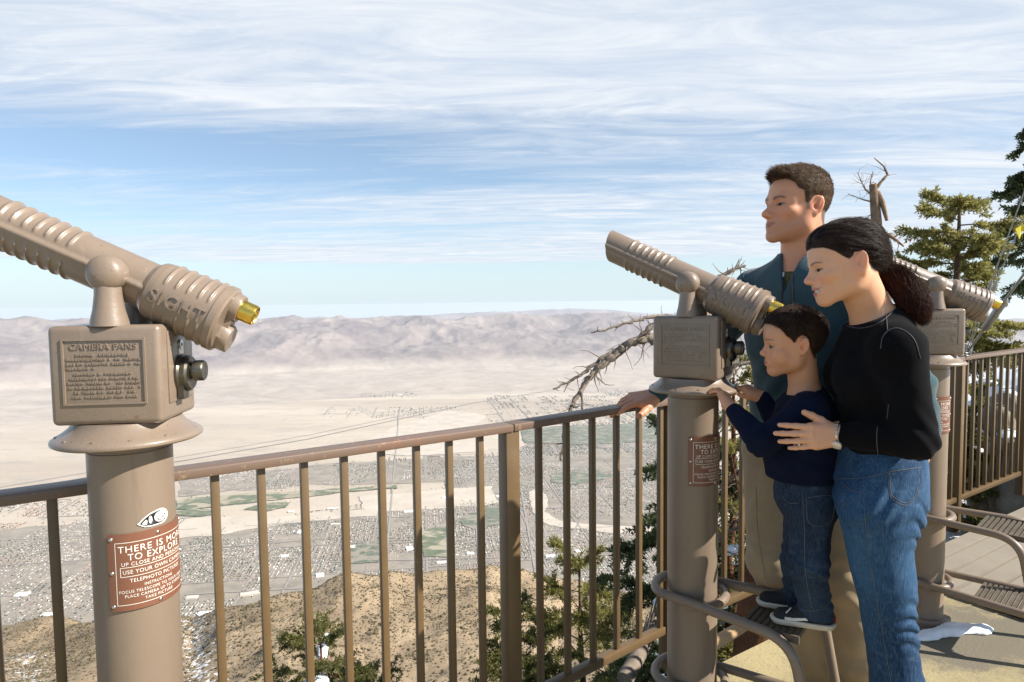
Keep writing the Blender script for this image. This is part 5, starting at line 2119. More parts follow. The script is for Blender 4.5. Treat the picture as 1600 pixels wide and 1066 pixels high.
def make_woman():
    hf = HeadF((1342, 411), 1.60, 278, -10, 4, 0.88, lower=0.84)
    feet = V3(1.03, 1.72, 0.0)
    root = empty('person', tuple(feet))
    tag(root, 'smiling woman with a dark ponytail in black top and blue jeans leaning over the boy', 'person')
    az = 288
    T = frame(az)
    rt, fw = T[:, 0], T[:, 1]
    nb = W(1376, 492, 1.705)
    chest = W(1376, 585, 1.71)
    waist = W(1380, 690, 1.71)
    pelv = W(1373, 768, 1.71)
    shL = W(1402, 545, 1.575)
    elL = W(1432, 686, 1.53)
    wrL = W(1312, 680, 1.655)
    shR = W(1372, 540, 1.855)
    elR = W(1330, 660, 1.93)
    wrR = W(1295, 700, 1.97)
    hipL, kneeL = W(1364, 795, 1.635), W(1405, 1078, 1.635)
    hipR, kneeR = W(1364, 790, 1.785), W(1394, 1020, 1.775)
    ankL = kneeL + V3(0.03, 0.05, -0.40)
    ankR = kneeR + V3(0.03, 0.03, -0.40)
    lean = np.array(Matrix(T.tolist()) @ Matrix.Rotation(R(-8), 3, 'X'))
    S = SDF()
    S.el(chest, V3(0.128, 0.092, 0.15), lean, 0.05).el(waist, V3(0.108, 0.080, 0.14), T, 0.05).el(pelv, V3(0.118, 0.080, 0.10), T, 0.05)
    S.rc(nb - UP * 0.03, shL, 0.042, 0.042, 0.05).rc(nb - UP * 0.03, shR, 0.042, 0.042, 0.05)
    S.rc(shL, elL, 0.042, 0.034, 0.03).rc(elL, wrL, 0.036, 0.0235, 0.02)
    S.rc(shR, elR, 0.042, 0.034, 0.03).rc(elR, wrR, 0.036, 0.0235, 0.02)
    for hp, kn, an in ((hipL, kneeL, ankL), (hipR, kneeR, ankR)):
        S.rc(hp, kn, 0.078, 0.048, 0.05).rc(kn, an, 0.05, 0.034, 0.03)
        S.rc(an - UP * 0.05, an - UP * 0.055 + fw * 0.14, 0.03, 0.026, 0.02)
    global lipz
    add_head(S, hf, dict(jaw=-0.003, nose=0.60, nosew=1.0, brow=0.72, lip=1.05, smile=1.25, open=0.0098, eye=0.46, chin=-0.006, cheek=0, noseup=0.003, lipin=0.0035), nb + fw * 0.012 - UP * 0.02, 0.049)
    # muscle line of the neck
    S.rc(hf.p(-0.055, -0.015, -0.035), nb + fw * 0.045 - UP * 0.01 - rt * 0.01, 0.014, 0.012, 0.03)
    dl = W(1252, 683, 1.640) - wrL
    hand(S, wrL, dl, V3(-0.12, -1.0, 0.10), 1, 0.90, [(8, 10, 6), (8, 10, 6), (10, 10, 6), (12, 12, 8)], 3.5, (0.72, 0.66, -0.10), fat=1.03)
    hand(S, wrR, V3(-0.6, -0.5, -0.3), V3(0.5, 0.8, 0), -1, 0.92, [(15, 15, 10)] * 4, 3)
    # teeth show between the lips: a separate small arc
    hl = [(.13, .058), (.088, .0615), (.066, .056), (.044, .040), (.024, .020), (.010, .0085), (.003, .012), (-.006, .027), (-.026, .024), (-.036, -.006), (-.046, -.034), (-.062, -.046), (-.18, -.046), (-.18, .2), (.13, .2)]
    lip_old = list(lipz)
    lipz[0], lipz[1], lipz[2], lipz[3] = 0.0075, 0.0150, 0.0300, 0.0045
    hfn = lambda l: np.clip(poly_sd(hl, l[:, 1], l[:, 2]) / 0.006 + 0.3, 0, 1)
    tone = face_tone(hf, WOMAN_SKIN, (0.48, 0.165, 0.145), (0.035, 0.016, 0.010), 0.0034, 0.0, 0.5, (0.018, 0.009, 0.006), hfn, -0.0035)
    ob, V, F = sdf_obj('body', S, V3(0.6, 1.35, -0.02), V3(1.35, 2.1, 1.80), 0.0027, skin_woman, root, feet, 1, tone)
    lipz[:] = lip_old
    eyes(hf, root, feet, (0.05, 0.03, 0.02), (0, -6))
    # teeth
    tm_ = mat('teeth', (0.72, 0.68, 0.60), 0.2, var=0.05)
    mb = MB()
    for k in range(-5, 6):
        a = k * 0.24
        c_ = hf.p(0.0205 * math.sin(a), 0.0738 + 0.0168 * math.cos(a), -0.0752 + 0.0012 * abs(k) * 0.6) - feet
        mb.box(c_, (0.0052 * hf.sc, 0.004, 0.0118), Matrix(hf.M.tolist()) @ Matrix.Rotation(-a, 3, 'Z'))
    me = mb.mesh('teeth')
    bevel(me, 0.001, 2)
    mobj('teeth', me, tm_, root)
    # hair: smooth cap swept back to the knot
    hw = hair_mat('hair_dark', (0.010, 0.005, 0.004), (0.026, 0.011, 0.007), 0.55)
    Hs = SDF()
    add_head(Hs, hf, dict())
    Hs.ops = Hs.ops[:3]
    knot = hf.p(0.0, -0.122, -0.004)

    def cap(P, d):
        l = hf.loc(P.copy())
        m_ = poly_sd(hl, l[:, 1], l[:, 2])
        th = 0.006 + 0.007 * np.clip((l[:, 2] - 0.02) / 0.08, 0, 1) + 0.006 * np.clip((-l[:, 1] - 0.02) / 0.08, 0, 1)
        part = np.exp(-((l[:, 0] + 0.022) / 0.004) ** 2) * np.clip((l[:, 1] - 0.0) / 0.03, 0, 1) * (l[:, 2] > 0.06)
        an = np.arctan2(l[:, 2] + 0.004, l[:, 1] + 0.122)
        groove = np.sin(an * 60 + 6 * l[:, 0] / 0.03) * 0.0007 + np.sin(an * 23 + 40 * l[:, 0]) * 0.0011
        tt = th * np.clip(m_ / 0.032, 0, 1) ** 0.8 - 0.003 * (m_ < 0) + groove * np.clip(m_ / 0.01, 0, 1) - 0.004 * part
        return d - tt
    Hs.fn(cap)
    k_tail = [W(1372, 417, 1.695), W(1388, 424, 1.69), W(1406, 440, 1.67), W(1426, 466, 1.65), W(1440, 488, 1.64), W(1447, 503, 1.635)]
    Hs.rc(hf.p(0, -0.085, 0.0), k_tail[0], 0.036, 0.024, 0.03)
    oh, HV, HF = sdf_obj('hair', Hs, hf.o - 0.17, hf.o + 0.19, 0.0026, hw, root, feet, 1)
    bv = BVHTree.FromPolygons([tuple(v) for v in HV], [tuple(int(i) for i in q) for q in HF])
    r_ = np.random.default_rng(8)
    l = hf.loc(HV.copy())
    md = poly_sd(hl, l[:, 1], l[:, 2])
    cand = r_.permutation(np.nonzero((md > 0.001) & (md < 0.08))[0])[:2600]
    polys = []
    cen = hf.p(0, -0.012, 0.02)
    for i in cand:
        p0 = HV[i]
        pts = []
        fly = r_.uniform(0.002, 0.007) if r_.uniform() < 0.05 else 0.0
        for u in np.linspace(0, r_.uniform(0.5, 0.97), 12):
            q = p0 * (1 - u) + k_tail[0] * u
            dr = q - cen
            L = np.linalg.norm(dr)
            if L < 1e-4: continue
            dr /= L
            h_ = bv.ray_cast(Vector(cen + dr * 0.24), Vector(-dr))
            if h_[0] is None: break
            pts.append(np.array(h_[0]) + dr * (r_.uniform(0.0001, 0.0012) + fly * math.sin(PI * u)))
        if len(pts) > 4: polys.append(np.array(pts))
    strands('hair_strands', polys, 0.00055, hw, oh, feet)
    # ponytail
    hw2 = hair_mat('hair_tail', (0.013, 0.0055, 0.004), (0.080, 0.022, 0.010), 0.6)
    P_ = SDF()
    P_.chain(k_tail[:5], [0.016, 0.019, 0.024, 0.020, 0.008], 0.02)
    P_.fn(lambda P, d: d + swirl(P, 70, 4, 2) * 0.003 + 0.004)
    pt, PV, PF = sdf_obj('ponytail', P_, V3(*(np.min(k_tail, 0) - 0.08)), V3(*(np.max(k_tail, 0) + 0.08)), 0.003, hw2, oh, feet, 1)
    polys = []
    kt = np.array(k_tail)
    rad = np.array([0.021, 0.026, 0.033, 0.034, 0.028, 0.013])
    ti = np.linspace(0, 1, len(kt))
    for _ in range(3400):
        a, rr = r_.uniform(0, 2 * PI), math.sqrt(r_.uniform(0.15, 1.1)) * (1.25 if r_.uniform() < 0.06 else 1.0)
        end = r_.uniform(0.72, 1.06)
        us = np.linspace(0.0, end, 14)
        base = np.stack([np.interp(us, ti, kt[:, k]) for k in range(3)], -1)
        if end > 1: base[-1] += (kt[-1] - kt[-2]) * (end - 1) * 4
        R_ = np.interp(us, ti, rad) * rr
        e1 = np.array((0.72, 0.0, 0.69)); e2 = np.array((0.0, 1.0, 0.0))
        wob = a + 0.7 * np.sin(us * 6 + r_.uniform(0, 6)) * (0.4 + us)
        R_ = R_ * (1 + 0.22 * np.sin(us * 9 + r_.uniform(0, 6)) * us)
        pts = base + (np.cos(wob) * R_)[:, None] * e1 + (np.sin(wob) * R_)[:, None] * e2
        pts += r_.normal(size=3) * 0.001
        polys.append(pts)
    strands('tail_strands', polys, 0.0007, hw2, pt, feet)
    mb = MB().tube([k_tail[0] + (hf.M @ V3(math.cos(a) * 0.023, 0, math.sin(a) * 0.023)) - feet for a in np.linspace(0, 2 * PI, 24, endpoint=False)], 0.005, 8, closed=True)
    mb.build('hair_band', blackm, oh, 180)

    # --- black top
    tp = knit('black_knit', (0.0050, 0.0048, 0.0056), (0.0075, 0.0072, 0.0085))
    J = SDF()
    J.el(chest + fw * 0.004, V3(0.148, 0.112, 0.165), lean, 0.06).el(waist, V3(0.132, 0.108, 0.16), T, 0.06)
    for sx in (-1, 1):
        J.el(chest + fw * 0.072 + rt * 0.068 * sx - UP * 0.012, V3(0.062, 0.056, 0.062), lean, 0.035)
    J.rc(nb - UP * 0.035, shL, 0.056, 0.060, 0.05).rc(nb - UP * 0.035, shR, 0.056, 0.060, 0.05)
    J.rc(nb - UP * 0.06, nb + UP * 0.008 + fw * 0.012, 0.068, 0.057, 0.03)
    for sh, el_, wr in ((shL, elL, wrL), (shR, elR, wrR)):
        w2 = el_ + (wr - el_) * 0.88
        J.rc(sh, el_, 0.058, 0.044, 0.03).rc(el_, w2, 0.0455, 0.031, 0.025)
    hemL, hemR = W(1308, 734, 1.60), W(1443, 718, 1.60)

    def jf(P, d):
        d = d + swirl(P, 24, 51, 3) * 0.0042
        # creases at the elbow, armpit and waist
        w1 = np.exp(-(np.linalg.norm(P - elL, axis=1) / 0.07) ** 2)
        d = d + 0.0035 * w1 * np.sin((P[:, 0] * 0.8 + P[:, 2] * 0.6) * 170)
        w2 = np.exp(-(np.linalg.norm(P - (waist + fw * 0.02), axis=1) / 0.13) ** 2)
        d = d + 0.0055 * w2 * np.sin((P[:, 2] + 0.25 * P[:, 0]) * 120 + 2 * np.sin(P[:, 0] * 30))
        ax = P - (nb + fw * 0.012)
        nrm = (nb - hf.o) / np.linalg.norm(nb - hf.o)
        neckdir = V3(0.25, 0.0, -0.97)
        u_ = ax @ neckdir
        rad = np.linalg.norm(ax - np.outer(u_, neckdir), axis=1)
        d = np.where(u_ < 0.035, np.maximum(d, np.where(u_ < 0.02, 0.053 - rad, -1)), d)
        cut = -(u_ + 0.006 - 0.22 * ((P - nb) @ fw) * 1.0)
        d = np.where(rad < 0.11, np.maximum(d, cut), d)
        # hem follows the hip
        f_ = (P[:, 0] - hemL[0]) / (hemR[0] - hemL[0])
        hz_ = hemL[2] + (hemR[2] - hemL[2]) * np.clip(f_, -1, 2)
        ab = wrL - elL
        ta = np.clip(((P - elL) @ ab) / (ab @ ab), 0, 1)
        arm = np.linalg.norm(P - elL - ta[:, None] * ab, axis=1) < 0.056
        d = np.where(arm, d, np.maximum(d, hz_ - P[:, 2]))
        return d
    J.fn(jf)
    oj, JV, JF = sdf_obj('top', J, V3(0.6, 1.35, 0.9), V3(1.35, 2.15, 1.5), 0.0034, tp, root, feet, 1)
    for nm, pts in (('stitching', [(1376, 545), (1379, 528), (1388, 517), (1402, 513), (1418, 520), (1430, 534), (1438, 560)]), ('stitching', [(1387, 516), (1385, 495), (1382, 475), (1392, 462)]),
                    ('stitching', [(1324, 510), (1342, 513), (1362, 510), (1381, 500), (1396, 486)]), ('stitching', [(1371, 667), (1370, 690), (1373, 720)]), ('stitching', [(1389, 632), (1386, 655)]), ('stitching', [(1312, 722), (1350, 726), (1390, 722), (1430, 712)])):
        seam(nm, pts, oj, JV, JF, 0.0010, thread, oj, feet, 0.0006)
    # watch and ring
    ax = (wrL - elL) / np.linalg.norm(wrL - elL)
    wc = wrL + ax * 0.002
    u = np.cross(ax, UP); u /= np.linalg.norm(u)
    v = np.cross(ax, u)
    wt = MB()
    for k in range(22):
        a = 2 * PI * k / 22
        c_ = wc + (u * math.cos(a) * 0.0265 + v * math.sin(a) * 0.0350) - feet
        rd_ = u * math.cos(a) + v * math.sin(a)
        Mx = Matrix([list(ax), list(np.cross(rd_, ax)), list(rd_)]).transposed()
        wt.box(c_, (0.0125, 0.0085, 0.0034), Mx)
    gold = mat('watch_metal', (0.62, 0.56, 0.45), 0.25, 1.0, var=0.15, vscale=200)
    ww = wt.build('watch', gold, root, 30)
    dr = V3(-0.15, -0.80, -0.55); dr -= ax * (dr @ ax); dr /= np.linalg.norm(dr)
    MB().lathe([(0.0125, 0), (0.0135, 0.002), (0.0132, 0.006), (0.011, 0.0075), (0.0005, 0.0076)], 28, axis_m(wc + dr * 0.0300 - feet, dr)).build('watch_face', mat('dial', (0.75, 0.66, 0.56), 0.3, 0.2, var=0.05), ww, 40)
    ringp = None
    # --- jeans
    dm = denim('blue_denim', (0.008, 0.030, 0.078), (0.032, 0.090, 0.175), (0.12, 0.21, 0.32), (0.38, 0.64), 4.5)
    K = SDF()
    K.el(pelv + fw * 0.004, V3(0.148, 0.100, 0.125), T, 0.05).el(pelv + UP * 0.06, V3(0.150, 0.100, 0.14), T, 0.03)
    K.rc(pelv + UP * 0.12, pelv, 0.106, 0.108, 0.03)
    for sx in (-1, 1): K.el(pelv - fw * 0.016 + rt * 0.062 * sx - UP * 0.03, V3(0.072, 0.064, 0.080), T, 0.05)
    K.rc(hipL, kneeL, 0.083, 0.056, 0.04).rc(kneeL, ankL, 0.060, 0.056, 0.03)
    K.rc(hipR, kneeR, 0.083, 0.056, 0.04).rc(kneeR, ankR, 0.060, 0.056, 0.03)

    def kf(P, d):
        d = d + swirl(P, 24, 61, 3) * 0.0040
        back = np.clip(-((P - (hipL + kneeL) / 2) @ fw) / 0.06 + 0.3, 0, 1)
        zr = np.exp(-((P[:, 2] - 0.86) / 0.07) ** 2) + 0.9 * np.exp(-((P[:, 2] - 0.60) / 0.13) ** 2)
        s_ = np.sin((P[:, 2] + 0.30 * P[:, 0] + 0.012 * np.sin(P[:, 0] * 55)) * 150 + 1.5 * np.sin(P[:, 2] * 31))
        d = d + 0.0052 * back * zr * (0.6 + 0.6 * np.sin(P[:, 1] * 40 + P[:, 2] * 22)) * np.maximum(s_, -0.4)
        fr = np.exp(-((P[:, 2] - 0.93) / 0.05) ** 2) * (1 - back)
        d = d + 0.0045 * fr * np.sin((P[:, 0] - P[:, 2] * 0.7) * 150)
        f_ = (P[:, 0] - hemL[0]) / (hemR[0] - hemL[0])
        d = np.maximum(d, P[:, 2] - (hemL[2] + (hemR[2] - hemL[2]) * np.clip(f_, -1, 2) + 0.05))
        return np.maximum(d, 0.03 - P[:, 2])
    K.fn(kf)
    ok_, KV, KF = sdf_obj('jeans', K, V3(0.6, 1.35, 0.0), V3(1.4, 2.05, 1.15), 0.0036, dm, root, feet, 1)
    for nm, pts in (('pocket', [(1389, 738), (1391, 775), (1414, 790), (1430, 780), (1438, 755), (1440, 733)]), ('pocket', [(1391, 742), (1393, 773), (1414, 786), (1428, 777), (1435, 755)]), ('side_seam', [(1350, 752), (1351, 800), (1358, 870), (1372, 950), (1392, 1064)]),
                    ('pocket', [(1312, 752), (1330, 766), (1349, 770)]), ('waistband', [(1310, 748), (1350, 747), (1388, 738), (1440, 730)])):
        seam(nm, pts, ok_, KV, KF, 0.0008, tan_thread, ok_, feet, 0.0003)
    shoe = mat('woman_shoe', (0.05, 0.04, 0.035), 0.6, var=0.2, vscale=20)
    for an in (ankL, ankR):
        B_ = SDF()
        B_.rc(an - UP * 0.03 - fw * 0.02, an - UP * 0.04 + fw * 0.15, 0.04, 0.034, 0.02)
        B_.fn(lambda P, d: np.maximum(d, 0.004 - P[:, 2]))
        sdf_obj('shoe', B_, an - V3(0.3, 0.3, 0.12), an + V3(0.3, 0.3, 0.15), 0.006, shoe, root, feet, 1)
    # ring on the third finger, found on the hand mesh
    bvb = BVHTree.FromPolygons([tuple(v_) for v_ in V], [tuple(int(i) for i in q) for q in F])
    h_ = bvb.ray_cast(Vector(CC), Vector(ray(1245, 694)).normalized())
    if h_[0] is not None:
        c_ = np.array(h_[0]) + np.array(ray(1245, 694)) * 0.0075
        d_ = dl / np.linalg.norm(dl)
        u = np.cross(d_, UP); u /= np.linalg.norm(u)
        v = np.cross(d_, u)
        mb = MB()
        for off in (-0.002, 0.0015):
            mb.tube([c_ + d_ * off + (u * math.cos(a) + v * math.sin(a)) * 0.0094 - feet for a in np.linspace(0, 2 * PI, 24, endpoint=False)], 0.0014, 8, closed=True)
        mb.build('ring', gold, root, 180)
    return hf


make_woman()

# ------------------------------------------------------------------ the boy
skin_boy = skin_mat('skin_boy', None)
BOY_SKIN = (0.61, 0.315, 0.175)


def make_boy():
    hf = HeadF((1253, 542), 1.755, 279, -4, 0, 0.77, lower=0.88, wide=1.0)
    feet = V3(0.81, 1.86, 0.505)
    root = empty('person', tuple(feet))
    tag(root, 'small dark haired boy in navy sweatshirt and jeans standing on the footplate', 'person')
    T = frame(284)
    rt, fw = T[:, 0], T[:, 1]
    nb = W(1259, 612, 1.83)
    chest = W(1260, 662, 1.825)
    belly = W(1252, 715, 1.825)
    pelv = W(1263, 775, 1.83)
    shL, elL, wrL = W(1264, 642, 1.735), W(1190, 690, 1.745), W(1143, 638, 1.86)
    shR, elR, wrR = W(1243, 638, 1.91), W(1218, 672, 1.985), W(1190, 620, 2.02)
    hipL, kneeL, ankL = W(1268, 800, 1.785), W(1262, 882, 1.775), W(1276, 953, 1.815)
    hipR, kneeR, ankR = W(1258, 800, 1.885), W(1250, 880, 1.885), W(1250, 938, 1.915)
    S = SDF()
    S.el(chest, V3(0.088, 0.070, 0.09), T, 0.04).el(belly, V3(0.080, 0.070, 0.09), T, 0.04).el(pelv, V3(0.078, 0.062, 0.075), T, 0.04)
    S.rc(nb - UP * 0.02, shL, 0.030, 0.030, 0.03).rc(nb - UP * 0.02, shR, 0.030, 0.030, 0.03)
    for sh, el_, wr in ((shL, elL, wrL), (shR, elR, wrR)):
        S.rc(sh, el_, 0.029, 0.024, 0.02).rc(el_, wr, 0.025, 0.0185, 0.015)
    for hp, kn, an in ((hipL, kneeL, ankL), (hipR, kneeR, ankR)):
        S.rc(hp, kn, 0.045, 0.032, 0.03).rc(kn, an, 0.032, 0.024, 0.02)
        S.rc(an - UP * 0.015, an - UP * 0.02 + fw * 0.07, 0.018, 0.016, 0.01)
    add_head(S, hf, dict(jaw=-0.006, cheek=1, nose=0.48, nosew=0.95, noseup=0.006, brow=0.55, lip=1.15, chin=-0.006, eye=0.95, forehead=0.007), nb - UP * 0.02, 0.040)
    S.bump(hf.p(0.042, 0.050, -0.062), V3(0.024, 0.028, 0.024) * 0.8, 0.006, hf.M).bump(hf.p(-0.042, 0.050, -0.062), V3(0.024, 0.028, 0.024) * 0.8, 0.006, hf.M)
    # hands round the rim of the telescope flange
    d1 = W(1124, 602, 1.93) - wrL
    hand(S, wrL, d1, V3(0.62, -0.72, 0.30), 1, 0.62, [(18, 26, 20), (20, 28, 20), (22, 30, 20), (26, 32, 20)], 3.0, (0.55, 0.55, -0.62), fat=1.12)
    d2 = W(1158, 602, 2.04) - wrR
    hand(S, wrR, d2, V3(0.25, -0.35, 0.90), -1, 0.62, [(28, 45, 30), (32, 48, 30), (36, 50, 30), (38, 50, 30)], 2.0, (0.80, 0.50, -0.30), fat=1.12)
    hl = [(.13, .084), (.080, .082), (.068, .074), (.052, .060), (.038, .038), (.024, .024), (.014, .010), (.006, .012), (.002, .024), (-.012, .034), (-.030, .030), (-.040, .0), (-.048, -.040), (-.062, -.066), (-.18, -.066), (-.18, .2), (.13, .2)]
    hfn = lambda l: np.clip(poly_sd(hl, l[:, 1], l[:, 2]) / 0.012 + 0.35, 0, 1) * 0.95
    lip_old = list(lipz)
    lipz[0], lipz[1], lipz[2] = 0.001, 0.0095, 0.022
    tone = face_tone(hf, BOY_SKIN, (0.40, 0.11, 0.09), (0.10, 0.05, 0.028), 0.0034, 0.0, 0.5, (0.022, 0.011, 0.007), hfn, 0.002)
    ob, V, F = sdf_obj('body', S, V3(0.45, 1.5, 0.49), V3(1.1, 2.15, 1.50), 0.0024, skin_boy, root, feet, 1, tone)
    lipz[:] = lip_old
    eyes(hf, root, feet, (0.05, 0.02, 0.01), (4, -4))
    hb = hair_mat('hair_boy', (0.016, 0.008, 0.005), (0.048, 0.022, 0.012), 0.5)
    Hs = SDF()
    add_head(Hs, hf, dict(forehead=0.007))
    Hs.ops = Hs.ops[:3]

    def cap(P, d):
        l = hf.loc(P.copy())
        m_ = poly_sd(hl, l[:, 1], l[:, 2])
        top = np.clip((l[:, 2] - 0.02) / 0.08, 0, 1)
        th = (0.009 + 0.010 * top) * (1 - 0.6 * np.clip((l[:, 1] - 0.05) / 0.04, 0, 1))
        n_ = swirl(l, 120, 15, 3) * 0.0018
        tt = th * np.clip(m_ / 0.014, 0, 1) ** 0.7 - 0.004 * (m_ < 0) + n_ * np.clip(m_ / 0.01, 0, 1)
        return d - tt * 0.9
    Hs.fn(cap)
    oh, HV, HF = sdf_obj('hair', Hs, hf.o - 0.14, hf.o + 0.15, 0.0026, hb, root, feet, 0)
    r_ = np.random.default_rng(13)
    l = hf.loc(HV.copy())
    md = poly_sd(hl, l[:, 1], l[:, 2])
    idx = r_.permutation(np.nonzero((md > 0.001) & (np.linalg.norm(l - np.array((0, -0.01, 0.03)), axis=1) > 0.07))[0])[:4200]
    polys = []
    for i in idx:
        li = l[i]
        rad = li - np.array((0, -0.012, 0.02))
        rad /= np.linalg.norm(rad)
        top = np.clip((li[2] - 0.03) / 0.08, 0, 1)
        comb = np.array((0.25 * np.sign(li[0]), 0.9 * np.clip((li[1] + 0.02) / 0.06, -1, 1) * top, -0.9)) + r_.normal(size=3) * 0.22
        comb -= rad * (comb @ rad)
        dl = rad * 0.06 + comb
        dl /= np.linalg.norm(dl)
        L = (0.012 + 0.010 * top) * np.clip(md[i] / 0.02, 0.35, 1) * r_.uniform(0.6, 1.2)
        dw = hf.M @ dl
        rw = hf.M @ rad
        p0 = HV[i]
        polys.append([p0 - rw * 0.001, p0 + dw * L * 0.5 + rw * 0.0006, p0 + dw * L - rw * 0.002])
    strands('hair_strands', polys, 0.00085, hb, oh, feet)
    # --- sweatshirt
    nm_ = knit('navy_fleece', (0.0055, 0.0080, 0.021), (0.0085, 0.0120, 0.030))
    J = SDF()
    J.el(chest, V3(0.106, 0.088, 0.105), T, 0.05).el(belly, V3(0.108, 0.096, 0.10), T, 0.05).rc(belly - UP * 0.0, pelv - UP * 0.03, 0.094, 0.094, 0.04)
    J.rc(nb - UP * 0.025, shL, 0.042, 0.044, 0.04).rc(nb - UP * 0.025, shR, 0.042, 0.044, 0.04)
    J.rc(nb - UP * 0.04, nb + UP * 0.004, 0.052, 0.046, 0.02)
    for sh, el_, wr in ((shL, elL, wrL), (shR, elR, wrR)):
        w2 = el_ + (wr - el_) * 0.90
        J.rc(sh, el_, 0.043, 0.036, 0.03).rc(el_, w2, 0.036, 0.0265, 0.02)
    hz_ = W(1260, 760, 1.73)[2]

    def jf(P, d):
        d = d + swirl(P, 30, 71, 3) * 0.0046
        for el_ in (elL, elR):
            w1 = np.exp(-(np.linalg.norm(P - el_, axis=1) / 0.06) ** 2)
            d = d + 0.0032 * w1 * np.sin((P[:, 0] - P[:, 2] * 0.8) * 190)
        w2 = np.exp(-(np.linalg.norm(P - belly, axis=1) / 0.13) ** 2)
        d = d + 0.0028 * w2 * np.sin((P[:, 2] + 0.5 * P[:, 0]) * 120 + 2 * np.sin(P[:, 0] * 33))
        ax = P - nb
        rad = np.linalg.norm(ax[:, :2], axis=1)
        d = np.where(ax[:, 2] > -0.035, np.maximum(d, 0.0445 - rad), d)
        d = np.where(rad < 0.08, np.maximum(d, ax[:, 2] - 0.004 + 0.25 * (ax @ fw)), d)
        body_ = np.linalg.norm((P - belly)[:, :2], axis=1) < 0.125
        return np.where(body_, np.maximum(d, hz_ - P[:, 2]), d)
    J.fn(jf)
    oj, JV, JF = sdf_obj('sweatshirt', J, V3(0.45, 1.55, 0.85), V3(1.1, 2.15, 1.3), 0.0030, nm_, root, feet, 1)
    seam('seam', [(1248, 618), (1262, 623), (1282, 612)], oj, JV, JF, 0.0014, nm_, oj, feet, 0.001)
    # --- jeans
    dm = denim('dark_denim', (0.010, 0.020, 0.042), (0.028, 0.052, 0.096), (0.10, 0.145, 0.20), (0.42, 0.72), 7.0)
    K = SDF()
    K.el(pelv, V3(0.096, 0.080, 0.085), T, 0.04).el(pelv + UP * 0.04, V3(0.096, 0.082, 0.10), T, 0.03)
    for hp, kn, an in ((hipL, kneeL, ankL), (hipR, kneeR, ankR)):
        K.rc(hp, kn, 0.061, 0.050, 0.03).rc(kn, an - UP * 0.004, 0.050, 0.046, 0.02)
    K.rc(pelv, pelv + UP * 0.08, 0.082, 0.080, 0.03)
    ztop = hz_ + 0.05

    def kf(P, d):
        d = d + swirl(P, 36, 81, 3) * 0.0044
        for an in (ankL, ankR):
            w_ = np.exp(-(np.linalg.norm(P - an - V3(0, 0, 0.03), axis=1) / 0.06) ** 2)
            d = d + 0.0040 * w_ * np.sin((P[:, 2] + 0.25 * P[:, 0]) * 190 + 2 * np.sin(P[:, 0] * 60))
        w_ = np.exp(-((P[:, 2] - kneeL[2]) / 0.05) ** 2)
        d = d + 0.0025 * w_ * np.sin((P[:, 2] + 0.4 * P[:, 0]) * 170)
        d = np.maximum(d, P[:, 2] - ztop)
        zb = np.where(P[:, 1] < (ankL[1] + ankR[1]) / 2, ankL[2] - 0.020, ankR[2] - 0.020)
        return np.maximum(d, zb - P[:, 2])
    K.fn(kf)
    ok_, KV, KF = sdf_obj('jeans', K, V3(0.55, 1.6, 0.48), V3(1.1, 2.1, 1.05), 0.0030, dm, root, feet, 1)
    for nm, pts in (('side_seam', [(1254, 772), (1257, 830), (1258, 890), (1268, 950)]), ('pocket', [(1260, 778), (1300, 776), (1300, 812), (1282, 822), (1263, 815), (1260, 778)]), ('pocket', [(1222, 775), (1232, 786), (1248, 786)]), ('cuff', [(1238, 948), (1262, 955), (1296, 950)])):
        seam(nm, pts, ok_, KV, KF, 0.0009, tan_thread, ok_, feet, 0.0003)
    # --- shoes: black canvas, white rubber sole, white side stripe
    canvas = mat('black_canvas', (0.012, 0.012, 0.014), 0.8, var=0.2, vscale=60)
    rubber = mat('white_rubber', (0.62, 0.57, 0.47), 0.6, var=0.12, vscale=30)
    redm = mat('red_tab', (0.55, 0.03, 0.03), 0.5, var=0.05)
    for an, az_ in ((ankL, 286), (ankR, 290)):
        D = azd(az_)
        z0 = 0.496
        b0 = V3(an[0], an[1], z0)
        Up_ = SDF()
        Up_.rc(b0 - D * 0.018 + UP * 0.032, b0 + D * 0.095 + UP * 0.022, 0.029, 0.022, 0.02)
        Up_.rc(b0 - D * 0.014 + UP * 0.050, b0 + D * 0.030 + UP * 0.046, 0.026, 0.022, 0.02)
        Up_.fn(lambda P, d: np.maximum(d, z0 + 0.012 - P[:, 2]))
        us, UV, UF = sdf_obj('shoe', Up_, b0 - 0.16, b0 + 0.16, 0.0026, canvas, root, feet, 1)
        So = SDF()
        So.rc(b0 - D * 0.020 + UP * 0.02, b0 + D * 0.100 + UP * 0.02, 0.033, 0.027, 0.02)
        So.fn(lambda P, d: np.maximum(d, np.abs(P[:, 2] - z0 - 0.0095) - 0.0095))
        so2, _, _ = sdf_obj('sole', So, b0 - 0.16, b0 + 0.17, 0.0026, rubber, us, feet, 0)
        if an is ankL:
            seam('side_stripe', [(1226, 966), (1240, 968), (1262, 968)], us, UV, UF, 0.0062, whitem, us, feet, -0.0040)
            hc = b0 - D * 0.050 + UP * 0.026 - feet
            MB().box(hc, (0.004, 0.012, 0.018), Matrix.Rotation(-R(az_) + PI / 2, 3, 'Z')).build('heel_tab', redm, us, None)
            seam('laces', [(1228, 958), (1236, 950)], us, UV, UF, 0.0018, whitem, us, feet, 0)


make_boy()
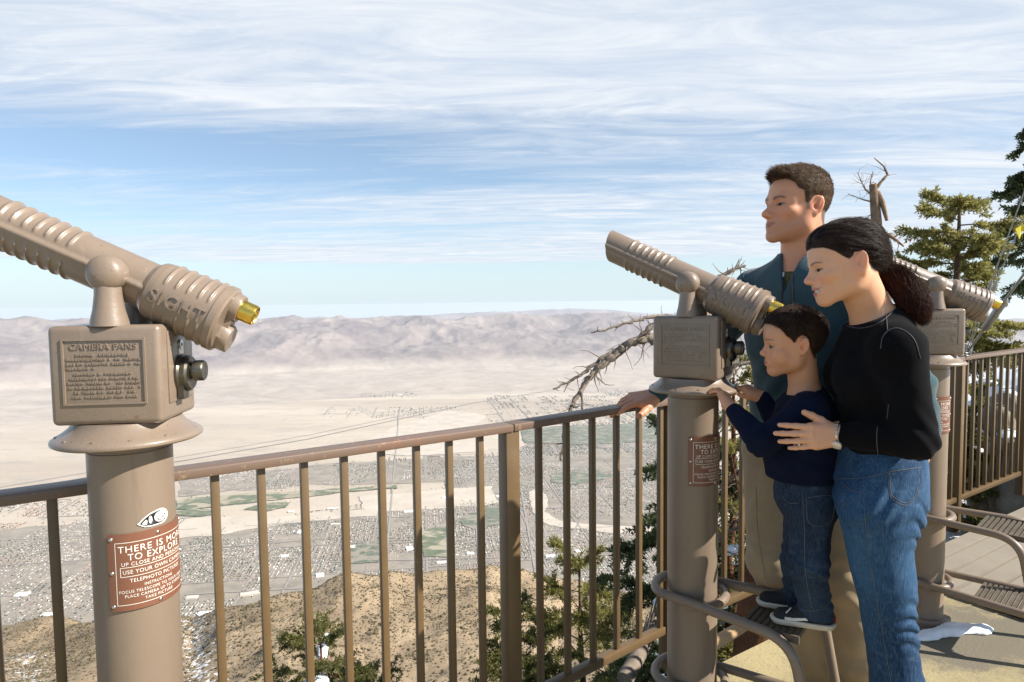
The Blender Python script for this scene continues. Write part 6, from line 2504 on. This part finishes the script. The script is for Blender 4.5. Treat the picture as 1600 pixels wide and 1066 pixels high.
# ------------------------------------------------------------------ snowy mountainside beside the deck
def ground_z(X, Y):
    """the slope that falls away below the railing"""
    n_ = np.array([-0.55, 0.835])
    d = (X - FB[0]) * n_[0] + (Y - FB[1]) * n_[1]
    lim = -0.32 + 0.9 * np.maximum(d - 0.15, 0)
    z = np.maximum(near_slope(X, Y), -0.70 * Y)
    # a sunny snow shelf beyond the right end of the railing
    w_ = np.clip((X / np.maximum(Y, 0.5) - 0.56) / 0.14, 0, 1)
    w_ = w_ * w_ * (3 - 2 * w_)
    k_ = np.minimum(Y, 13)
    shelf = -0.55 + 0.085 * (k_ - 4) + 0.30 * (X - 0.74 * Y) * np.clip((Y - 3) / 6, 0, 1) - 0.35 * np.maximum(Y - 13, 0)
    z = z * (1 - w_) + np.minimum(shelf, 3.0) * w_
    return np.minimum(z, lim)


xs = np.concatenate([np.linspace(-75, -6, 60)[:-1], np.linspace(-6, 14, 220)[:-1], np.linspace(14, 60, 50)])
ys = np.concatenate([np.linspace(1.0, 16, 180)[:-1], np.linspace(16, 75, 90)])
Xg, Yg = np.meshgrid(xs, ys, indexing='ij')
Zg = ground_z(Xg, Yg)
nz = vnoise(Xg / 1.3, Yg / 1.3, 4.4, 4, 'fbm', 0.9)
nz2 = vnoise(Xg / 7, Yg / 7, 8.4, 3, 'fbm', 0.9)
far_ = np.clip((Yg - 2.4) / 3, 0, 1)
Zg = Zg + (nz * 0.10 + nz2 * 0.35 * np.clip(Yg / 12, 0, 1)) * far_ - 0.05
Zg = np.where(Yg > 55, Zg - (Yg - 55) * 0.25, Zg)
na, nr = Xg.shape
i, j = np.meshgrid(np.arange(na - 1), np.arange(nr - 1), indexing='ij')
b0 = (i * nr + j).ravel()
F = np.stack([b0, b0 + nr, b0 + nr + 1, b0 + 1], -1)
sm_, t, b = newmat('snow_and_soil')
gp = t.n('ShaderNodeNewGeometry').outputs['Position']
n1 = t.noise(gp, 0.9, 6, 0.65, 0.4)
n2 = t.noise(gp, 6.0, 5, 0.7)
soil = t.mix(t.ramp(n2, [(0.35, 0), (0.65, 1)]), (0.10, 0.075, 0.05, 1), (0.24, 0.18, 0.12, 1))
leftness = t.n('ShaderNodeSeparateXYZ', {0: gp}).outputs[0]
bias = t.math('MULTIPLY_ADD', leftness, 0.085, -0.06)
sn = t.ramp(t.math('ADD', t.math('ADD', n1, t.math('MULTIPLY', n2, 0.25)), bias), [(0.52, 0.0), (0.56, 1.0)])
c = t.mix(sn, soil, (0.80, 0.83, 0.87, 1))
t.set(b, 'Base Color', c)
b.inputs['Roughness'].default_value = 0.75
bp = t.n('ShaderNodeBump', {'Strength': 0.4, 'Distance': 0.03, 'Height': n2})
t.L.new(bp.outputs[0], b.inputs['Normal'])
tag(mobj('snowy_slope', npmesh('snowy_slope', np.stack([Xg, Yg, Zg], -1).reshape(-1, 3), F, 180), sm_), kind='structure')

snow_m = mat('snow', (0.82, 0.85, 0.89), 0.7, var=0.05, vscale=8, bump=0.5, bscale=30, bdist=0.01, spec=0.3)
rock_m = mat('granite', (0.17, 0.145, 0.115), 0.9, var=0.3, vscale=5, bump=0.8, bscale=14, bdist=0.03, col2=(0.26, 0.225, 0.18), spec=0.2)
bark_o = mat('orange_bark', (0.19, 0.085, 0.042), 0.9, var=0.4, vscale=9, bump=1.0, bscale=26, bdist=0.02, col2=(0.085, 0.045, 0.028), spec=0.1)
bark_g = mat('grey_dead_wood', (0.30, 0.245, 0.195), 0.9, var=0.4, vscale=16, bump=0.9, bscale=60, bdist=0.006, col2=(0.15, 0.12, 0.095), spec=0.1)
bark_b = mat('brown_bark', (0.16, 0.115, 0.08), 0.9, var=0.4, vscale=10, bump=0.9, bscale=40, bdist=0.01, col2=(0.085, 0.06, 0.04), spec=0.1)
bark_s = mat('snag_bark', (0.34, 0.225, 0.145), 0.9, var=0.4, vscale=9, bump=1.0, bscale=30, bdist=0.015, col2=(0.15, 0.105, 0.075), spec=0.1)
tan_m = mat('bare_wood', (0.50, 0.33, 0.18), 0.8, var=0.2, vscale=8, bump=0.3, bscale=60, bdist=0.003, spec=0.2)


def needle_mat(name, a, b_, tr=0.5):
    m, t, b = newmat(name)
    ri = t.n('ShaderNodeNewGeometry').outputs['Random Per Island']
    oc = t.n('ShaderNodeTexCoord').outputs['Object']
    n1 = t.noise(oc, 3.2, 3, 0.6)
    f = t.math('ADD', t.math('MULTIPLY', ri, 0.45), t.math('MULTIPLY', n1, 0.6))
    c = t.mix(t.ramp(f, [(0.25, 0), (0.8, 1)]), (*a, 1), (*b_, 1))
    t.set(b, 'Base Color', c)
    b.inputs['Roughness'].default_value = 0.6
    b.inputs['Specular IOR Level'].default_value = 0.25
    tl = t.n('ShaderNodeBsdfTranslucent')
    t.L.new(c, tl.inputs[0])
    mx = t.n('ShaderNodeMixShader', {0: tr})
    t.L.new(b.outputs[0], mx.inputs[1])
    t.L.new(tl.outputs[0], mx.inputs[2])
    t.L.new(mx.outputs[0], t.N['Material Output'].inputs[0])
    return m


nd_yellow = needle_mat('needles_yellow_green', (0.17, 0.165, 0.045), (0.36, 0.32, 0.11))
nd_dark = needle_mat('needles_dark', (0.055, 0.078, 0.036), (0.16, 0.185, 0.072))
nd_mid = needle_mat('needles_mid', (0.085, 0.10, 0.035), (0.24, 0.225, 0.075))


class Twigs:
    def __init__(s, seed):
        s.r = np.random.default_rng(seed)
        s.wood = MB()
        s.pts = []
        s.dirs = []
        s.tips = []

    def branch(s, p, d, L, r0, depth, flat=0.3, droop=0.15, kink=0.12, leaf=True, nsub=7, n=7, sub=0.55):
        d = np.array(d, float)
        d /= np.linalg.norm(d)
        P = [np.array(p, float)]
        st = L / n
        for i in range(n):
            d = d + s.r.normal(size=3) * kink + np.array((0, 0, -droop * st / L * 2 + (0.10 if i > n * 0.6 else 0)))
            d /= np.linalg.norm(d)
            P.append(P[-1] + d * st)
        rs = [max(r0 * (1 - 0.85 * i / n), 0.0018) for i in range(n + 1)]
        s.wood.tube(P, rs, 6 if depth == 0 else 4, cap=False)
        if depth < 1:
            for k in range(nsub):
                u = s.r.uniform(0.18, 0.98) if nsub > 3 else s.r.uniform(0.3, 0.95)
                i = min(int(u * n), n - 1)
                q = P[i] + (P[i + 1] - P[i]) * (u * n - i)
                t_ = P[i + 1] - P[i]
                t_ /= np.linalg.norm(t_)
                side = np.cross(t_, (0, 0, 1))
                side /= np.linalg.norm(side) + 1e-9
                sg = 1 if k % 2 else -1
                dd = t_ * 0.75 + side * sg * 0.8 + s.r.normal(size=3) * np.array((0.2, 0.2, flat))
                s.branch(q, dd, L * sub * (1.1 - 0.65 * u) * s.r.uniform(0.7, 1.2), r0 * 0.35, depth + 1, flat, droop * 0.6, kink, leaf, 0, 4)
        if leaf:
            PP = np.array(P)
            m = max(4, int(L / 0.014))
            us = np.linspace(0.12 if depth else 0.45, 1.0, m)
            for u in us:
                i = min(int(u * n), n - 1)
                s.pts.append(PP[i] + (PP[i + 1] - PP[i]) * (u * n - i))
                s.dirs.append((PP[i + 1] - PP[i]) / np.linalg.norm(PP[i + 1] - PP[i]))
        s.tips.append(P[-1])

    def needles(s, ln, wd, per):
        C_ = np.repeat(np.array(s.pts), per, 0)
        D = np.repeat(np.array(s.dirs), per, 0)
        n = len(C_)
        rv = s.r.normal(size=(n, 3))
        rv -= D * np.einsum('ij,ij->i', rv, D)[:, None]
        rv /= np.linalg.norm(rv, axis=1)[:, None] + 1e-9
        ax = D * s.r.uniform(0.25, 0.9, (n, 1)) + rv * s.r.uniform(0.5, 1.0, (n, 1)) + np.array((0, 0, 0.18))
        ax /= np.linalg.norm(ax, axis=1)[:, None]
        sd_ = np.cross(ax, s.r.normal(size=(n, 3)))
        sd_ /= np.linalg.norm(sd_, axis=1)[:, None] + 1e-9
        L = ln * s.r.uniform(0.6, 1.25, (n, 1))
        w_ = wd * s.r.uniform(0.7, 1.3, (n, 1))
        a = C_ + s.r.normal(size=(n, 3)) * 0.006
        V = np.stack([a - sd_ * w_ * 0.3, a + ax * L * 0.55 - sd_ * w_ * 0.5, a + ax * L, a + ax * L * 0.55 + sd_ * w_ * 0.5], 1).reshape(-1, 3)
        F = (np.arange(n) * 4)[:, None] + np.arange(4)[None]
        return V, F


def tree_obj(name, base, tw, trunk, bark, ndm, ln, wd, per, label, cat, group=None, snow=0, snow_r=0.05, seed=1):
    root = empty(name, tuple(base))
    tag(root, label, cat, group)
    sh = lambda V: [tuple(np.array(v) - base) for v in V]
    trunk.v = sh(trunk.v)
    trunk.build('trunk', bark, root, 60)
    if tw.wood.v:
        tw.wood.v = sh(tw.wood.v)
        tw.wood.build('branches', bark, root, 60)
    if ndm is not None and tw.pts:
        V, F = tw.needles(ln, wd, per)
        mobj('crown', npmesh('crown', V - base, F), ndm, root)
    if snow:
        r_ = np.random.default_rng(seed)
        for k in range(snow):
            p = tw.pts[r_.integers(len(tw.pts))]
            B_ = SDF()
            for q in range(4):
                B_.el(p + r_.normal(size=3) * np.array((0.6, 0.6, 0.12)) * snow_r, V3(1, 1, 0.55) * snow_r * r_.uniform(0.5, 0.9), None, 0.03)
            sdf_obj('snow_clump', B_, p - snow_r * 3.5, p + snow_r * 3.5, snow_r / 5, snow_m, root, base, 1)
    return root


def trunk_path(p0, p1, n, wob, rg_):
    P = []
    for i in range(n + 1):
        u = i / n
        q = p0 * (1 - u) + p1 * u
        P.append(q + rg_.normal(size=3) * wob * np.array((1, 1, 0.1)) * math.sin(PI * min(u * 1.3, 1)))
    return P


def conifer(name, top_px, base_px_x, Y, rmax, seed, bark, ndm, label, cat, group=None, tr=0.06, nb=34, ln=0.05, wd=0.012, per=5, droop=0.25, upturn=0.0, start=0.2, prof=None, nsub=8, snow=0, hidden=False, side=None, snow_r=0.05):
    top = W(top_px[0], top_px[1], Y)
    bx = W(base_px_x, 800, Y)[0]
    base = V3(bx, Y, float(ground_z(np.array(bx), np.array(Y))) - 0.1)
    tw = Twigs(seed)
    P = trunk_path(base, top, 12, 0.02 + tr * 0.2, tw.r)
    tk = MB().tube(P, [tr * (1 - 0.9 * i / 12) + 0.004 for i in range(13)], 12)
    for k in range(nb):
        u = start + (1 - start) * (k + 0.5) / nb
        i = min(int(u * 12), 11)
        p = P[i] + (P[i + 1] - P[i]) * (u * 12 - i)
        a = k * 2.399 + tw.r.uniform(-0.4, 0.4)
        R_ = rmax * (prof(u) if prof else (1.02 - u) ** 0.8) * tw.r.uniform(0.7, 1.15)
        d = np.array((math.cos(a), math.sin(a), upturn + tw.r.normal() * 0.12 + (0.5 if u > 0.93 else 0)))
        tw.branch(p, d, max(R_, 0.05), tr * 0.22 * (1.1 - u * 0.7), 0, 0.25, droop, 0.10, True, nsub, 6)
    tw.branch(top, (0, 0, 1), 0.10, 0.004, 1)
    return tree_obj(name, base, tw, tk, bark, ndm, ln, wd, per, label, cat, group, snow, snow_r, seed)


G_ = 'conifers around the lookout'
conifer('pine_tree', (1500, 322), 1478, 7.0, 0.92, 21, bark_b, nd_yellow, 'sunlit yellow green pine with level branches behind the farthest telescope', 'pine tree', G_, tr=0.085, nb=44, ln=0.055, wd=0.016, per=5, droop=0.10, upturn=0.10, start=0.30, prof=lambda u: 0.42 + 0.75 * math.sin(u * 9) ** 2 * (1.15 - u), nsub=14, snow=3)
conifer('fir_tree', (1665, 150), 1655, 9.6, 1.35, 22, bark_b, nd_dark, 'dark green fir cut off by the right edge of the photo', 'fir tree', G_, tr=0.13, nb=46, ln=0.06, wd=0.022, per=5, droop=0.35, upturn=0.18, start=0.38, prof=lambda u: 0.35 + 0.65 * (1 - u), nsub=13, snow=4)
conifer('fir_tree', (1082, 640), 1086, 4.6, 0.84, 23, bark_b, nd_dark, 'dark fir rising just behind the pole of the middle telescope', 'fir tree', G_, tr=0.06, nb=52, ln=0.040, wd=0.012, per=7, droop=0.30, upturn=0.05, start=0.10, prof=lambda u: 0.30 + 0.85 * (1 - u) ** 0.7, nsub=10, snow=3)
conifer('pine_tree', (905, 872), 912, 7.2, 1.35, 24, bark_b, nd_yellow, 'sunlit pine below the deck seen through the balusters left of the middle telescope', 'pine tree', G_, tr=0.07, nb=44, ln=0.055, wd=0.014, per=5, droop=0.10, upturn=0.35, start=0.10, prof=lambda u: 0.25 + 0.85 * (1 - u), nsub=12, snow=7)
conifer('pine_tree', (798, 948), 800, 6.8, 0.95, 25, bark_o, nd_mid, 'darker bushy pine below the deck just right of the thick railing post', 'pine tree', G_, tr=0.06, nb=40, ln=0.045, wd=0.014, per=5, droop=0.15, upturn=0.25, start=0.10, prof=lambda u: 0.30 + 0.80 * (1 - u), nsub=12, snow=3)
conifer('pine_tree', (500, 992), 505, 8.2, 1.35, 26, bark_o, nd_mid, 'snow laden pine top poking up left of the middle of the railing', 'pine tree', G_, tr=0.06, nb=36, ln=0.05, wd=0.015, per=5, droop=0.15, upturn=0.20, start=0.30, prof=lambda u: 0.40 + 0.80 * (1 - u), nsub=12, snow=16, snow_r=0.15)
conifer('pine_tree', (1176, 560), 1180, 5.2, 0.66, 27, bark_o, nd_mid, 'twiggy pine seen between the boy and the middle telescope', 'pine tree', G_, tr=0.06, nb=34, ln=0.04, wd=0.012, per=3, droop=0.15, upturn=0.1, start=0.10, prof=lambda u: 0.40 + 0.55 * (1 - u), nsub=8, snow=6)
conifer('fir_tree', (1545, 600), 1548, 6.0, 0.50, 28, bark_b, nd_mid, 'small green fir on the snow just beyond the right end railing', 'fir tree', G_, tr=0.05, nb=30, ln=0.04, wd=0.015, per=8, droop=0.25, upturn=0.1, start=0.05, prof=lambda u: 0.30 + 0.80 * (1 - u), nsub=8, snow=3)
conifer('fir_tree', (1488, 640), 1490, 5.4, 0.45, 29, bark_b, nd_mid, 'small green fir seen through the balusters beside the farthest telescope pole', 'fir tree', G_, tr=0.05, nb=30, ln=0.04, wd=0.015, per=8, droop=0.25, upturn=0.1, start=0.05, prof=lambda u: 0.30 + 0.80 * (1 - u), nsub=8, snow=3)

conifer('pine_tree', (1146, 590), 1150, 4.3, 0.42, 30, bark_o, nd_yellow, 'sunlit bushy pine squeezed between the middle telescope pole and the khaki trousers', 'pine tree', G_, tr=0.05, nb=40, ln=0.04, wd=0.012, per=6, droop=0.12, upturn=0.2, start=0.05, prof=lambda u: 0.45 + 0.5 * (1 - u), nsub=10, snow=8)

# broken dead trunk behind the woman
rg = np.random.default_rng(31)
base = V3(*W(1392, 700, 6.0)); base[2] = float(ground_z(np.array(base[0]), np.array(base[1]))) - 0.1
top = W(1364, 288, 6.0)
tw = Twigs(31)
P = [base, W(1390, 640, 6.0), W(1383, 480, 6.0), W(1374, 400, 6.0), W(1368, 330, 6.0), top]
tk = MB().tube(P, [0.085, 0.072, 0.060, 0.052, 0.043, 0.032], 14)
tk.tube([W(1370, 300, 6.0), W(1379, 318, 5.97), W(1386, 345, 5.95)], [0.027, 0.025, 0.014], 10)


def deadtwig(pts, Y, r0, r1, nt=10, tl=0.16, mb=None, dy=0.0, jit=0.0):
    mb = mb if mb is not None else tw.wood
    Q = [W(x, y, Y + dy * k) for k, (x, y) in enumerate(pts)]
    QQ = []
    for k in range(len(Q) - 1):
        for u in np.linspace(0, 1, 7)[:-1]:
            QQ.append(Q[k] * (1 - u) + Q[k + 1] * u + tw.r.normal(size=3) * jit)
    QQ.append(Q[-1])
    n = len(QQ)
    mb.tube(QQ, [(r0 + (r1 - r0) * i / (n - 1)) * tw.r.uniform(0.85, 1.2) for i in range(n)], 8)
    for _ in range(nt):
        i = tw.r.integers(1, n - 1)
        d = tw.r.normal(size=3) * 0.7 + (QQ[i] - QQ[i - 1]) / np.linalg.norm(QQ[i] - QQ[i - 1]) * 0.8
        d /= np.linalg.norm(d)
        L = tl * tw.r.uniform(0.3, 1.2)
        q = [QQ[i]]
        for _k in range(5):
            d = d + tw.r.normal(size=3) * 0.25
            d /= np.linalg.norm(d)
            q.append(q[-1] + d * L / 5)
        mb.tube(q, [max(r1 * 0.8 * (1 - k / 6), 0.0012) for k in range(6)], 5)


deadtwig([(1366, 300), (1376, 285), (1387, 273), (1381, 260), (1366, 247)], 6.0, 0.016, 0.004, 8, 0.14)
deadtwig([(1362, 305), (1352, 296), (1346, 284), (1340, 270)], 6.0, 0.010, 0.003, 10, 0.16)
deadtwig([(1362, 300), (1360, 284), (1364, 268)], 6.0, 0.008, 0.003, 10, 0.16)
deadtwig([(1360, 315), (1348, 312), (1338, 308), (1325, 303)], 6.0, 0.007, 0.003, 6, 0.12)
deadtwig([(1376, 366), (1390, 368), (1400, 375), (1412, 385)], 6.0, 0.022, 0.008, 10, 0.14)
deadtwig([(1374, 330), (1360, 336), (1350, 345)], 6.0, 0.006, 0.003, 6, 0.10)
tree_obj('dead_tree', base, tw, tk, bark_s, None, 0, 0, 0, 'broken topped dead trunk with bare twigs rising behind the woman', 'dead tree', 'dead trees around the lookout')

# leafless tree behind the middle telescope: its limbs reach left over the railing
tw = Twigs(32)
base = V3(*W(1092, 900, 3.5)); base[2] = float(ground_z(np.array(base[0]), np.array(base[1]))) - 0.1
P = [base, W(1090, 900, 3.5), W(1086, 700, 3.5), W(1084, 560, 3.5), W(1090, 470, 3.5), W(1112, 440, 3.5)]
tk = MB().tube(P, [0.075, 0.06, 0.05, 0.042, 0.030, 0.018], 12)
deadtwig([(1086, 500), (1040, 494), (1008, 497), (980, 505), (950, 514), (924, 520)], 3.5, 0.013, 0.004, 16, 0.06, dy=-0.03, jit=0.003)
deadtwig([(1086, 510), (1030, 502), (1000, 528), (965, 545), (938, 562), (905, 588), (885, 598), (864, 608)], 3.5, 0.020, 0.004, 26, 0.11, dy=-0.02, jit=0.004)
deadtwig([(900, 590), (888, 598), (881, 613)], 3.35, 0.006, 0.002, 3, 0.05)
deadtwig([(1086, 545), (1030, 531), (1008, 528), (985, 536), (960, 556), (935, 574), (920, 592), (905, 615), (892, 640), (882, 680), (876, 720)], 3.5, 0.030, 0.006, 40, 0.15, dy=-0.02, jit=0.004)
deadtwig([(908, 612), (910, 630), (909, 655)], 3.3, 0.008, 0.003, 4, 0.08)
deadtwig([(1112, 440), (1130, 430), (1148, 420), (1165, 415)], 3.5, 0.016, 0.005, 16, 0.10)
deadtwig([(1086, 600), (1120, 590), (1150, 560), (1165, 545)], 3.5, 0.014, 0.004, 24, 0.16)
deadtwig([(1090, 700), (1130, 660), (1160, 640), (1195, 600)], 3.5, 0.016, 0.004, 24, 0.20)
deadtwig([(1090, 800), (1130, 760), (1170, 720)], 3.5, 0.014, 0.004, 24, 0.20)
deadtwig([(1090, 860), (1140, 830), (1185, 810)], 3.5, 0.014, 0.004, 24, 0.20)
deadtwig([(1090, 640), (1130, 600), (1150, 570), (1200, 562)], 3.6, 0.020, 0.010, 10, 0.20)
tree_obj('dead_tree', base, tw, tk, bark_g, None, 0, 0, 0, 'leafless grey tree behind the middle telescope with lichen crusted limbs drooping left over the railing', 'dead tree', 'dead trees around the lookout')

# stout orange trunk just beyond the deck edge
tw = Twigs(33)
base = V3(*W(1178, 1066, 3.45)); base[2] = float(ground_z(np.array(base[0]), np.array(base[1]))) - 0.15
P = [base, W(1176, 1080, 3.45), W(1182, 960, 3.45), W(1186, 880, 3.45), W(1196, 820, 3.45)]
tk = MB().tube(P, [0.15, 0.125, 0.105, 0.095, 0.06], 16)
for k in range(6): deadtwig([(1186, 880), (1180 + 12 * k - 20, 800 - 10 * k), (1170 + 16 * k - 30, 700 - 10 * k)], 3.45, 0.010, 0.003, 22, 0.22)
tree_obj('tree_stump', base, tw, tk, bark_o, None, 0, 0, 0, 'stout orange barked broken trunk with tangled twigs just beyond the deck edge', 'tree trunk')

# fallen wood
lg = MB().tube([W(1105, 1012, 2.95), W(1150, 985, 3.0), W(1190, 958, 3.08), W(1235, 930, 3.2), W(1290, 915, 3.3)], [0.030, 0.028, 0.026, 0.03, 0.02], 12)
tag(lg.build('fallen_branch', tan_m, None, 60), 'pale barkless branch lying beyond the deck under the boy', 'branch')
lg = MB().tube([W(976, 1062, 4.0), W(1000, 1020, 4.2), W(1022, 975, 4.4), W(1050, 930, 4.7), W(1090, 880, 5.1)], [0.055, 0.05, 0.05, 0.045, 0.03], 12)
for k in range(5): lg.tube([W(1000 + 9 * k, 1010 - 20 * k, 4.2), W(1012 + 9 * k, 960 - 20 * k, 4.2)], [0.008, 0.003], 6)
tag(lg.build('fallen_log', bark_g, None, 60), 'grey fallen log lying on the snow left of the middle telescope', 'log')


def boulder(px, py, Y, s, seed, label, snow=True, cap=0.28):
    c_ = W(px, py, Y)
    gz_ = float(ground_z(np.array(c_[0]), np.array(c_[1])))
    B_ = SDF()
    r_ = np.random.default_rng(seed)
    for _ in range(5): B_.el(c_ + r_.normal(size=3) * s * 0.35, V3(*(s * r_.uniform(0.5, 0.9, 3))), np.array(Matrix.Rotation(r_.uniform(0, 3), 3, 'Z') @ Matrix.Rotation(r_.uniform(-.5, .5), 3, 'X')), s * 0.15)
    B_.el(V3(c_[0], c_[1], (c_[2] + gz_) / 2 - 0.05), V3(s * 0.8, s * 0.8, max((c_[2] - gz_) / 2 + 0.1, s * 0.5)), None, s * 0.3)
    B_.fn(lambda P, d: d + swirl(P, 5 / s, seed, 4) * 0.07 * s)
    lo = np.minimum(c_ - s * 2.2, V3(9e9, 9e9, gz_ - 0.4))
    root = empty('boulder', tuple(c_))
    tag(root, label, 'boulder', 'boulders on the snowy slope')
    o, V, F = sdf_obj('rock', B_, lo, c_ + s * 2.2, s / 14, rock_m, root, c_, 1)
    if snow:
        S_ = SDF()
        zt = V[:, 2].max()
        S_.ops = list(B_.ops)
        S_.fn(lambda P, d: np.maximum(d - 0.04 * s - 0.05 * s * swirl(P, 4 / s, seed + 3, 2), zt - cap * s + 0.2 * s * swirl(P, 3 / s, seed + 5, 2) - P[:, 2]))
        sdf_obj('snow_cap', S_, lo, c_ + s * 2.4, s / 14, snow_m, root, c_, 1)


boulder(1578, 655, 5.4, 0.20, 1, 'upper snow capped grey boulder seen through the right end railing')
boulder(1592, 715, 5.1, 0.17, 2, 'boulder lowest and nearest to the photo edge beyond the right end railing')
boulder(1540, 745, 5.6, 0.17, 3, 'small boulder half sunk in snow between the right end balusters')
boulder(1535, 700, 6.0, 0.16, 4, 'boulder farther back beside the small green fir', True)

# a little snow left on the deck by the farthest telescope
Sn = SDF()
r_ = np.random.default_rng(9)
for k in range(34):
    u = r_.uniform(0, 1)
    p = ZP(1436 + 108 * u, 999 - 14 * u + r_.normal() * 3.0 - 6 * math.sin(u * 3), 0.0)
    Sn.el(p, V3(r_.uniform(0.015, 0.05), r_.uniform(0.012, 0.03), r_.uniform(0.008, 0.024) * (1.2 - 0.5 * u)), None, 0.02)
Sn.fn(lambda P, d: np.maximum(d + swirl(P, 90, 3, 3) * 0.004, 0.001 - P[:, 2]))
p0 = ZP(1490, 985, 0.0)
o, _, _ = sdf_obj('snow_patch', Sn, p0 - 0.5, p0 + 0.5, 0.004, snow_m, None, p0, 1)
o.location = tuple(p0)
tag(o, 'thin patch of leftover snow on the deck beside the farthest telescope pole', 'snow patch')

# guy wires with turnbuckles at the right end of the railing
wire = mat('galvanised_steel', (0.30, 0.30, 0.29), 0.45, 0.85, var=0.25, vscale=30, bump=0.15)
an_ = V3(FE[0] + 0.03, FE[1] - 0.03, RAILZ + 0.005)
far_e = W(1690, 300, 3.55)


def guy(a, b, label, thick):
    root = empty('guy_wire', tuple(an_))
    tag(root, label, 'guy wire', 'guy wires anchored at the right end of the railing')
    L = lambda u: a * (1 - u) + b * u - an_
    MB().tube([L(0.0), L(0.18)], thick * 0.8, 10).tube([L(0.40), L(1.0)], thick * 0.8, 10).build('cable', wire, root, 60)
    MB().tube([L(0.17), L(0.185), L(0.19), L(0.39), L(0.395), L(0.41)], [thick, thick * 2.0, thick * 2.4, thick * 2.4, thick * 2.0, thick], 14).build('turnbuckle', wire, root, 40)
    MB().tube([L(0.0) + V3(0.022 * math.cos(q), 0, 0.03 * math.sin(q)) for q in np.linspace(0, 2 * PI, 16, endpoint=False)], 0.006, 8, closed=True).build('shackle', wire, root, 60)
    return root


guy(an_ + V3(0.0, 0, 0.03), W(1680, 318, 3.5), 'thick steel guy wire with long turnbuckle anchored on the right end railing post', 0.0095)
guy(an_ + V3(-0.02, -0.02, 0.05), W(1614, 262, 3.75), 'thin guy wire carrying a yellow flag beside the thick one', 0.0045)
guy(an_ + V3(0.02, 0.02, 0.05), W(1632, 262, 3.80), 'thin plain guy wire between the flagged wire and the thick one', 0.0042)
yel = mat('yellow_plastic', (0.72, 0.60, 0.03), 0.5, var=0.1)
fp = [W(1587, 358, 3.70), W(1596, 352, 3.70), W(1608, 349, 3.69), W(1607, 364, 3.70), W(1597, 361, 3.71), W(1593, 374, 3.70)]
fl = MB()
k = len(fp)
fl.add([p for p in fp] + [p + V3(0.0, 0.004, 0) for p in fp], [tuple(range(k)), tuple(range(2 * k - 1, k - 1, -1))] + [(i, (i + 1) % k, (i + 1) % k + k, i + k) for i in range(k)])
tag(fl.build('warning_flag', yel, None, None), 'small yellow warning flag on a guy wire at the right edge', 'flag')
